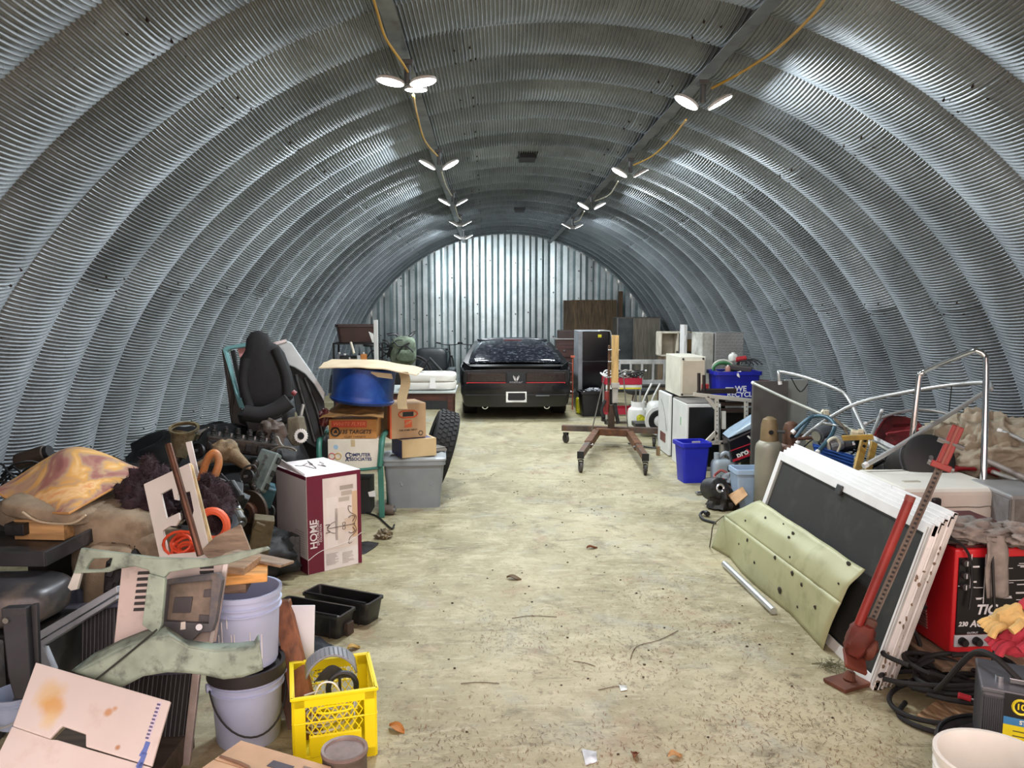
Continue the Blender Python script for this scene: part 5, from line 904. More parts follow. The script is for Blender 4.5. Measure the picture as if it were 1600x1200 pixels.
# bumper
m = M(); m.ring([[Vector((x*s, y, z)) for x, y in ((-.86, .2), (-.84, .05), (-.7, -.0), (0, -.03), (.7, -.0), (.84, .05), (.86, .2))]+[Vector((.8*s, .3, z)), Vector((-.8*s, .3, z))] for z, s in ((.22, .95), (.28, 1.0), (.40, 1.02), (.42, 1.035), (.54, 1.035), (.57, 1.0), (.60, .985))]); part('rear_bumper', m, CP, t, smooth=True)
m = M(); m.box((0, -.032, .415), (1.62, .012, .006)); part('bumper_groove', m, mat('#3f444b', .3), t); m = M(); m.box((.42, -.03, .40), (.22, .014, .01)); part('bumper_reflector', m, mat('#8b9096', .2), t)
lens('tail_panel', -.82, .82, .565, .80, .085, mat('#121317', .3), .05)
TLm = mat('#120608', .22, var=.1, coat=.4); RED = mat('#d8202f', .3)
for s in (-1, 1):
    L0 = sorted((s*.165, s*.79)); l = lens('tail_light', L0[0], L0[1], .615, .76, .05, TLm, .03); lens('red_strip', L0[0], L0[1], .588, .609, .046, RED, .03, l, .002)
    for k in range(9): x = s*(.2+.07*k); lens('lamp_rib', x-.002, x+.002, .62, .755, .033, mat('#2c1417', .3), .004, l, 0)
    for k in range(4): lens('lamp_rib', L0[0]+.01, L0[1]-.01, .64+.03*k, .643+.03*k, .033, mat('#341719', .3), .004, l, 0)
lens('centre_panel', -.15, .15, .59, .77, .045, mat('#202225', .6), .03)
EMB = mat('#c9ccd0', .3, .6); m = M()
for s in (-1, 1):
    m.slab([(s*.008, .028, .625), (s*.03, .028, .645), (s*.05, .028, .70), (s*.042, .028, .725), (s*.036, .028, .69), (s*.018, .028, .665), (s*.01, .028, .66)], .004, (0, -1, 0)); m.slab([(s*.004, .028, .64), (s*.02, .028, .67), (s*.03, .028, .71), (s*.02, .028, .70), (s*.006, .028, .665)], .004, (0, -1, 0))
part('bird_emblem', m, EMB, t); lettering('PONTIAC', .042, t, FRONT(0, .0275, .605), EMB, spacing=1.25)
# spoiler
m = M(); m.ring([[Vector((x, y0+.18, z0-.015)), Vector((x, y0+.02, z0-.03)), Vector((x, y0, z0)), Vector((x, y0+.03, z0+.028)), Vector((x, y0+.18, z0+.012))] for x, y0, z0 in ((-.84, .22, .83), (-.78, .12, .86), (-.62, .08, .862), (0, .05, .866), (.62, .08, .862), (.78, .12, .86), (.84, .22, .83))]); part('rear_spoiler', m, CP, t, smooth=True)
for s in (-1, 1): m = M(); m.slab([(s*.84, .2, .80), (s*.70, .1, .80), (s*.74, .12, .87), (s*.86, .25, .94)], .05, (0, -1, 0)); part('spoiler_end', m, CP, t, bev=.01)
# greenhouse: hatch glass, roof, pillars
def arc(w, y, z, cr, n=14): return [Vector((w*(-1+2*k/n), y+.14*(1-(1-2*k/n)**2)*-.3, z+cr*(1-(1-2*k/n)**2))) for k in range(n+1)]
GL = mat('#191b22', .12, .1, var=.15, dirt='#5b5f68', damt=.40, dscale=16)
hb_, hm, ht_ = arc(.77, .40, .895, .02), arc(.70, 1.12, 1.085, .025), arc(.58, 1.85, 1.21, .03)
m = M(); vs = []; 
for u in range(9):
    f = u/8; q = [(a*(1-f)**2+b*2*f*(1-f)+c*f*f) for a, b, c in zip(hb_, [2*hm[i]-.5*(hb_[i]+ht_[i]) for i in range(15)], ht_)]; vs += q
m.add(vs, [(j*15+i, j*15+i+1, (j+1)*15+i+1, (j+1)*15+i) for j in range(8) for i in range(14)]); part('hatch_glass', m, GL, t, smooth=True, solid=.01)
for s in (-1, 1):
    m = M(); m.ring([[Vector((s*a, y, z)), Vector((s*b, y, z-.01)), Vector((s*(b+.02), y+.1, z2_)), Vector((s*(a-.03), y+.1, z2_))] for a, b, y, z, z2_ in ((.75, .87, .36, .89, .8), (.74, .84, .7, .975, .82), (.68, .77, 1.2, 1.09, .84), (.57, .68, 1.9, 1.21, .88))]); part('rear_pillar', m, CP, t, smooth=True)
    m = M(); m.slab([(s*.72, 1.3, .9), (s*.86, 1.3, .88), (s*.85, 2.6, .88), (s*.62, 2.1, 1.17), (s*.66, 1.75, 1.16)] if 0 else [(s*.845, 1.15, .885), (s*.85, 2.75, .885), (s*.66, 2.15, 1.17), (s*.67, 1.75, 1.17)], .01, (s, 0, .7)); part('side_glass', m, mat('#14161b', .1), t)
roof = [arc(.60, 1.83, 1.21, .03), arc(.64, 1.95, 1.215, .035), arc(.65, 2.2, 1.21, .035), arc(.62, 2.35, 1.19, .03)]
m = M(); m.add([p for r_ in roof for p in r_], [(j*15+i, j*15+i+1, (j+1)*15+i+1, (j+1)*15+i) for j in range(3) for i in range(14)]); part('roof', m, mat('#2a2e33', .35, .3, var=.15, coat=.4, dirt='#4c5156', damt=.4), t, smooth=True, solid=.03)
ws = [arc(.6, 2.35, 1.185, .03), arc(.72, 2.9, .88, .03)]; m = M(); m.add(ws[0]+ws[1], [(i, i+1, 16+i, 15+i) for i in range(14)]); part('windscreen', m, mat('#14161b', .1), t, solid=.01)
m = M(); m.box((0, 1.70, 1.222), (.36, .12, .06)); b_ = part('brake_lamp_housing', m, mat('#4d4f55', .4), t, bev=.012); m = M(); m.box((0, 1.637, 1.218), (.31, .01, .036)); part('brake_lamp_lens', m, mat('#4a1418', .2), b_, bev=.002)
m = M(); m.slab([[Vector((x, -.036, z)) for x, z in ((-.165, .295), (.165, .295), (.165, .465), (-.165, .465))], [Vector((x, -.036, z)) for x, z in ((-.135, .335), (-.12, .325), (.12, .325), (.145, .345), (.14, .445), (-.13, .445))]], .012, (0, -1, 0)); part('plate_frame', m, mat('#e4e6e6', .3, .3), t, bev=.002)
m = M(); m.box((0, -.036, .38), (.3, .01, .15)); part('licence_plate', m, mat('#10121a', .4), t)
for s in (-1, 1):
    m = M(); m.lathe([(.04, -.02), (.052, -.02), (.052, .3), (.04, .3), (.04, -.02)], 18, fr((s*.5, .12, .22), (1, 0, 0), (0, 0, 1)) @ Matrix.Rotation(PI, 4, 'Y')); part('exhaust_tip', m, CHROME, t)
    for y in (.95, 3.5): 
        tt = M(); q = fr((s*.76, y, .31), (0, 1, 0), (0, 0, 1)); m = M(); m.lathe([(.2, -.11), (.29, -.12), (.315, -.1), (.315, .1), (.29, .12), (.2, .11)], 32, q); w_ = part('wheel', m, RUBBER, t, smooth=True); m = M(); m.lathe([(.0, -.05), (.08, -.05), (.19, -.1), (.2, -.1), (.2, .1), (.19, .1), (.08, .05), (0, .05)], 24, q); part('rim', m, ALU, w_, smooth=True)
m = M(); m.box((0, .75, .26), (1.2, 1.1, .16)); part('underbody', m, DBLACK, t, bev=.03); m = M(); m.cyl((-.4, .5, .24), (.4, .5, .24), .09, n=16); part('muffler', m, IRON, t)

# ------------------------------------------------------------ engine crane
WOODC = mat('#6a4327', .6, .2, var=.35, scale=9, dirt='#352a22', damt=.42); BASE = mat('#5b5048', .55, .3, var=.35, dirt='#7a4a27', damt=.45)
t = thing('engine_crane', 'rusty brown folding engine crane on four castors in the aisle', 'engine crane', (.95, 9.9, 0))
zl = .17; FL, FRr, RL, RR = G(907, 738), G(1008, 742), G(884, 692), G(1022, 698)
c1, c2 = W(932, 676, 9.75), W(984, 676, 9.6)
cL, cR = W(878, 670, 10.1), W(1032, 673, 9.8)
def beam(a, b, w, h, name='beam', material=WOODC): a, b = Vector(a), Vector(b); d = (b-a).normalized(); s = d.cross(Vector((0, 0, 1))).normalized()*w/2; u = Vector((0, 0, h/2)); m = M(); m.ring([[p+s+u, p-s+u, p-s-u, p+s-u] for p in (a, b)]); return part(name, m, material, t, bev=.004, world=True)
for p, q in ((FL, c1), (FRr, c2)):
    a, b = Vector((p.x, p.y, zl+.02)), Vector((q.x, q.y, zl+.02)); mid = a.lerp(b, .42); beam(a, a.lerp(b, .46), .062, .07, 'leg_extension', BASE); beam(mid, b, .082, .09, 'leg', WOODC)
    dd = (a-b).normalized(); m = M(); m.box(a+dd*.004, (.075, .012, .08), (0, 0, math.atan2(dd.y, dd.x)+PI/2)); part('end_plate', m, DBLACK, t, world=True); m = M(); m.cyl(mid+Vector((-.06, 0, 0)), mid+Vector((.06, 0, 0)), .01, n=8); part('lock_pin', m, STEEL, t, world=True)
beam(Vector((cL.x, cL.y, zl+.03)), Vector((cR.x, cR.y, zl+.03)), .08, .075, 'rear_crossbar', BASE); beam(Vector((c1.x-.0, c1.y+.02, zl+.03)), Vector((c2.x+.0, c2.y+.02, zl+.03)), .085, .085, 'front_crossbar', WOODC)
for p, yw in ((FL, .1), (FRr, -.1), (RL, .5), (RR, -.3)): o = caster(t, MW[t.name].inverted() @ p, .06, yw)
mx, my = W(955, 660, 9.85).x, 9.85
beam2 = lambda x, y, z0, z1, w, d, name, material: part(name, (lambda m: (m.box((x, y, (z0+z1)/2), (w, d, z1-z0)), m)[1])(M()), material, t, bev=.004, world=True)
Z = lambda py, Y=9.85: 1.75-(py-486)*Y/1200
beam2(mx, my, .15, Z(634), .075, .09, 'mast', mat('#463629', .6, .3, var=.35)); beam2(mx+.035, my-.05, Z(630), Z(600), .07, .07, 'boom_sleeve', mat('#a6a39b', .5, .3)); beam2(mx+.03, my-.05, Z(602), Z(524), .085, .075, 'boom', wood('#c9a56a', 2, .6)); beam2(mx+.035, my-.055, Z(606), Z(598), .1, .1, 'collar', mat('#b9b6ae', .5, .4))
beam2(mx-.035, my+.02, Z(640), Z(540), .025, .06, 'back_post', mat('#5b3f2a', .6, .2, var=.3)); beam2(mx, my-.02, .14, .2, .17, .14, 'mast_foot', IRON)
for a, b in (((944, 590), (925, 668)), ((974, 585), (981, 668))): m = M(); m.tube([W(*a, my-.02), Vector((W(*b, 9.9).x, 9.9, .2))], .008, 6); part('brace_rod', m, STEEL, t, world=True)
m = M(); m.cyl((mx+.08, my-.06, .3), (mx+.03, my-.08, Z(632)), .025, n=12); part('jack_ram', m, IRON, t, world=True); m = M(); m.cyl((mx-.07, my-.03, Z(645)), (mx-.065, my-.03, Z(612)), .03, n=12); part('pump_body', m, mat('#7d2a25', .5), t, world=True, bev=.006)
m = M(); m.tube([W(946, 625, my-.1), W(940, 640, my-.1), W(943, 652, my-.1)], .02, 8, 3); part('pump_handle', m, IRON, t, world=True)
for z_ in (.9, 1.1, 1.25): m = M(); m.cyl((mx-.06, my-.05, z_), (mx+.09, my-.05, z_), .009, n=8); part('boom_bolt', m, STEEL, t, world=True)
m = M(); m.tube([(1.35, 9.9, .02), (1.55, 9.6, .02), (1.7, 9.55, .03), (1.72, 9.8, .08), (1.75, 10.0, .2)], .012, 6, 5); solo('black_hose', m, BLACK, 'black hose lying behind the right castor of the crane', 'hose', smooth=True)
g = G(1029, 712); m = M(); m.box((g.x, g.y+.03, .055), (.04, .05, .11)); solo('wood_block', m, wood('#7d6647', 2), 'small upright wood offcut on the floor by the white freezer', 'block', bev=.003)
# ------------------------------------------------------------ back right corner
m = M(); cx, z, w, h = fit(894, 966, 468, 545, 18.2); m.box((cx, 18.35, 1.0), (w, .03, 2.02), (-.05, 0, 0)); solo('plywood_sheet', m, wood('#5b4a34', 2, .8, dirt='#3c3226'), 'dark weathered plywood sheet leaning on the end wall', 'board', bev=.003)
m = M(); p = W(886, 480, 18.3); m.box((W(888, 500, 18.3).x, 18.36, 1.0), (.22, .03, 2.0), (-.04, 0, 0)); solo('wood_plank', m, wood('#4f4131', 2, .8), 'narrow dark plank left of the plywood sheet', 'board', bev=.003)
m = M(); p = W(971, 455, 18.2); m.box((p.x, 18.3, p.z/2), (.1, .08, p.z)); solo('wood_post', m, wood('#54402c', 2, .8), 'tall dark timber post right of the plywood sheet', 'post', bev=.004)
t = thing('dresser', 'dark brown wooden dresser behind the black panel, right of the car', 'dresser', (W(893, 560, 16).x, 16.3, 0)); DW = wood('#3d2420', 0, .45)
zt = 1.75-(531-486)*16/1200; m = M(); m.box((0, 0, zt/2), (.62, .45, zt)); part('carcass', m, DW, t, bev=.006); m = M(); m.box((0, 0, zt+.012), (.68, .5, .025)); part('top', m, mat('#8d8a86', .5), t, bev=.004)
for k in range(3):
    m = M(); m.box((0, -.235, zt*(.2+.3*k)), (.54, .025, zt*.25)); d_ = part('drawer', m, DW, t, bev=.005)
    for s in (-1, 1): m = M(); m.cyl((s*.15, -.25, zt*(.2+.3*k)), (s*.15, -.275, zt*(.2+.3*k)), .018, n=10); part('knob', m, STEEL, d_)
m = M(); m.box((W(890, 524, 16).x, 16.3, zt+.11), (.45, .3, .17)); solo('brown_case', m, mat('#33241f', .5), 'small dark brown case on top of the dresser', 'case', bev=.015)
m = M(); m.box((W(894, 557, 13.6).x, 13.5, Z(557, 13.6)), (.07, .05, .035)); m.cyl((W(894, 557, 13.6).x, 13.5, 0), (W(894, 557, 13.6).x, 13.5, Z(559, 13.6)), .012, n=8); solo('marker_stake', m, mat('#b55a40', .6), 'thin stake with an orange tip left of the black freezer', 'stake')
for k, (x, y) in enumerate([(888, 575), (893, 590), (897, 605), (892, 612)]):
    p = W(x, y, 14.2); m = M(); m.tube([p+Vector((.12*cos(a), .05*sin(a), .09*sin(a))) for a in [2*PI*i/12 for i in range(12)]], .015, 6, 2, closed=True); solo('hose_coil', m, [BLACK, mat('#77726a', .5), WHPL, IRON][k], ['black hose loop by the dresser', 'grey hose loop under the black hose loop by the dresser', 'white hose loop near the floor by the dresser', 'dark steel ring lowest by the dresser'][k], 'hose', smooth=True)
# black freezer door panel in a pale frame
Yf = 13.3; cx, z, w, h = fit(903, 953, 517, 640, Yf); h = 1.75-(517-486)*Yf/1200
t = thing('black_fridge', 'tall black refrigerator with a yellow sticker, right of the car', 'refrigerator', (cx, Yf+.35, 0)); m = M(); m.box((0, 0, h/2), (w, .7, h)); part('cabinet', m, mat('#8d9196', .4, .3), t, bev=.008)
for z0, z1 in ((.03, h*.62), (h*.63, h-.015)): m = M(); m.box((.03, -.375, (z0+z1)/2), (w*.86, .05, z1-z0)); part('door', m, mat('#07080d', .18, .1, var=.1), t, bev=.008)
m = M(); m.box((.09, -.402, h-.09), (.06, .004, .05)); part('yellow_sticker', m, mat('#e5dc3a', .6), t)
tubes('bent_rod', 'thin bent steel rod curving over the right of the black refrigerator', 'rod', [W(935, 517, 13.1), W(948, 517, 13.1), W(955, 522, 13.1), W(956, 560, 13.1)], .012, ALU)
# stainless cabinet
Ys = 16.4; cx, z, w, h = fit(963, 1032, 496, 560, Ys); zt = 1.75-(496-486)*Ys/1200
t = thing('steel_cabinet', 'tall dull stainless steel cabinet in the back right corner', 'cabinet', (cx, Ys+.3, 0)); m = M(); m.box((0, 0, zt/2), (w, .6, zt)); part('cabinet_body', m, mat('#6d6c66', .35, .7, var=.2), t, bev=.006)
m = M(); m.box((-w*.31, -.31, zt/2), (w*.34, .03, zt*.97)); part('side_door', m, mat('#5a6062', .3, .7, var=.2), t, bev=.006); m = M(); m.box((w*.18, -.31, zt/2), (w*.6, .03, zt*.97)); part('door', m, mat('#817d72', .38, .6, var=.25, stretch=(8, 1, .6)), t, bev=.006)
for x in (-w*.485, -w*.12, w*.485): m = M(); m.box((x, -.328, zt/2), (.02, .012, zt*.98)); part('trim_strip', m, STEEL, t, bev=.002)
# shelf box, ladder, bench, cart
t = thing('open_shelf_box', 'white open shelf box beside the stainless cabinet', 'shelf', (W(1050, 540, 14.4).x, 14.6, 0)); 
zb, zt = Z(556, 14.4), Z(520, 14.4); x0, x1 = W(1033, 540, 14.4).x-t.location.x, W(1078, 540, 14.4).x-t.location.x
for z_ in (zb, zt): m = M(); m.box(((x0+x1)/2, 0, z_), (x1-x0, .4, .03)); part('shelf_board', m, mat('#d6cfbd', .6), t, bev=.002)
for x in (x0, x1-.0, (x0+x1)/2+.05): m = M(); m.box((x, 0, (zb+zt)/2), (.025, .4, zt-zb)); part('side_panel', m, mat('#cfc8b6', .6), t, bev=.002)
m = M(); m.box(((x0+x1)/2, .19, (zb+zt)/2), (x1-x0, .015, zt-zb)); part('back_panel', m, mat('#c8c1b0', .6), t); m = M(); m.box(((x0+x1)/2, 0, zb/2), (x1-x0-.05, .38, zb-.02)); part('lower_cupboard', m, wood('#6b5a46', 2), t, bev=.004)
m = M(); p = W(1066, 540, 13.9); m.box((p.x+.02, 13.9, .75), (.06, .3, 1.5)); m.box((p.x+.02, 13.745, 1.25), (.02, .012, .1)); solo('white_slab', m, WHITE, 'white upright panel standing right of the open shelf box', 'panel', bev=.004)
t = carton('tan_carton', 'small tan and white carton stacked right of the white upright panel', 'box', (W(1078, 545, 14.0).x+.05, 14.2, 1.0), 0, (.22, .3, .35), mat('#b0905e', .7)); m = M(); m.box((0, 0, .29), (.224, .304, .12)); part('white_lid', m, WHITE, t, bev=.003)
m = M(); m.box((W(1078, 560, 14).x+.05, 14.2, .5), (.4, .5, .99)); solo('grey_crate', m, mat('#44433f', .7, var=.2), 'dark crate under the small tan and white carton', 'crate', bev=.01)
t = thing('step_ladder', 'white aluminium ladder lying on its side behind the red cart', 'ladder', (W(1005, 600, 12.9).x, 12.9, .0)); LA = mat('#d9dcda', .35, .4); xa, xb = W(962, 565, 12.9).x-t.location.x, W(1060, 565, 12.9).x-t.location.x; za, zb = Z(598, 12.9), Z(566, 12.9)
for z_ in (za, zb): m = M(); m.box(((xa+xb)/2, 0, z_), (xb-xa, .03, .075)); part('side_rail', m, LA, t, bev=.004)
for k in range(6): x = xa+(xb-xa)*(k+.35)/5.6; m = M(); m.box((x, 0, (za+zb)/2), (.035, .04, zb-za)); part('rung', m, LA, t, bev=.004)
t = thing('low_bench', 'low dark workbench carrying the white ladder', 'bench', ((xa+xb)/2+W(1005, 600, 12.9).x, 13.0, 0)); m = M(); m.box((0, 0, za-.06), (1.2, .5, .04)); part('bench_top', m, mat('#33312e', .6), t, bev=.004)
for x in (-.55, .55):
    for y in (-.2, .2): m = M(); m.box((x, y, (za-.08)/2), (.05, .05, za-.08)); part('leg', m, IRON, t)
t = thing('tool_trolley', 'red tool cart with two trays full of cables behind the crane', 'tool cart', (W(975, 600, 11.7).x, 11.9, 0)); RD = mat('#a81f38', .4, var=.12); w_ = .56
for z_, hh in ((Z(597, 11.7), .1), (.2, .09)):
    m = M(); m.box((0, 0, z_-.04), (w_, .36, .01)); 
    for x, y, a, b in ((0, -.18, w_, .012), (0, .18, w_, .012), (-w_/2, 0, .012, .36), (w_/2, 0, .012, .36)): m.box((x, y, z_), (a, b, hh))
    part('tray', m, RD, t)
for x in (-w_/2+.02, w_/2-.02):
    for y in (-.165, .165): m = M(); m.cyl((x, y, .07), (x, y, Z(588, 11.7)), .016, n=10); part('post', m, ALU, t); caster(t, (x, y, -.03), .045, .3)
m = M(); m.box((.0, -.186, Z(606, 11.7)), (w_, .004, .06)); part('white_band', m, mat('#d8d7d2', .5), t); m = M(); m.box((.1, -.188, Z(608, 11.7)), (w_*.6, .004, .025)); part('yellow_band', m, mat('#d8c93a', .5), t)
lab = ['white cable bundle on the red cart, left', 'black cable bundle on the red cart', 'grey cable bundle on the red cart, right', 'pale hose bundle at the back of the red cart', 'dark wire bundle on top of the red cart']
for k in range(5):
    m = M(); p = Vector((t.location.x-.2+.1*k, 11.85+.04*(k % 2), Z(594, 11.7)+.03))
    for j in range(5): rr = R.uniform(.06, .12); m.tube([p+Vector((rr*cos(a)*1.2, rr*sin(a)*.7, .03*j*.6+.03*sin(a*2+j))) for a in [2*PI*i/12 for i in range(12)]], .009, 5, 2, closed=True)
    solo('cable_bundle', m, [WHPL, BLACK, mat('#8c8c88', .5), mat('#c8c4b8', .5), DBLACK][k], lab[k], 'cable', smooth=True)
tubes('pry_bar', 'thin dark bar sticking out of the red cart to the right', 'bar', [W(975, 585, 11.7), W(1010, 579, 11.7)], .012, IRON)
t = thing('padded_stool', 'round black padded stool behind the white gas tank', 'stool', (W(998, 615, 11.9).x+.1, 12.3, 0)); zz = Z(612, 12.1); m = M(); m.lathe([(0, zz-.07), (.2, zz-.07), (.24, zz-.04), (.23, zz), (.12, zz+.02), (0, zz+.02)], 30); part('cushion', m, mat('#303534', .5), t, smooth=True)
for k in range(4): a = PI/4+k*PI/2; m = M(); m.tube([(.12*cos(a), .12*sin(a), zz-.07), (.2*cos(a), .2*sin(a), 0)], .014, 8); part('leg', m, STEEL, t)
m = M(); m.tube([(.17*cos(a), .17*sin(a), .22) for a in [2*PI*i/20 for i in range(20)]], .01, 6, closed=True); part('foot_ring', m, STEEL, t)
g = G(922, 652); tote('black_bin', 'black plastic bin in front of the black refrigerator', (W(929, 640, 12.5).x, 12.75, 0), .05, (.44, .34, .42), mat('#17181b', .45, var=.2), taper=.84)
m = M(); m.blob((W(930, 615, 12.5).x, 12.7, .42), (.14, .1, .05), .5, 4, 91); solo('loose_scrap', m, mat('#6f7174', .4, .4, var=.5, scale=20), 'loose metal bits heaped in the black bin', 'scrap', smooth=True)
t = thing('yellow_jug', 'yellow plastic jug half hidden by the black bin', 'jug', (W(907, 640, 12.9).x, 13.0, 0)); m = M(); m.blob((0, 0, .14), (.07, .1, .14), .0, 1, 1, p=.45); part('jug_body', m, mat('#d3cf1e', .4), t, smooth=True); m = M(); m.cyl((0, 0, .27), (0, 0, .31), .03, n=12); part('cap', m, BLACK, t)
t = thing('propane_tank', 'white propane tank with a yellow label behind the crane', 'gas tank', (W(997, 660, 11.1).x, 11.1, 0)); r = .155
m = M(); m.lathe([(0, .03), (.1, .03), (.145, .06), (r, .1), (r, .27), (.145, .32), (.1, .355), (0, .36)], 30); part('tank_shell', m, mat('#d9dbd7', .4, var=.06), t, smooth=True); m = M(); m.lathe([(.1, 0), (.115, 0), (.115, .05), (.1, .05)], 24); part('foot_ring', m, WHPL, t)
m = M(); m.ring([[Vector(((.1+d_)*cos(a), (.1+d_)*sin(a), z_)) for d_, z_ in ((0, .34), (.006, .34), (.006, .43), (0, .43))] for a in [PI*.75+i*PI*1.5/18 for i in range(19)]]); part('collar', m, WHPL, t); m = M(); m.cyl((0, 0, .36), (0, 0, .41), .025, n=10); m.cyl((0, 0, .405), (0, 0, .42), .04, n=10); part('valve', m, STEEL, t)
m = M(); m.grid(lambda u, v: Vector(((r+.002)*cos(-1.9+1.1*u), (r+.002)*sin(-1.9+1.1*u), .1+.13*v+.03*sin(u*5))), 10, 3); part('yellow_label', m, mat('#c8c62c', .5, var=.3, scale=30), t, solid=.002)
# white wheeled sprayer
t = thing('wheeled_sprayer', 'white wheeled spray machine with a black tyred wheel beside the freezer', 'machine', (W(1030, 660, 10.5).x, 10.6, 0))
m = M(); m.blob((0, .05, .27), (.14, .18, .22), .0, 1, 1, p=.5); part('body', m, mat('#d3d4cf', .4, var=.08), t, smooth=True); q = fr((-.02, -.2, .24), (1, 0, 0), (.2, .1, 1)); m = M(); m.lathe([(.08, .02), (.14, .03), (.15, 0), (.14, -.03), (.08, -.02)], 28, q); part('tyre', m, RUBBER, t, smooth=True); m = M(); m.lathe([(0, .03), (.05, .03), (.08, .012)], 24, q); part('wheel_disc', m, WHPL, t, smooth=True); m = M(); m.lathe([(.155, .02), (.2, .02), (.2, -.02), (.155, -.02), (.155, .02)], 30, q); part('white_guard', m, WHPL, t)
for s in (-1, 1): m = M(); m.tube([(-.12+s*.06, .1, .35), (-.12+s*.06, .1, .5), (.0+s*.06, .15, Z(602, 10.6))], .013, 8, 4); part('push_handle', m, mat('#c9cac4', .4), t, smooth=True)
m = M(); m.box((-.18, .05, .16), (.3, .3, .06)); part('base_plate', m, IRON, t, bev=.006)
# appliances
APW = mat('#dfe1de', .35, var=.05, dirt='#c0bfb6', damt=.3)
t = thing('chest_freezer', 'white freezer with a black side edge, farther of the two low appliances', 'freezer', (2.02, 9.35, 0)); m = M(); m.box((.02, 0, .375), (.64, .56, .75)); part('cabinet', m, BLACK, t, bev=.008); m = M(); m.box((-.325, 0, .38), (.04, .57, .74)); part('door', m, APW, t, bev=.01)
m = M(); m.box((-.347, 0, .2), (.004, .28, .11)); part('red_label', m, mat('#6b3a38', .5, var=.3), t); m = M(); m.tube([(-.35, .12, .66), (-.355, -.1, .52), (-.35, -.2, .3)], .003, 5, 4); part('scratch_mark', m, mat('#6d716f', .5), t)
t = thing('mini_fridge', 'white mini fridge with a black front, nearer of the two low appliances', 'refrigerator', (1.99, 8.55, 0)); m = M(); m.box((-.13, 0, .37), (.38, .62, .74)); part('cabinet', m, APW, t, bev=.008); m = M(); m.box((-.125, -.315, .375), (.34, .03, .66)); part('black_door', m, mat('#0c0d0f', .3), t, bev=.004)
m = M(); m.box((-.322, -.08, .52), (.004, .012, .09)); part('green_mark', m, mat('#5b9c62', .5), t); m = M(); m.box((-.13, 0, .745), (.37, .61, .012)); part('top_panel', m, mat('#6f6b66', .6, var=.25), t, bev=.003)
x0, x1 = W(1062, 590, 8.75).x, W(1102, 590, 8.75).x; z0 = .765; z1 = Z(558, 8.75)
t = thing('cream_cabinet', 'cream white cabinet standing on the two low appliances', 'cabinet', ((x0+x1)/2, 9.1, z0)); w_ = x1-x0; m = M(); m.box((0, 0, (z1-z0)/2), (w_, .7, z1-z0)); part('cabinet_body', m, mat('#d8d6c6', .5, var=.08, dirt='#b9b49c', damt=.3), t, bev=.006)
m = M(); m.box((.01, -.352, (z1-z0)*.48), (w_*.86, .012, (z1-z0)*.84)); part('inset_panel', m, mat('#b9ad98', .6, var=.12, scale=3), t, bev=.003)
for x, z_ in ((-w_*.38, .94), (-w_*.4, .05), (w_*.4, .95)): m = M(); m.cyl((x, -.352, (z1-z0)*z_), (x, -.362, (z1-z0)*z_), .012, n=10); part('corner_screw', m, IRON, t)
# tread plate chest
Yd = 10.4; x0, x1, x2 = W(1098, 560, Yd).x, W(1117, 560, Yd).x, W(1161, 560, Yd).x; zt = Z(520, Yd)
t = thing('truck_chest', 'tall aluminium tread plate truck box standing on end', 'chest', ((x1+x2)/2, Yd+.3, 0)); m = M(); m.box((0, 0, zt/2), (x2-x1, .6, zt)); part('chest_body', m, mat('#a6a9a8', .35, .6, var=.15), t, bev=.004)
m = M(); m.box((x0-x1-.0+.0-(x2-x1)/2+.08, .02, zt/2-.0), (.16, .55, zt-.01)); part('white_lid', m, mat('#c9cac2', .5, .2, dirt='#9c9a90'), t, bev=.01)
m = M()
for i in range(13):
    for j in range(34): m.box((-(x2-x1)/2+.02+i*(x2-x1-.04)/12, -.302, .03+j*(zt-.06)/33), (.03, .006, .009), (0, .75 if (i+j) % 2 else -.75, 0))
part('tread_pattern', m, mat('#c4c7c6', .3, .7), t, kind='stuff')
# bench with recycling bin and junk
t = thing('work_bench', 'dark wooden bench carrying the blue recycling bin', 'bench', (W(1150, 640, 8.7).x+.1, 8.95, 0)); zb = Z(624, 8.6); m = M(); m.box((0, 0, zb-.02), (.95, .5, .04)); part('bench_top', m, wood('#5b4a42', 0), t, bev=.003)
for k, z_ in enumerate((zb-.08, zb-.16)): m = M(); m.box((0, -.22, z_), (.9, .03, .05)); part('rail', m, wood('#4e3d35', 0), t, bev=.003)
for x in (-.4, .4):
    for y in (-.2, .2): m = M(); m.box((x, y, (zb-.04)/2), (.06, .06, zb-.04)); part('leg', m, wood('#4e3d35', 2), t)
m = M(); m.box((.1, .05, .32), (.5, .03, .5)); part('back_board', m, mat('#c2b385', .7, var=.1), t, bev=.004); m = M(); m.box((.1, .03, .32), (.56, .02, .56)); part('board_frame', m, DBLACK, t, bev=.004)
RB = mat('#1722a3', .4, var=.12); x0, x1 = W(1124, 600, 8.5).x, W(1182, 600, 8.5).x; w_ = x1-x0+.08
t = tote('recycling_bin', 'blue recycling bin with white lettering on the dark bench', ((x0+x1)/2+.03, 8.75, zb+.002), 0, (w_, .36, Z(583, 8.5)-zb), RB, taper=.92, ribs=0); hb = Z(583, 8.5)-zb
LW = mat('#e5e7ee', .5); lettering('WE', .085, t, FRONT(.03, -.173, hb*.35), LW, bold=.002); lettering('RECYCLE', .08, t, FRONT(.04, -.170, hb*.13), LW, bold=.002)
m = M(); m.box((-.1, -.1745, hb*.36), (.09, .003, .03)); part('white_print', m, LW, t)
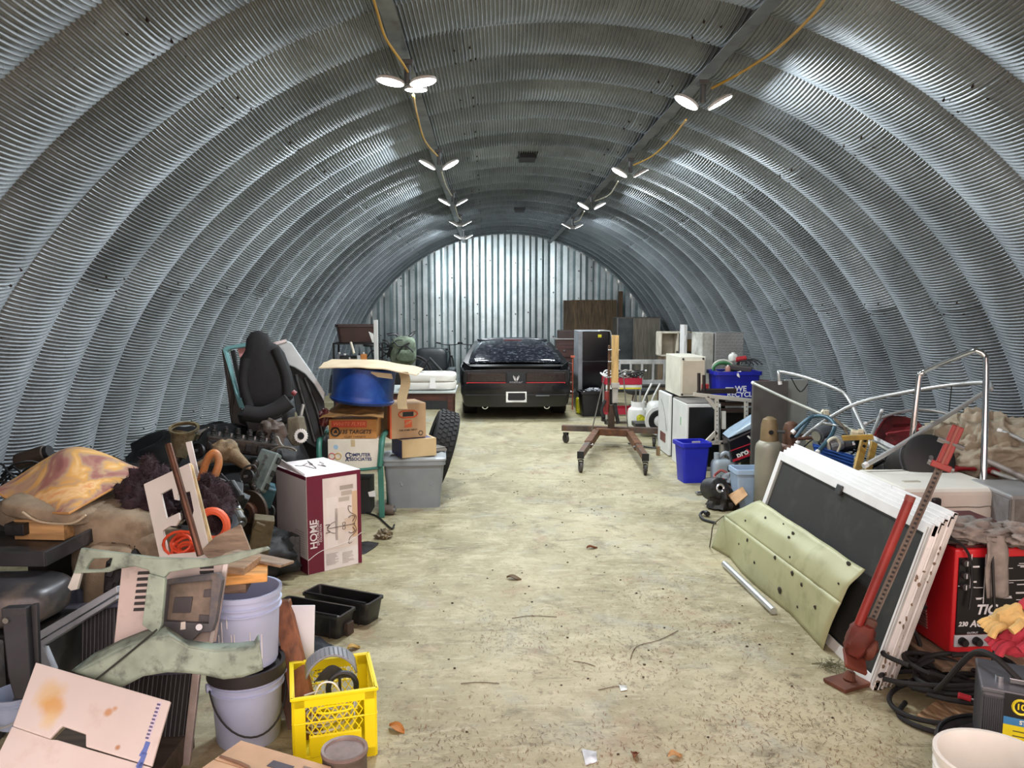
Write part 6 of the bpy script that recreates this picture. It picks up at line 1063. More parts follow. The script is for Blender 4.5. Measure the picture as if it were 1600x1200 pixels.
for k, (dx, dz, c, lab_) in enumerate([(-.13, .06, '#3e7d4e', 'green hose coil in the recycling bin'), (-.11, .08, '#c9ccc2', 'white hose coil beside the green coil in the recycling bin')]):
    m = M(); p = t.location+Vector((dx, -.02+.08*k, hb+dz-.05)); 
    for j in range(3): m.tube([p+Vector(((.12-.015*j)*cos(a), .03*j, (.085-.01*j)*sin(a))) for a in [2*PI*i/20 for i in range(20)]], .012, 6, closed=True)
    solo('hose_coil', m, mat(c, .45), lab_, 'hose', smooth=True)
for nm, lab_, dx, dy, dz, sz, c in (('grey_tray', 'dark grey flat tray lying across the recycling bin', .06, -.05, .0, (.26, .2, .07), '#3f3d3c'), ('red_drill', 'red tool on top of the recycling bin', .1, .06, .12, (.11, .06, .06), '#a3252b'), ('white_jug', 'round white container on top of the recycling bin', .02, .1, .09, (.1, .1, .1), '#d8dad4'), ('pink_pot', 'small pink brown pot at the left of the recycling bin', -.1, -.1, -.03, (.06, .06, .09), '#a97e70')):
    p = t.location+Vector((dx, dy, hb+dz)); u = thing(nm, lab_, 'tool' if 'drill' in nm else 'container', p, R.uniform(-.3, .3)); m = M()
    if nm == 'grey_tray': m.box((0, 0, .03), (sz[0], sz[1], .06), (0, .1, 0), taper=.9); part('body', m, mat(c, .5), u, bev=.01)
    elif nm == 'red_drill': m.cyl((-.06, 0, .0), (.06, 0, .02), .03, n=14); part('body', m, mat(c, .4), u, bev=.004); m = M(); m.box((-.03, 0, -.05), (.03, .03, .1), (0, .2, 0)); part('grip', m, BLACK, u, bev=.006)
    else: m.blob((0, 0, sz[2]/2), (sz[0]/2, sz[1]/2, sz[2]/2), 0, 1, 1, p=.7); part('body', m, mat(c, .4), u, smooth=True); m = M(); m.cyl((0, 0, sz[2]*.9), (0, 0, sz[2]*1.12), sz[0]*.2, n=12); part('cap', m, WHPL, u)
for k in range(4): a = t.location+Vector((.02+.05*k, -.05, hb+.08)); m = M(); m.tube([a, a+Vector((.04, .06, .02+.01*k)), a+Vector((.10, .02, .03)), a+Vector((.13, -.04, -.01))], .008, 6, 4); solo('black_cable', m, BLACK, ['leftmost black cable drooping over the right of the recycling bin', 'second black cable from the left over the recycling bin', 'third black cable from the left over the recycling bin', 'rightmost black cable drooping over the recycling bin'][k], 'cable', smooth=True, group='cables over the recycling bin')
m = M(); m.tube([t.location+Vector(p) for p in ((-.02, -.19, hb*.98), (.0, -.2, hb*.8), (-.03, -.19, hb*.95), (.02, -.19, hb*1.0))], .01, 6, 3); solo('wire_hook', m, WHPL, 'small white hook on the rim of the recycling bin', 'hook', smooth=True)
m = M(); p = W(1195, 596, 8.6); m.box((p.x, 8.7, p.z-.03), (.28, .2, .07), (0, .1, .1)); solo('red_case', m, mat('#a8343a', .45), 'red flat case right of the recycling bin', 'case', bev=.012)
m = M(); m.box((W(1195, 596, 8.6).x, 8.75, (W(1195, 605, 8.6).z-.035+zb)/2), (.3, .26, W(1195, 605, 8.6).z-.035-zb)); solo('dark_crate', m, mat('#3d3431', .7), 'dark crate under the red flat case', 'crate', bev=.01)
t = thing('dark_bracket', 'dark steel U shaped bracket on the pale frame left of the recycling bin', 'bracket', W(1100, 615, 8.1)); q = lambda x, y: W(x, y, 8.1); DBR = mat('#2d2423', .5, .3)
for a, b in (((1092, 583), (1092, 615)), ((1100, 586), (1100, 614)), ((1089, 613), (1150, 612)), ((1096, 610), (1150, 609))): m = M(); m.cyl(q(*a), q(*b), .018, n=8); part('bar', m, DBR, t, world=True)
m = M(); m.box(q(1108, 606)+Vector((0, .15, 0)), (.07, .06, .06)); solo('red_block', m, mat('#a22b2b', .5), 'small red block behind the dark steel bracket', 'block', bev=.01)
# pale metal frame (stand)
t = thing('folding_stand', 'pale aluminium stand frame with punched legs in front of the mini fridge', 'stand', (W(1125, 690, 7.9).x, 7.9, 0)); ST = mat('#c9c5b7', .4, .3, var=.12); q = lambda x, y: W(x, y, 7.9)
def bar(a, b, w=.04, material=ST): a, b = q(*a), q(*b); d = (b-a).normalized(); s = d.cross(Vector((0, 1, 0))).normalized()*w/2; m = M(); m.slab([a-s, a+s, b+s, b-s], .03, (0, -1, 0)); return part('bar', m, material, t, bev=.003, world=True)
for a, b in (((1083, 616), (1185, 627)), ((1119, 620), (1119, 692)), ((1165, 626), (1165, 692)), ((1080, 692), (1180, 690)), ((1103, 690), (1119, 674)), ((1103, 620), (1118, 638)), ((1130, 642), (1130, 670)), ((1128, 690), (1128, 724)), ((1085, 692), (1085, 724)), ((1168, 690), (1168, 724))): bar(a, b)
m = M()
for k in range(9):
    for x in (1119, 1165): p = q(x, 628+k*7); m.cyl(p+Vector((0, -.028, 0)), p+Vector((0, -.034, 0)), .006, n=6)
part('punched_holes', m, BLACK, t, world=True, kind='stuff')
tote('waste_bin', 'blue plastic waste bin on the floor by the mini fridge', (W(1086, 760, 7.6).x, 7.75, 0), .1, (.285, .26, Z(698, 7.55)), mat('#1a25b0', .4, var=.1), taper=.82, ribs=0)
# outboard motor
t = thing('outboard_motor', 'black outboard motor cowling with red stripe and pale blue top', 'outboard motor', (W(1175, 700, 7.55).x, 7.6, 0)); o = W(1160, 690, 7.5); nr = Vector((-.1, -1, 0)).normalized()
m = M(); m.slab(poly([(1137, 692), (1142, 684), (1190, 662), (1196, 700), (1144, 720)], o, nr), -.35, nr) if 0 else m.slab([p-nr*.33 for p in poly([(1137, 688), (1190, 664), (1215, 668), (1212, 706), (1145, 727)], o, nr)], .33, nr); part('cowling', m, mat('#10131c', .25, var=.1), t, bev=.02, world=True, segs=3)
m = M(); m.slab([p-nr*.325 for p in poly([(1137, 686), (1150, 675), (1185, 654), (1215, 652), (1215, 668), (1190, 665)], o, nr)], .32, nr); part('cowling_top', m, mat('#9db4c6', .35, var=.1), t, bev=.02, world=True, segs=3)
m = M(); m.slab(poly([(1145, 718), (1196, 699), (1197, 703), (1145, 722)], o+nr*.0, nr), .004, nr); part('red_stripe', m, mat('#b01f32', .4), t, world=True)
m = M(); m.slab(poly([(1141, 704), (1196, 684), (1196, 685.5), (1141, 705.5)], o+nr*.0, nr), .004, nr); part('red_pinstripe', m, mat('#b01f32', .4), t, world=True)
a, b = PP(1155, 708, o+nr*.003, nr), PP(1168, 702.5, o+nr*.003, nr); inv = MW[t.name].inverted(); u = (b-a).normalized(); T = inv @ fr(PP(1160, 708.5, o+nr*.003, nr), u, (0, 0, 1)); lettering('pro', .085, t, T, WHITE, bold=.003)
lettering('V', .1, t, inv @ fr(PP(1173, 706, o+nr*.003, nr), u, (0, 0, 1)), mat('#c72236', .4), bold=.003); lettering('V', .12, t, inv @ fr(PP(1176, 686, o+nr*.003, nr), u, (0, 0, 1)), WHITE, bold=.003)
m = M(); m.box((.06, .12, .17), (.14, .3, .34)); part('drive_leg', m, DBLACK, t, bev=.02)
# jug, green box, heap of motors, trash can
t = thing('water_jug', 'grey blue plastic jug with a handle next to the blue waste bin', 'jug', (W(1127, 735, 7.6).x, 7.6, .0)); JG = mat('#9aa5ad', .35, var=.1); m = M(); m.blob((0, 0, .13), (.1, .09, .13), 0, 1, 1, p=.5); part('jug_body', m, JG, t, smooth=True); m = M(); m.cyl((-.05, 0, .24), (-.05, 0, .32), .03, n=12); part('neck', m, JG, t); m = M(); m.tube([(-.02, 0, .28), (.04, 0, .32), (.1, 0, .27), (.09, 0, .17)], .02, 8, 4); part('handle', m, JG, t, smooth=True); m = M(); m.cyl((.1, -.06, .1), (.15, -.12, .08), .045, n=14); part('dark_spout', m, BLACK, t, bev=.006)
m = M(); m.box((W(1160, 740, 7.5).x, 7.5, .07), (.18, .16, .14)); solo('green_box', m, mat('#27613a', .5), 'small green box behind the motor heap', 'box', bev=.01)
t = thing('jar', 'clear cream jar beside the green box', 'jar', (W(1173, 735, 7.3).x, 7.3, .0)); m = M(); m.lathe([(0, 0), (.04, 0), (.045, .08), (.03, .1), (.03, .12), (0, .12)], 16); part('jar_body', m, mat('#c9c7b8', .3), t, smooth=True); m = M(); m.lathe([(0, .12), (.034, .12), (.034, .145), (0, .145)], 16); part('lid', m, ALU, t)
t = thing('electric_motor', 'dark electric motor with a round pulley on the floor heap', 'motor', (W(1128, 790, 6.75).x, 6.75, 0)); q = fr(W(1123, 763, 6.6), (1, .2, 0), (.2, .3, 1)); m = M(); m.lathe([(.03, .03), (.045, .035), (.09, .02), (.1, -.02), (.1, -.16), (.06, -.19), (0, -.19)], 26, q); part('motor_shell', m, mat('#3c3d3f', .5, .4, var=.35, dirt='#1c1b1a'), t, smooth=True, world=True); m = M(); m.lathe([(.022, .032), (.034, .04), (.042, .034)], 20, q); part('ring', m, ALU, t, smooth=True, world=True)
for k in range(8): a = 2*PI*k/8; m = M(); m.T = q; m.cyl((.075*cos(a), .075*sin(a), .0), (.075*cos(a), .075*sin(a), .032), .009, n=6); part('bolt', m, IRON, t, world=True)
m = M(); m.blob(W(1128, 785, 6.65)+Vector((0, 0, .0)), (.13, .13, .14), .35, 2.5, 93, flat=0); part('lower_housing', m, GREASE, t, smooth=True, world=True)
m = M(); m.blob(W(1146, 752, 6.9), (.11, .1, .09), .3, 2.2, 94); m.cyl(W(1140, 760, 6.8), W(1152, 738, 6.9), .05, n=14); solo('gearbox', m, mat('#4a4e52', .45, .4, var=.35), 'grey gear casting lying on the motor heap', 'gearbox', smooth=True)
m = M(); m.cyl(W(1142, 730, 7.0), W(1150, 733, 6.95), .055, n=18); solo('wheel_hub', m, BLACK, 'small black wheel hub above the motor heap', 'wheel', bev=.008)
m = M(); m.blob((W(1150, 785, 6.8).x, 6.85, .09), (.14, .14, .1), .3, 2.5, 95); solo('rusty_casting', m, RUST, 'rusty brown casting beside the light blue trash can', 'casting', smooth=True)
m = M(); m.tube([W(1122, 738, 7.0), W(1116, 745, 6.9), W(1128, 750, 6.85), W(1138, 742, 6.95), W(1128, 735, 7.0)], .012, 6, 4, closed=True); solo('red_wire_coil', m, mat('#8d3b35', .5), 'thin red wire coil on the motor heap', 'wire', smooth=True)
m = M(); m.slab([G(1138, 775, .12), G(1160, 762, .2), G(1168, 775, .16), G(1150, 790, .1)], .012, (0, -.3, 1)); solo('cardboard_flap', m, KRAFT, 'tan cardboard flap on the motor heap', 'cardboard')
m = M(); m.box((W(1100, 765, 7.1).x, 7.15, .02), (.14, .04, .02), (0, 0, .3)); solo('steel_strip', m, STEEL, 'small steel strip on the floor right of the blue waste bin', 'strip', bev=.003)
m = M(); m.tube([G(1118, 817, .012), G(1100, 812, .012), G(1094, 805, .02), G(1098, 800, .03), G(1104, 800, .03)], .012, 8, 5); m.cyl(G(1103, 801, .03), G(1106, 803, .03), .022, n=10); solo('power_cable', m, BLACK, 'black power cord with a plug on the floor by the motor heap', 'cord', smooth=True)
t = tote('trash_can', 'light blue plastic trash can in front of the gas cylinder', (W(1174, 780, 6.55).x, 6.68, 0), 0, (.25, .22, Z(741, 6.55)), mat('#9fb6cf', .45, var=.1), cat='trash can', taper=.8, ribs=0, rim=.012)
m = M(); m.cyl((W(1180, 780, 6.55).x, 6.68, .05), W(1192, 733, 6.62), .012, n=8); solo('white_stick', m, WHPL, 'white stick standing in the light blue trash can', 'stick', smooth=True)
# grey sheets
m = M(); a, b = W(1177, 600, 7.45), W(1232, 600, 7.45); zt = Z(597, 7.45); m.box(((a.x+b.x)/2, 7.47, zt/2), (b.x-a.x, .04, zt), (0, .0, 0)); solo('steel_sheet', m, mat('#64625f', .5, .4, var=.12), 'tall dark grey steel panel standing behind the gas cylinder', 'panel', bev=.004)
m = M(); a, b = W(1231, 600, 7.55), W(1262, 600, 7.55); m.box(((a.x+b.x)/2, 7.6, zt/2), (b.x-a.x+.03, .04, zt), (0, 0, .0)); solo('steel_sheet', m, mat('#9aa09c', .45, .3, var=.1), 'tall light grey steel panel right of the dark grey panel', 'panel', bev=.004)
# gas cylinders
def gas(label, x, y, r, hz, c, cap, capc):
    t = thing('gas_cylinder', label, 'gas cylinder', (x, y, 0)); m = M(); m.lathe([(0, 0), (r*.95, 0), (r, .02), (r, hz*.80), (r*.92, hz*.86), (r*.7, hz*.9), (r*.45, hz*.915), (0, hz*.92)], 30); part('cylinder_body', m, c, t, smooth=True)
    m = M(); m.lathe([(r*.62, hz*.90), (r*.66, hz*.90), (r*.66, hz*.92), (r*.62, hz*1.1), (r*.5, hz*1.17), (r*.2, hz*1.2), (0, hz*1.2)], 24); part('valve_cap', m, cap, t, smooth=True); m = M(); m.cyl((r*.4, -r*.5, hz*1.03), (r*.95, -r*.55, hz*1.02), .014, n=8); part('valve_stem', m, STEEL if capc else RUST, t)
    m = M(); m.cyl((-r*.1, -r*.56, hz*1.02), (-r*.1, -r*.70, hz*1.02), .02, n=12); part('vent_hole', m, DBLACK, t)
gas('grey green gas cylinder with a tan cap behind the screen doors', W(1203, 750, 6.45).x, 6.5, .115, .70, mat('#8c8878', .45, .2, var=.12), mat('#7c6a4c', .5, .2, var=.25), 1)
gas('second gas cylinder with a rusty brown dome behind the screen doors', W(1234, 720, 6.5).x+.02, 6.55, .105, .66, mat('#6b4c3b', .5, .2, var=.2), mat('#5e4233', .5, .2, var=.3), 0)
# ------------------------------------------------------------ stack of screen doors leaning at the right
TH = .31; DL, DHh = 1.85, .82; U = Vector((sin(TH), 0, cos(TH))); LN = Vector((0, 1, 0)); NB = Vector((cos(TH), 0, -sin(TH)))   # NB: into the stack
SCR = mat('#222321', .75, var=.12, scale=3, dirt='#34342f', damt=.4); FRW = mat('#e3e3e1', .35, .1, var=.05, dirt='#8f867c', damt=.30, dscale=14)
def door_pt(l, u, n, o): return o+LN*l+U*u+NB*n
NM = ['front white framed screen door with a black mesh and small handle', 'second white framed screen door of the leaning stack', 'third white framed screen door of the leaning stack', 'fourth white framed screen door of the leaning stack', 'rearmost white framed screen door of the leaning stack']
for k in range(5):
    o = Vector((1.28+.026*k, 3.35+.012*k-.01*(k % 2), .0)); t = thing('insect_screen', NM[k], 'screen door', o+LN*DL/2, group='screen doors leaning in a stack')
    f = .055; th = .023; L, H = DL, DHh+.012*k
    def slabq(a0, a1, b0, b1, n0, th_, material, name, par=t, bev=0): m = M(); m.slab([door_pt(a0, b0, n0, o), door_pt(a1, b0, n0, o), door_pt(a1, b1, n0, o), door_pt(a0, b1, n0, o)], th_, NB); return part(name, m, material, par, bev=bev, world=True)
    slabq(0, L, 0, f, 0, th, FRW, 'frame_rail', bev=.003); slabq(0, L, H-f, H, 0, th, FRW, 'frame_rail', bev=.003); slabq(0, f, 0, H, -.0005, th+.001, FRW, 'frame_stile', bev=.003); slabq(L-f, L, 0, H, -.0005, th+.001, FRW, 'frame_stile', bev=.003)
    slabq(f*.9, L-f*.9, f*.9, H-f*.9, .010, .004, SCR, 'mesh_panel')
    if k == 0:
        for q in ((f, L-f, f, f+.008), (f, L-f, H-f-.008, H-f)): slabq(*q, .004, .008, BLACK, 'spline')
        for q in ((f, f+.008, f, H-f), (L-f-.03, L-f, f, H-f)): slabq(*q, .004, .008, BLACK if q[0] < 1 else mat('#77756f', .5, .3), 'spline')
        slabq(L*.47, L*.47+.06, H-f-.02, H-f+.03, -.014, .016, mat('#4c4e4f', .4, .5), 'door_handle', bev=.003)
        slabq(0.004, .018, .02, H-.02, -.003, .004, mat('#b9b7b2', .4), 'frame_groove'); slabq(.03, .036, .02, H-.02, -.003, .004, mat('#a3a09a', .4), 'frame_groove')
    else:
        slabq(-.004, .0, .01, H-.01, .008, .010, mat('#bdbab4', .5, var=.3), 'frame_groove')
m = M()
for k in range(46): kk = R.randrange(5); p = Vector((1.288+.026*kk, 3.348+.012*kk-.01*(kk % 2), .003))+U*R.uniform(0, .7 if k > 14 else .12); m.blob(p, (R.uniform(.003, .008), .005, R.uniform(.004, .014)), .5, 4, k, nu=8, nv=6)
solo('dried_mud', m, mat('#7d6a58', .95, var=.35), 'dried mud and splinters along the end of the screen door stack', 'mud', kind='stuff')
# green painted sheet metal
nF = -NB; fo = Vector((1.28, 3.35, 0))-NB*.03
GS = mat('#a3a47e', .45, .1, var=.10, scale=3, dirt='#8a8a68', damt=.38, dscale=5)
ptop = [PP(1188, 782, fo, nF), PP(1352, 890, fo, nF)]
fl, frt = PP(1131, 806, fo-NB*.09, nF), PP(1314, 943, fo-NB*.045, nF); fl2 = W(1116, 822, 5.28)
lowp = [G(1112, 856), G(1140, 872), G(1160, 897), G(1186, 921), G(1235, 960), G(1286, 1016)]
t = thing('sheet_metal', 'bent pale green painted steel sheet leaning on the screen doors', 'sheet', (lowp[0]+lowp[-1])/2)
up_ = [fl, ptop[0], ptop[1], frt]; m = M()
def upper(u, v): p = fl.lerp(frt, u).lerp(ptop[0].lerp(ptop[1], u), v); return p+Vector((-.004, 0, .012))*noise.noise(Vector((u*5, v*3, 1)))+Vector((-.02*sin(PI*v)*(.4+.6*u), 0, 0))
def lower(u, v): k = u*5; i = min(4, int(k)); b = lowp[i].lerp(lowp[i+1], k-i); p = (b if v == 0 else b.lerp(fl.lerp(frt, u), v)); return p+Vector((-.008*sin(PI*v), 0, 0))+Vector((0, 0, .003))
m.grid(upper, 30, 10); part('upper_facet', m, GS, t, smooth=True, solid=.003, world=True); m = M(); m.grid(lower, 30, 10); part('lower_facet', m, GS, t, smooth=True, solid=.003, world=True)
HO = mat('#2b281d', .8); m = M()
for u, v, w in ((.22, .7, .012), (.48, .78, .016), (.5, .62, .013), (.9, .93, .018), (.62, .2, .008), (.35, .85, .008), (.15, .3, .01), (.95, .4, .008)): p = upper(u, v); m.blob(p+Vector((-.004, 0, .002)), (w*.5, w, w*.7), .4, 3, int(u*50), nu=10, nv=6)
for u, v, w in ((.3, .85, .012), (.55, .93, .014), (.7, .88, .016), (.78, .8, .012), (.7, .35, .022), (.45, .5, .01), (.9, .6, .012), (.25, .6, .008), (.82, .3, .008)): p = lower(u, v); m.blob(p+Vector((-.004, 0, 0)), (w*.4, w, w*.9), .5, 3, int(u*70), nu=10, nv=6)
part('rust_holes', m, HO, t, world=True, kind='stuff')
m = M(); m.tube([lowp[0]+Vector((-.01, .02, .0)), lowp[0].lerp(fl2, .5)+Vector((-.012, 0, 0)), fl2+Vector((-.005, 0, .01)), fl], .004, 6, 3); part('dark_edge', m, mat('#3b3a2c', .7), t, world=True)
m = M(); m.cyl(G(1132, 881, .022), G(1209, 955, .022), .021, n=16); t = solo('aluminium_tube', m, ALU, 'aluminium tube lying on the floor in front of the green sheet', 'tube', smooth=True)
# high lift jack
t = thing('lift_jack', 'tall red and rust lifting jack leaning on the screen doors', 'jack', G(1325, 1052)); a, b0 = PP(1328, 1046, fo-NB*.07, nF), PP(1441, 792, fo-NB*.03, nF); b = a+(b0-a)*1.40; d = (b-a).normalized(); s = d.cross(Vector((-.5, -1, .2))).normalized(); q = s.cross(d).normalized(); L = (b-a).length; BARM = mat('#6f655c', .55, .5, var=.3, dirt='#5d3f2f', damt=.42); JR = mat('#8f2c26', .42, .1, var=.25, dirt='#7a3a2c', damt=.36)
T = Matrix((s, -q, d)).transposed().to_4x4(); T.translation = a
def jb(c, sz, material, name, bev=.003, rot=None, par=t): m = M(); m.T = T; m.box(c, sz, rot); return part(name, m, material, par, bev=bev, world=True)
jb((0, 0, L*.5), (.032, .016, L), BARM, 'rack_bar'); jb((0.012, -.010, L*.5), (.008, .006, L), BARM, 'rack_flange', .001); jb((-.012, -.010, L*.5), (.008, .006, L), BARM, 'rack_flange', .001)
m = M()
for k in range(44): z_ = .1+k*(L-.2)/43; m.T = T; m.cyl((0, -.009, z_), (0, -.0105, z_), .0065, n=8)
part('rack_holes', m, DBLACK, t, world=True, kind='stuff')
jb((0, -.012, L-.03), (.05, .035, .19), JR, 'top_clamp', .005); jb((0, -.02, L-.13), (.085, .05, .03), JR, 'clamp_jaw', .004); jb((0.0, -.035, L-.03), (.012, .02, .19), mat('#8d4a3c', .5), 'clamp_rib', .003)
for z_ in (L-.13, L-.02): m = M(); m.T = T; m.cyl((-.055, -.02, z_), (.055, -.02, z_), .012, n=8); part('clamp_bolt', m, STEEL, t, world=True)
m = M(); m.T = T; m.cyl((-.045, -.045, .22), (-.062, -.05, .86), .021, n=16); part('handle_tube', m, JR, t, smooth=True, world=True); m = M(); m.T = T; m.cyl((-.062, -.05, .84), (-.063, -.05, .865), .022, n=16); part('handle_end', m, mat('#8f463b', .5), t, world=True)
m = M(); m.T = T; m.blob((-.02, -.03, .16), (.055, .05, .085), .25, 3, 6, nu=20, nv=12, p=.7); part('lifting_block', m, mat('#7a3327', .65, .2, var=.35, dirt='#4c2a20'), t, smooth=True, world=True); m = M(); m.T = T; m.blob((.045, -.01, .13), (.03, .04, .05), .3, 3, 7, nu=14, nv=10); part('climbing_pin_box', m, mat('#6d3a2c', .65, .2, var=.35), t, smooth=True, world=True)
jb((-.0, -.03, .235), (.05, .045, .07), mat('#5f3c30', .6, .2, var=.3), 'handle_socket', .008); jb((.0, -.05, .06), (.1, .12, .02), mat('#7a3a2b', .65, .2, var=.3), 'lift_nose', .005, (.4, 0, .3))
p = Vector((a.x-.01, a.y, 0)); m = M(); m.T = Matrix(); m.box((p.x, p.y, .012), (.17, .13, .018), (0, 0, .4)); m.cyl((p.x+.01, p.y+.005, .02), (p.x+.02, p.y+.01, .06), .03, .02, n=12); part('base_foot', m, mat('#6a4030', .7, .2, var=.35), t, bev=.003, world=True)
# ------------------------------------------------------------ red welder on a dolly
wl = thing('arc_welder', 'red arc welder with a black control face, right of the screen doors', 'welder', (1.70, 3.45, .115), .04); wW, wD, wH = .50, .62, .52; WR = mat('#c41f28', .35, var=.08, coat=.3)
m = M(); m.box((wW/2, wD/2, wH/2), (wW, wD, wH)); part('case', m, WR, wl, bev=.012, segs=3)
m = M(); m.box((wW/2+.004, -.003, wH*.56), (wW*.95, .008, wH*.72)); fp = part('control_face', m, mat('#101113', .35), wl, bev=.002)
m = M(); m.box((wW/2, -.004, wH*.14), (wW*.95, .008, wH*.11)); part('socket_strip', m, mat('#b8bec4', .4, .2), wl, bev=.002)
for k in range(12): m = M(); m.box((-.003, .22+.006*0+.08, .06+k*.0135), (.005, .24-.004*k, .007)); part('louvre', m, mat('#8d6f6a', .5, .3), wl)
LBL = mat('#d8dadc', .5); Fy = -.0085
lettering('TIG', .065, wl, FRONT(.16, Fy, wH*.43), LBL, bold=.002, shear=.25); lettering('STICK', .04, wl, FRONT(.22, Fy, wH*.355), LBL, bold=.0015, shear=.3); lettering('230', .03, wl, FRONT(.05, Fy, wH*.30), LBL, bold=.001, shear=.2); lettering('AC\u00b7DC', .045, wl, FRONT(.155, Fy, wH*.30), LBL, bold=.0012, shear=.2); lettering('OUTPUT', .014, wl, FRONT(.1, Fy, wH*.215), LBL)
for z_, n in ((.88, 2), (.66, 1)):
    for j in range(n): m = M(); m.cyl((.04, -.006, wH*z_-.06*j), (.04, -.03, wH*z_-.06*j), .017, n=14); kb = part('control_knob', m, mat('#2b2c2e', .4), wl, bev=.003); m = M(); m.box((.04, -.031, wH*z_-.06*j), (.004, .002, .022)); part('knob_pointer', m, LBL, kb)
for x in (.05, .12): m = M(); m.lathe([(0, .03), (.016, .03), (.02, .02), (.021, 0), (0, 0)], 16, fr((x, -.008, wH*.14), (1, 0, 0), (0, 0, 1))); part('output_socket', m, mat('#1a1a1c', .4), wl, smooth=True)
for k in range(34):
    x = R.choice([.09, .12, .2, .27, .33, .38, .43])+R.uniform(-.005, .005); z_ = wH*R.uniform(.5, .9); m = M(); m.box((x, Fy+.0008, z_), (R.uniform(.02, .055), .0012, R.choice([.003, .005, .008]))); part('face_print', m, LBL, wl)
for x, z_, w_, h_ in ((.075, .80, .004, .2), (.145, .72, .004, .3), (.3, .7, .12, .003), (.05, .66, .07, .003)): m = M(); m.box((x, Fy+.0008, wH*z_), (w_, .0012, h_ if h_ < .1 else h_*.8)); part('face_line', m, LBL, wl)
m = M(); m.cyl((.43, -.006, wH*.72), (.43, -.012, wH*.72), .03, n=20); part('dial', m, LBL, wl)
m = M(); m.box((wW/2, wD/2, wH+.008), (wW*.96, wD*.96, .018)); part('top_cover', m, mat('#4f2022', .5, var=.25), wl, bev=.004)
t = thing('wood_dolly', 'plywood dolly on castors under the red welder', 'dolly', (1.92, 3.72, 0), .04); m = M(); m.box((-.03, .0, .1), (.62, .74, .022)); part('deck', m, wood('#8a7660', 1, dirt='#5a4c3e'), t, bev=.003)
for x in (-.27, .22):
    for y in (-.3, .28): caster(t, (x, y, -.02), .042, .8)
# rags on the welder
RG = mat('#8a827b', .95, var=.3, scale=14, bump=.4, dirt='#57504a', damt=.4)
def cloth(name, label, c, rad, amp, seed, material=RG, fr_=3.0, cat='rag', flat=None): m = M(); m.blob(c, rad, amp, fr_, seed, nu=52, nv=26, p=.9, flat=flat); return solo(name, m, material, label, cat, smooth='soft')
zt = .115+wH+.02; cloth('shop_rag', 'crumpled grey rag heap on top of the red welder', (1.84, 3.56, zt+.035), (.17, .13, .05), .5, 101); cloth('shop_rag', 'second grey rag on the welder, toward the right edge', (2.05, 3.5, zt+.03), (.13, .12, .05), .5, 102)
m = M(); m.grid(lambda u, v: Vector((1.87+.085*(u-.5)*(1+.4*v)*(1.15-.5*max(0, v-.6))+.03*v, 3.43-.015*sin(PI*min(1, v*2))-.008*cos(u*9), zt+.05-.05*v*(v < .1)-.30*v)), 12, 24); solo('hanging_rag', m, mat('#8f8780', .95, var=.25, scale=16, bump=.3), 'grey rag hanging down over the welder face', 'rag', smooth=True, solid=.006)
m = M(); m.lathe([(0, 0), (.10, 0), (.11, .008), (.1, .016), (0, .012)], 26, Matrix.Translation((1.74, 3.55, zt))); solo('steel_disc', m, mat('#5c5752', .5, .5), 'flat round metal disc under the rags on the welder', 'disc', smooth=True)
m = M(); m.tube([Vector(p) for p in ((1.62, 3.5, zt+.02), (1.68, 3.45, zt+.03), (1.75, 3.43, zt-.04), (1.77, 3.425, zt-.18), (1.76, 3.42, zt-.3))], .006, 6, 5); solo('black_cable', m, BLACK, 'thin black cable falling over the left edge of the welder', 'cable', smooth=True)
m = M(); m.tube([Vector(p) for p in ((1.86, 3.43, zt-.02), (1.87, 3.41, .4), (1.88, 3.40, .25), (1.86, 3.38, .12), (1.78, 3.3, .1))], .007, 6, 5); solo('black_cable', m, BLACK, 'black cable hanging down the middle of the welder face', 'cable', smooth=True)
# coil of black cables on the floor
t = thing('welding_cable', 'loose coil of thick black welding cable on the floor at the right', 'cable', (1.55, 3.2, 0)); RR2 = random.Random(3)
for k in range(9):
    cxx, cyy, r_ = 1.55+RR2.uniform(-.07, .07), 3.22+RR2.uniform(-.08, .08), RR2.uniform(.14, .24); ph = RR2.uniform(0, 6); tl = RR2.uniform(.02, .10)
    m = M(); m.tube([(cxx+r_*cos(a), cyy+r_*.8*sin(a), .018+.012*k+tl*(1+sin(a+ph))*.7) for a in [ph+i*2*PI*.93/14 for i in range(15)]], .011, 8, 4); part('cable_loop', m, RUBBER, t, smooth=True, world=True)
m = M(); m.tube([(1.35, 3.2, .02), (1.27, 3.1, .013), (1.34, 2.98, .013), (1.52, 2.92, .013), (1.7, 2.93, .013)], .011, 8, 5); part('cable_loop', m, RUBBER, t, smooth=True, world=True)
m = M(); m.tube([(1.5, 3.5, .02), (1.62, 3.56, .1), (1.6, 3.62, .22), (1.66, 3.6, .3)], .011, 8, 5); part('cable_loop', m, RUBBER, t, smooth=True, world=True)
m = M(); m.cyl(W(1497, 1086, 3.0), W(1517, 1092, 2.98), .013, n=10); part('red_sleeve', m, mat('#c5303c', .4), t, world=True, bev=.002); m = M(); m.cyl(W(1517, 1092, 2.98), W(1527, 1094, 2.98), .004, n=6); part('steel_tip', m, STEEL, t, world=True)
m = M(); m.cyl(G(1440, 1040, .03), G(1470, 1048, .03), .012, n=10); solo('steel_rod', m, IRON, 'short dark rod lying under the front of the dolly', 'rod')
m = M(); m.box((1.62, 2.98, .012), (.30, .52, .02), (0, 0, .65)); solo('flat_board', m, wood('#b08f6c', 1, dirt='#86694c'), 'flat tan board on the floor under the black cables', 'board', bev=.003)
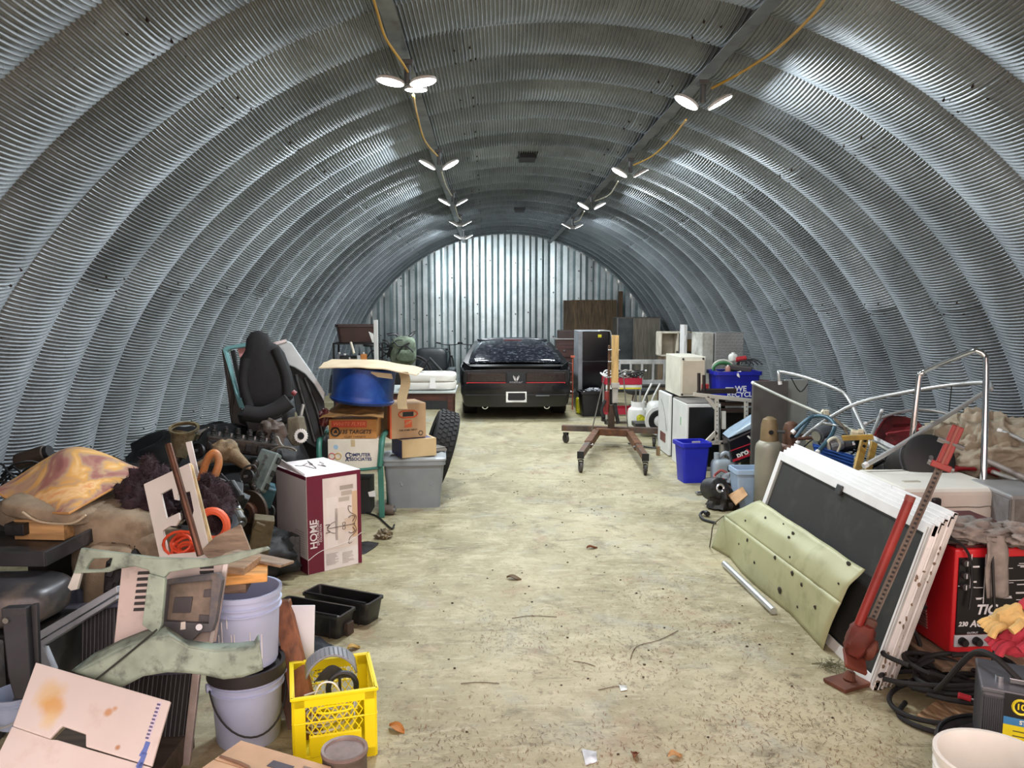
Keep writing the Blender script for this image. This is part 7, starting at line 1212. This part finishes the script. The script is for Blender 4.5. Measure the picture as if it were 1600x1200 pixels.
# battery charger on black drum lid, gloves, white pail
_c = W(1534, 1080, 2.60); _a = -.5; t = thing('car_battery', 'dark grey battery pack with a yellow label at the right edge', 'battery', (_c.x+.18*cos(_a)-.13*sin(_a), 2.60+.18*sin(_a)+.13*cos(_a), .13), _a); BT = mat('#3a3c42', .45, var=.12); m = M(); m.box((0, .0, .13), (.36, .26, .25)); part('battery_case', m, BT, t, bev=.012); m = M(); m.box((0.0, 0, .262), (.365, .265, .02)); part('lid', m, mat('#55585e', .4), t, bev=.006)
for k in range(26): m = M(); m.box((-.175+.0065*k, -.131, .14), (.0028, .004, .19)); part('grip_rib', m, BT, t)
m = M(); m.box((-.01, -.1315, .12), (.2, .004, .15)); part('label_yellow', m, mat('#e8d820', .45), t); m = M(); m.box((-.01, -.1335, .165), (.2, .003, .028)); part('label_blue', m, mat('#3a7fb5', .45), t); m = M(); m.box((-.01, -.1335, .222), (.2, .003, .085)); part('label_black', m, mat('#15161a', .4), t)
m = M(); m.tube([(-.06+.024*cos(a), -.1355, .222+.026*sin(a)) for a in [2*PI*i/16 for i in range(16)]], .005, 5, closed=True); part('yellow_badge', m, mat('#e8d820', .45), t); lettering('10', .03, t, FRONT(-.06, -.1362, .222), mat('#e8d820', .45), bold=.001); lettering('STARTING', .02, t, FRONT(-.015, -.1352, .165), mat('#f0ecd0', .5), bold=.0006)
for k in range(3): m = M(); m.box((-.015, -.1338, .13-.018*k), (.13, .0012, .004)); part('label_print', m, mat('#5b5a2a', .6), t)
m = M(); m.box((.11, .05, .36), (.16, .1, .2)); part('handle_post', m, mat('#2b2d31', .45), t, bev=.01); m = M(); m.cyl((-.12, -.06, .27), (-.12, -.06, .295), .014, n=10); part('terminal', m, CHROME, t); m = M(); m.box((-.06, -.06, .285), (.06, .02, .02)); part('terminal_clamp', m, STEEL, t, bev=.003)
m = M(); m.tube([(-.06, -.06, .29), (-.14, .0, .34), (-.2, .08, .3), (-.28, .18, .12), (-.3, .3, .03)], .011, 8, 5); part('lead', m, RUBBER, t, smooth=True)
t = thing('round_tub', 'black round rubber tub under the battery pack', 'tub', (_c.x+.19, 2.66, 0)); m = M(); m.lathe([(0, 0), (.22, 0), (.24, .02), (.25, .085), (.27, .09), (.272, .105), (.25, .11), (.22, .10), (.2, .118), (0, .12)], 40); part('tub_shell', m, mat('#17181a', .35, var=.2), t, smooth=True); m = M(); m.tube([(.262*cos(a), .262*sin(a), .112) for a in [2*PI*i/36 for i in range(36)]], .008, 6, closed=True); part('rim', m, BLACK, t, smooth=True)
m = M()
for k in range(50): p = Vector((_c.x+.08+R.uniform(-.06, .08), 2.46+R.uniform(-.02, .03), .122+R.uniform(0, .02))); a = R.uniform(0, PI); d = Vector((cos(a), .5*sin(a), R.uniform(-.2, .3)))*.03; m.cyl(p-d, p+d, .0012, n=4)
solo('pine_needles', m, mat('#8a5f48', .8), 'dry pine needles on the rim of the black round tub', 'needles', kind='stuff')
for k, (c, col, lb) in enumerate([(tuple(W(1582, 972, 2.66)), '#cfae6e', 'yellow leather work glove on the battery pack'), (tuple(W(1594, 1000, 2.62)), '#a3293a', 'red cuffed work glove hanging beside the yellow glove')]):
    t = thing('work_glove', lb, 'glove', c); GM = mat(col, .85, var=.2, scale=12, bump=.3); m = M(); m.blob((0, 0, 0), (.075, .05, .06), .25, 2, 110+k, nu=26, nv=16); part('palm', m, GM, t, smooth=True)
    for j in range(4): m = M(); m.tube([(-.05, -.03+.02*j, 0), (-.085, -.035+.022*j, -.01), (-.10, -.035+.022*j, -.04+.006*j)], .014, 8, 3); part('finger', m, GM, t, smooth=True)
    m = M(); m.tube([(0, -.04, .02), (-.03, -.075, .02), (-.06, -.08, .0)], .015, 8, 3); part('thumb', m, GM, t, smooth=True)
    m = M(); m.lathe([(.05, 0), (.062, .02), (.07, .07), (.066, .075), (.045, .01)], 18, Matrix.Translation((.05, 0, .01)) @ Matrix.Rotation(1.1, 4, 'Y')); part('cuff', m, mat('#b8283c' if k == 0 else '#d6b56c', .85, var=.15), t, smooth=True)
t = bucket('white plastic pail at the bottom right corner', (W(1556, 1184, 2.3).x, 2.3, 0), .17, W(1556, 1184, 2.3).z, mat('#dcdad2', .45, var=.06, dirt='#a89f90', damt=.34), None, handle=False)
# ------------------------------------------------------------ white cooler, grey box, black bag, tarp
t = thing('white_cooler', 'white rounded cooler cabinet behind the screen doors', 'cooler', (2.22, 4.55, 0)); CW_ = mat('#dcdad0', .4, var=.05, dirt='#b3ad9e', damt=.3); m = M(); m.box((-.02, .0, .37), (.66, .58, .72)); part('cabinet', m, CW_, t, bev=.04, segs=3); m = M(); m.tube([(-.12, -.292, .62), (.12, -.292, .62), (.2, -.292, .58), (.2, -.292, .1)], .004, 6, 3); part('door_line', m, mat('#8f8c82', .5), t)
m = M(); m.box((-.14, -.3, .63), (.05, .03, .1)); part('black_latch', m, BLACK, t, bev=.012); m = M(); m.box((-.18, -.1, .732), (.1, .03, .006)); part('lid_badge', m, mat('#a9a699', .5), t)
t = thing('metal_case', 'dusty grey metal case at the right edge beside the cooler', 'case', (2.66, 4.25, .46), -.1); GC = mat('#8f9193', .5, .35, var=.15, dirt='#6b6862'); m = M(); m.box((0, 0, .13), (.5, .42, .26)); part('case_body', m, GC, t, bev=.015); m = M(); m.box((0, 0, .262), (.51, .43, .03)); part('case_lid', m, mat('#9b9c9c', .5, .35, var=.12), t, bev=.01); m = M(); m.box((.03, -.215, .19), (.08, .008, .03)); part('label_holder', m, mat('#4b4c4e', .5), t, bev=.002)
for x in (-.24, .24): m = M(); m.box((x, -.2, .13), (.02, .03, .26)); part('corner_edge', m, STEEL, t, bev=.003)
m = M(); m.box((2.66, 4.25, .23), (.56, .46, .45)); m2 = solo('black_crate', m, mat('#1e1f22', .5, var=.25), 'black crate under the grey metal case', 'crate', bev=.015)
m = M(); m.lathe([(.05, 0), (.07, .01), (.07, .03), (.03, .035)], 18, Matrix.Translation((2.34, 3.6, zt+.12)) @ Matrix.Rotation(.6, 4, 'X')); solo('clay_pot', m, mat('#b5603c', .7), 'orange clay pot rim at the right edge above the welder', 'pot', smooth=True)
# golf bag style black cylinder
e, f_ = W(1452, 716, 4.75), W(1375, 752, 5.55); ax = (e-f_).normalized(); f_ = e-ax*.75; t = thing('black_bag', 'black stiff cylindrical bag lying on the junk above the cooler', 'bag', (e+f_)/2); q = ax.to_track_quat('Z', 'Y').to_matrix().to_4x4(); q.translation = f_
BG = mat('#17181a', .55, var=.2); m = M(); m.lathe([(0, 0), (.12, 0), (.135, .03), (.148, .3), (.152, .7), (.158, .72), (.158, .75), (.13, .765), (0, .77)], 36, q); part('bag_shell', m, BG, t, smooth=True, world=True); m = M(); m.T = q; m.tube([(.157*cos(a), .157*sin(a), .70) for a in [2*PI*i/30 for i in range(30)]], .008, 6, closed=True); part('rim_piping', m, mat('#3c3d40', .5), t, world=True); m = M(); m.T = q; m.cyl((0, 0, .765), (0, 0, .78), .014, n=12); part('end_stud', m, STEEL, t, world=True)
for k in range(4): m = M(); m.T = q; a = PI*.7+k*.45; m.box((.15*cos(a), .15*sin(a), .25), (.03, .05, .3), (0, 0, a)); part('pocket', m, BLACK, t, bev=.01, world=True)
m = M(); m.T = q; m.tube([(-.15, .05, .2), (-.2, .02, .1), (-.22, -.02, -.02), (-.16, -.05, -.1)], .014, 6, 4); part('strap', m, BLACK, t, world=True)
# heaps that carry the clutter
m = M(); m.blob((2.5, 5.6, .2), (.75, .85, .3), .25, 2.2, 121, nu=44, nv=24, flat=0); solo('scrap_heap', m, DBLACK, 'dark heap of scrap under the tubes and blue bin at the right', 'scrap', smooth='soft')
TA = mat('#9b9280', .95, var=.10, scale=6, bump=.3, bscale=90)
def tarp():
    c0 = W(1548, 706, 5.0); m = M(); nu, nv = 140, 60; vs = []
    for j in range(nv+1):
        for i in range(nu):
            a, b = 2*PI*i/nu, -PI/2+PI*j/nv; d = Vector((cos(b)*cos(a), cos(b)*sin(a), sin(b))); k = 1+.22*noise.noise(d*1.8+Vector((5, 1, 0))); rg = abs(noise.noise(d*3.2+Vector((0, 7, 3)))); rg2 = abs(noise.noise(d*7+Vector((3, 7, 3)))); k *= 1+.40*(.4-rg)+.22*(.4-rg2)+.06*noise.noise(d*14)
            p = c0+Vector((d.x*.40, d.y*.30, d.z*.225))*k; vs.append(p)
    m.add(vs, [(j*nu+i, j*nu+(i+1) % nu, (j+1)*nu+(i+1) % nu, (j+1)*nu+i) for j in range(nv) for i in range(nu)]); return m
solo('canvas_tarp', tarp(), TA, 'crumpled beige canvas tarp heaped against the right wall', 'tarp', smooth='soft')
t = thing('wheelbarrow', 'dark red wheelbarrow tray tipped against the right wall', 'wheelbarrow', W(1400, 672, 6.3)); o = W(1405, 680, 6.2); rm = mat('#7d2328', .4, var=.2, dirt='#4a1c1c')
m = M(); oc = Vector(W(1405, 672, 6.25)); rimp = [W(x, y, Y) for x, y, Y in ((1366, 690, 6.2), (1378, 662, 6.4), (1392, 651, 6.5), (1425, 656, 6.5), (1440, 668, 6.4), (1444, 690, 6.1), (1405, 700, 6.0))]; inn = [p.lerp(oc+Vector((.03, .12, -.12)), .45) for p in rimp]; k = len(rimp)
m.add(rimp+inn, [(i, (i+1) % k, k+(i+1) % k, k+i) for i in range(k)]+[tuple(range(k, 2*k))]); part('tray', m, rm, t, solid=.01, world=True); m = M(); m.tube(rimp, .012, 8, 3, closed=True); part('rolled_rim', m, rm, t, smooth=True, world=True); m = M(); m.tube([W(1385, 678, 6.1), W(1410, 674, 6.1), W(1440, 672, 6.1)], .012, 6); part('brace', m, mat('#a3454a', .4), t, world=True)
m = M(); m.tube([W(1478, 735, 4.75), W(1500, 729, 4.75), W(1535, 731, 4.7), (W(1560, 740, 4.7))], .028, 10, 5); solo('red_hose', m, mat('#8f2228', .4, var=.15), 'thick dark red hose on top of the white cooler', 'hose', smooth=True)
# blue parts bin and its contents, yellow folded ruler frame
BB = mat('#2d56a5', .45, var=.15); t = thing('parts_bin', 'blue slatted plastic bin full of parts behind the screen doors', 'bin', W(1300, 712, 5.85)); q = lambda x, y, Y=5.7: W(x, y, Y)
m = M(); m.slab([q(1271, 693), q(1335, 712), q(1332, 734), q(1300, 728), q(1276, 712)], .02, (.2, 1, 0)); part('front_side', m, BB, t, bev=.004, world=True); m = M(); m.slab([q(1271, 693), q(1276, 712), q(1290, 715, 6.0), q(1286, 697, 6.0)], .01, (-1, 0, 0)); part('end_side', m, BB, t, world=True); m = M(); m.slab([q(1276, 714), q(1332, 735), q(1340, 730, 6.0), q(1290, 715, 6.0)], .01, (0, 0, -1)); part('bin_floor', m, BB, t, world=True)
for k in range(4): m = M(); m.cyl(q(1273+k*1, 697+k*5, 5.68), q(1334, 716+k*5, 5.68), .007, n=6); part('slat', m, mat('#3a68bb', .45), t, world=True)
for nm, lb, x, y, Y, sz, c in (('black_motor', 'black cylinder motor in the blue parts bin', 1318, 700, 5.8, (.12, .1, .1), '#26282b'), ('grey_pump', 'grey pump on top of the parts near the blue chair frame', 1285, 680, 5.95, (.12, .1, .12), '#55585c'), ('steel_reel', 'steel reel beside the blue parts bin', 1303, 697, 5.75, (.1, .08, .12), '#8f9296'), ('black_case', 'black part between the blue bin and the ruler frame', 1330, 690, 5.9, (.14, .1, .1), '#1c1d20'), ('cream_block', 'cream plastic block on the yellow frame', 1340, 678, 5.7, (.1, .06, .05), '#d9ceae')):
    p = W(x, y, Y); t = thing(nm, lb, 'part', p, R.uniform(-.5, .5)); m = M(); mt = mat(c, .45, .3, var=.25)
    if nm in ('black_motor', 'steel_reel', 'grey_pump'): m.cyl((-sz[0]/2, 0, 0), (sz[0]/2, 0, .03), sz[2]/2, n=18); part('body', m, mt, t, bev=.006); m = M(); m.cyl((sz[0]/2, 0, .03), (sz[0]/2+.02, 0, .035), sz[2]*.3, n=14); m.cyl((-sz[0]/2-.015, 0, -.003), (-sz[0]/2, 0, 0), sz[2]*.35, n=14); part('end_flange', m, STEEL, t)
    else: m.box((0, 0, 0), sz, (.1, .2, 0)); part('body', m, mt, t, bev=.01); m = M(); m.box((.02, -.02, sz[2]/2), (.04, .04, .03)); part('boss', m, mt, t, bev=.004)
OCH = mat('#b9933f', .6, var=.3, dirt='#7d6a3d'); t = thing('folding_trestle', 'worn yellow wooden frame standing beside the black bag', 'frame', W(1350, 720, 5.3)); 
for a, b, w_ in (((1350, 682), (1336, 740), .05), ((1364, 690), (1352, 745), .045), ((1315, 684), (1362, 682), .035), ((1338, 735), (1356, 742), .04)): a, b = W(*a, 5.35), W(*b, 5.2); d = (b-a).normalized(); s = d.cross(Vector((0, 1, 0))).normalized()*w_/2; m = M(); m.slab([a-s, a+s, b+s, b-s], .03, (0, -1, 0)); part('bar', m, OCH, t, bev=.003, world=True)
for k in range(6): p = W(1351-2.2*k, 688+9*k, 5.29); m = M(); m.cyl(p, p+Vector((0, -.012, 0)), .012, n=8); part('rivet', m, IRON, t, world=True)
# pipes, rails, frames
TUB = mat('#b9bcbb', .35, .5, var=.12)
def pw_(l): return [W(x, y, Y) for x, y, Y in l]
t = tubes('steel_railing', 'tall polished steel grab rail rising above the cooler', 'railing', pw_([(1425, 690, 4.95), (1428, 660, 4.95), (1436, 592, 4.95), (1440, 584, 4.94), (1450, 577, 4.92), (1515, 550, 4.68), (1528, 549, 4.64), (1538, 556, 4.62), (1541, 572, 4.6), (1538, 700, 4.5), (1533, 838, 4.45)]), .019, CHROME, sub=4)
m = M(); m.box(W(1523, 764, 4.42), (.05, .05, .055)); m.cyl(W(1532, 766, 4.42), W(1542, 766, 4.42), .014, n=10); solo('yellow_clamp', m, mat('#dcb32e', .5), 'small yellow clamp on the upright of the steel grab rail', 'clamp', bev=.006)
tubes('tent_pole', 'long pale pole crossing in front of the grey steel panels', 'pole', pw_([(1176, 598, 7.2), (1235, 626, 6.7), (1290, 650, 6.3), (1345, 680, 5.9), (1420, 722, 5.4)]), .014, mat('#a6a89f', .5, .3), sub=3)
m = M(); m.box(W(1290, 645, 6.25), (.045, .05, .05)); m.cyl(W(1284, 642, 6.25), W(1297, 650, 6.25), .02, n=10); solo('pole_joint', m, mat('#d8d3bb', .5), 'cream plastic joint on the long pale pole', 'joint', bev=.008)
tubes('tent_tube', 'bent pale tube frame arching above the grey panels', 'tube', pw_([(1219, 600, 6.9), (1217, 584, 6.9), (1221, 581, 6.9), (1260, 590, 6.6), (1308, 608, 6.2), (1322, 618, 6.1), (1335, 640, 5.9), (1358, 690, 5.6), (1366, 712, 5.5), (1374, 722, 5.45)]), .015, TUB, sub=4)
tubes('tent_tube', 'long grey loop tube running from the gas cylinder to the grab rail', 'tube', pw_([(1246, 692, 6.2), (1280, 664, 6.1), (1340, 630, 5.9), (1430, 610, 5.6), (1500, 600, 5.4), (1540, 598, 5.2), (1548, 602, 5.15), (1548, 608, 5.1), (1540, 612, 5.1), (1470, 656, 4.95), (1400, 700, 4.8), (1350, 728, 4.75)]), .016, TUB, sub=4)
tubes('bent_tube', 'thin pale tube arching over the red wheelbarrow', 'tube', pw_([(1350, 663, 6.4), (1400, 645, 6.4), (1440, 640, 6.4), (1475, 645, 6.3), (1508, 656, 6.2)]), .013, TUB, sub=4)
tubes('loose_tube', 'short pale tube leaning by the wheelbarrow', 'tube', pw_([(1378, 642, 5.9), (1362, 680, 5.7), (1352, 700, 5.6)]), .013, TUB, sub=2)
tubes('canopy_pole', 'white pole across the tarp at the right edge', 'pole', pw_([(1488, 716, 4.9), (1545, 735, 4.7), (1610, 758, 4.4)]), .014, mat('#d5d6d2', .4, .2), sub=2)
tubes('brown_rod', 'brown rod lying across the tarp at the right edge', 'rod', pw_([(1514, 708, 4.8), (1560, 728, 4.6), (1612, 752, 4.3)]), .018, mat('#8a8079', .6, .2), sub=2)
tubes('short_pole', 'pale pole sticking out over the tarp, upper right edge', 'pole', pw_([(1560, 672, 4.8), (1590, 684, 4.7), (1620, 700, 4.6)]), .012, TUB, sub=2)
CHF = mat('#3d5a68', .4, .3, var=.15); t = tubes('upturned_chair', 'dark blue tubular chair frame upside down by the gas cylinders', 'chair frame', pw_([(1238, 676, 6.1), (1262, 655, 6.1), (1275, 650, 6.1), (1292, 652, 6.0), (1302, 660, 5.9), (1304, 668, 5.85), (1296, 685, 5.75), (1276, 708, 5.6)]), .016, CHF, sub=4)
for a, b in (((1243, 684, 6.2), (1266, 654, 6.2)), ((1272, 682, 6.1), (1300, 664, 6.0))): m = M(); m.tube(pw_([a, b]), .014, 8); part('cross_tube', m, CHF, t, world=True, smooth=True)
for l, lb, r_, c in (([(1246, 686, 6.0), (1270, 684, 6.0), (1300, 684, 5.9)], 'rusty brown bar behind the blue chair frame', .014, RUST), ([(1305, 655, 6.2), (1318, 668, 6.0), (1330, 690, 5.8)], 'brown bent bar near the pole joint', .013, mat('#6a5c4a', .5, .3)), ([(1355, 680, 5.9), (1400, 702, 5.6), (1418, 710, 5.5)], 'white flat rail above the black bag', .02, mat('#cfd2d2', .4)), ([(1262, 600, 7.0), (1250, 612, 6.9), (1236, 590, 6.9)], 'thin dark wire over the grey panels', .005, BLACK), ([(1300, 592, 6.6), (1310, 600, 6.5), (1325, 622, 6.3)], 'black cord hooked on the bent pale tube', .006, BLACK), ([(1487, 603, 5.3), (1482, 650, 5.3), (1478, 680, 5.2)], 'thin wire hanging from the long grey loop tube', .004, BLACK)):
    m = M(); m.tube(pw_(l), r_, 8, 4); solo('scrap_bar' if r_ > .01 else 'wire', m, c, lb, 'bar' if r_ > .01 else 'wire', smooth=True)
for k in range(9):
    a = (R.uniform(1260, 1350), R.uniform(660, 715), R.uniform(5.7, 6.3)); p = W(*a); m = M(); m.tube([p, p+Vector((R.uniform(-.15, .15), R.uniform(-.1, .1), R.uniform(-.05, .12))), p+Vector((R.uniform(-.25, .25), R.uniform(-.1, .1), R.uniform(-.15, .02)))], R.uniform(.006, .012), 6, 4); solo('scrap_cable', m, [BLACK, IRON, STEEL][k % 3], 'short cable or rod lying in the scrap around the blue bin, '+['behind the gas cylinders', 'black', 'pale steel', 'black, low', 'dark iron', 'pale steel, low', 'black, behind', 'dark iron, behind', 'pale steel, behind'][k], 'cable', smooth=True, group='cables in the scrap around the blue bin')
m = M(); m.tube(pw_([(1296, 704, 5.7), (1294, 690, 5.7), (1305, 684, 5.7), (1312, 694, 5.7), (1308, 706, 5.7)]), .012, 8, 4); solo('white_loop', m, mat('#cfcdb9', .5), 'cream hose loop in the blue parts bin', 'hose', smooth=True)

# ------------------------------------------------------------ litter on the floor
def leaf(label, px, py, L, wd, rz, hexc):
    g = G(px, py); m = M(); m.grid(lambda u, v: Vector(((u-.5)*L, (v-.5)*wd*sin(PI*min(1, max(0, u)))**.8, .004+.02*(abs(v-.5)*2)**2*.6+.008*sin(u*5))), 8, 4); c, s = cos(rz), sin(rz); m.v = [Vector((v.x*c-v.y*s+g.x, v.x*s+v.y*c+g.y, v.z)) for v in m.v]; solo('dry_leaf', m, mat(hexc, .7, var=.2), label, 'leaf', solid=.0015)
leaf('orange dry leaf on the floor right of the yellow crate', 620, 1141, .085, .05, -.6, '#b5793f'); leaf('small brown leaf in the middle of the floor', 925, 857, .09, .04, .3, '#7d4a2b'); leaf('yellow leaf near the torn plastic', 553, 1014, .07, .045, .5, '#c2a25b'); leaf('dark brown leaf near the middle of the floor', 803, 905, .1, .05, -.3, '#6b5a42'); leaf('pale leaf at the bottom of the floor', 1055, 1183, .06, .035, .2, '#c29a6a'); leaf('small brown leaf at the bottom of the floor', 992, 1182, .045, .035, 1.2, '#7a4a33')
g = G(600, 841); m = M(); m.blob((g.x, g.y, .03), (.06, .05, .035), .6, 3, 131, flat=.0); solo('crumpled_bag', m, mat('#6d6048', .4, var=.5, scale=20), 'crumpled brown wrapper on the floor right of the chandelier carton', 'wrapper')
shard('flat black scrap on the floor beside the chandelier carton', [(556, 850), (575, 848), (592, 851), (585, 857), (570, 866), (553, 868)], .004, '#26272a', 7, up=.02)
m = M(); g = G(1300, 1046); 
for k in range(60): p = Vector((g.x+R.uniform(-.07, .06), g.y+R.uniform(-.04, .06), R.uniform(.003, .03))); a = R.uniform(0, PI); d = Vector((cos(a), sin(a), R.uniform(-.2, .3)))*R.uniform(.015, .03); m.cyl(p-d, p+d, .0013, n=4)
solo('fir_sprig', m, mat('#5b5a3a', .8, var=.3), 'dry fir sprig on the floor at the foot of the lifting jack', 'sprig', kind='stuff')
for k, l in enumerate([[(800, 966), (830, 962), (870, 964)], [(985, 1030), (995, 1010), (1030, 1000), (1060, 985)], [(720, 1068), (750, 1066), (780, 1068)], [(896, 1033), (915, 1036), (930, 1041)], [(935, 1078), (960, 1073), (975, 1074)]]):
    m = M(); m.tube([G(x, y, .004) for x, y in l], .0019, 5, 4); solo('twig', m, mat('#5f4a36', .8), ['thin twig in the middle of the floor', 'longest curved twig on the right of the floor', 'short straight twig left of the centre line', 'small dark twig near the centre line', 'twig pointing to a white chip'][k], 'twig', smooth=True)
m = M(); RN = random.Random(5)
for k in range(6500):
    if k % 3: cx_, cy_ = RN.choice([(0.55, 3.0), (.9, 3.2), (-.6, 2.9), (.2, 3.7), (-.3, 4.0), (.8, 4.0), (.35, 7.3), (.0, 2.8), (.5, 4.6), (1.0, 2.8)]); x, y = RN.gauss(cx_, .2), RN.gauss(cy_, .2)
    else: x, y = RN.uniform(-1.3, 1.4), RN.uniform(2.5, 9)
    if x > 1.1+.05*y or x < -1.05: continue
    a = RN.uniform(0, PI); L = RN.uniform(.003, .012); w_ = RN.uniform(.0005, .0012); c, s = cos(a), sin(a); z_ = .0015+RN.uniform(0, .002)
    m.add([(x-c*L-s*w_, y-s*L+c*w_, z_), (x-c*L+s*w_, y-s*L-c*w_, z_), (x+c*L+s*w_, y+s*L-c*w_, z_+.002), (x+c*L-s*w_, y+s*L+c*w_, z_+.002)], [(0, 1, 2, 3)])
solo('needle_litter', m, mat('#6e4630', .85, var=.45, scale=3), 'dry needles and specks scattered over the floor', 'litter', kind='stuff')
m = M()
for k in range(140):
    x, y = RN.uniform(-1.0, 1.1), RN.uniform(2.6, 8.5); r_ = RN.uniform(.002, .007); m.blob((x, y, r_*.5), (r_*1.3, r_, r_*.6), .4, 5, k, nu=6, nv=4)
solo('grit_specks', m, mat('#3f3628', .9, var=.5, scale=2), 'small dark grit and crumbs on the floor', 'grit', kind='stuff')
for k, (x, y, c) in enumerate([(973, 1076, '#c9ccc6'), (921, 1183, '#b9bcc0')]): shard(['small white chip on the floor', 'larger grey white chip at the bottom of the floor'][k], [(x-6-6*k, y-4-6*k), (x+6+5*k, y-3-4*k), (x+7+5*k, y+3+5*k), (x-3-3*k, y+5+9*k)], .002, c, k, cat='chip', name='paint_chip', th=.002, up=.006)
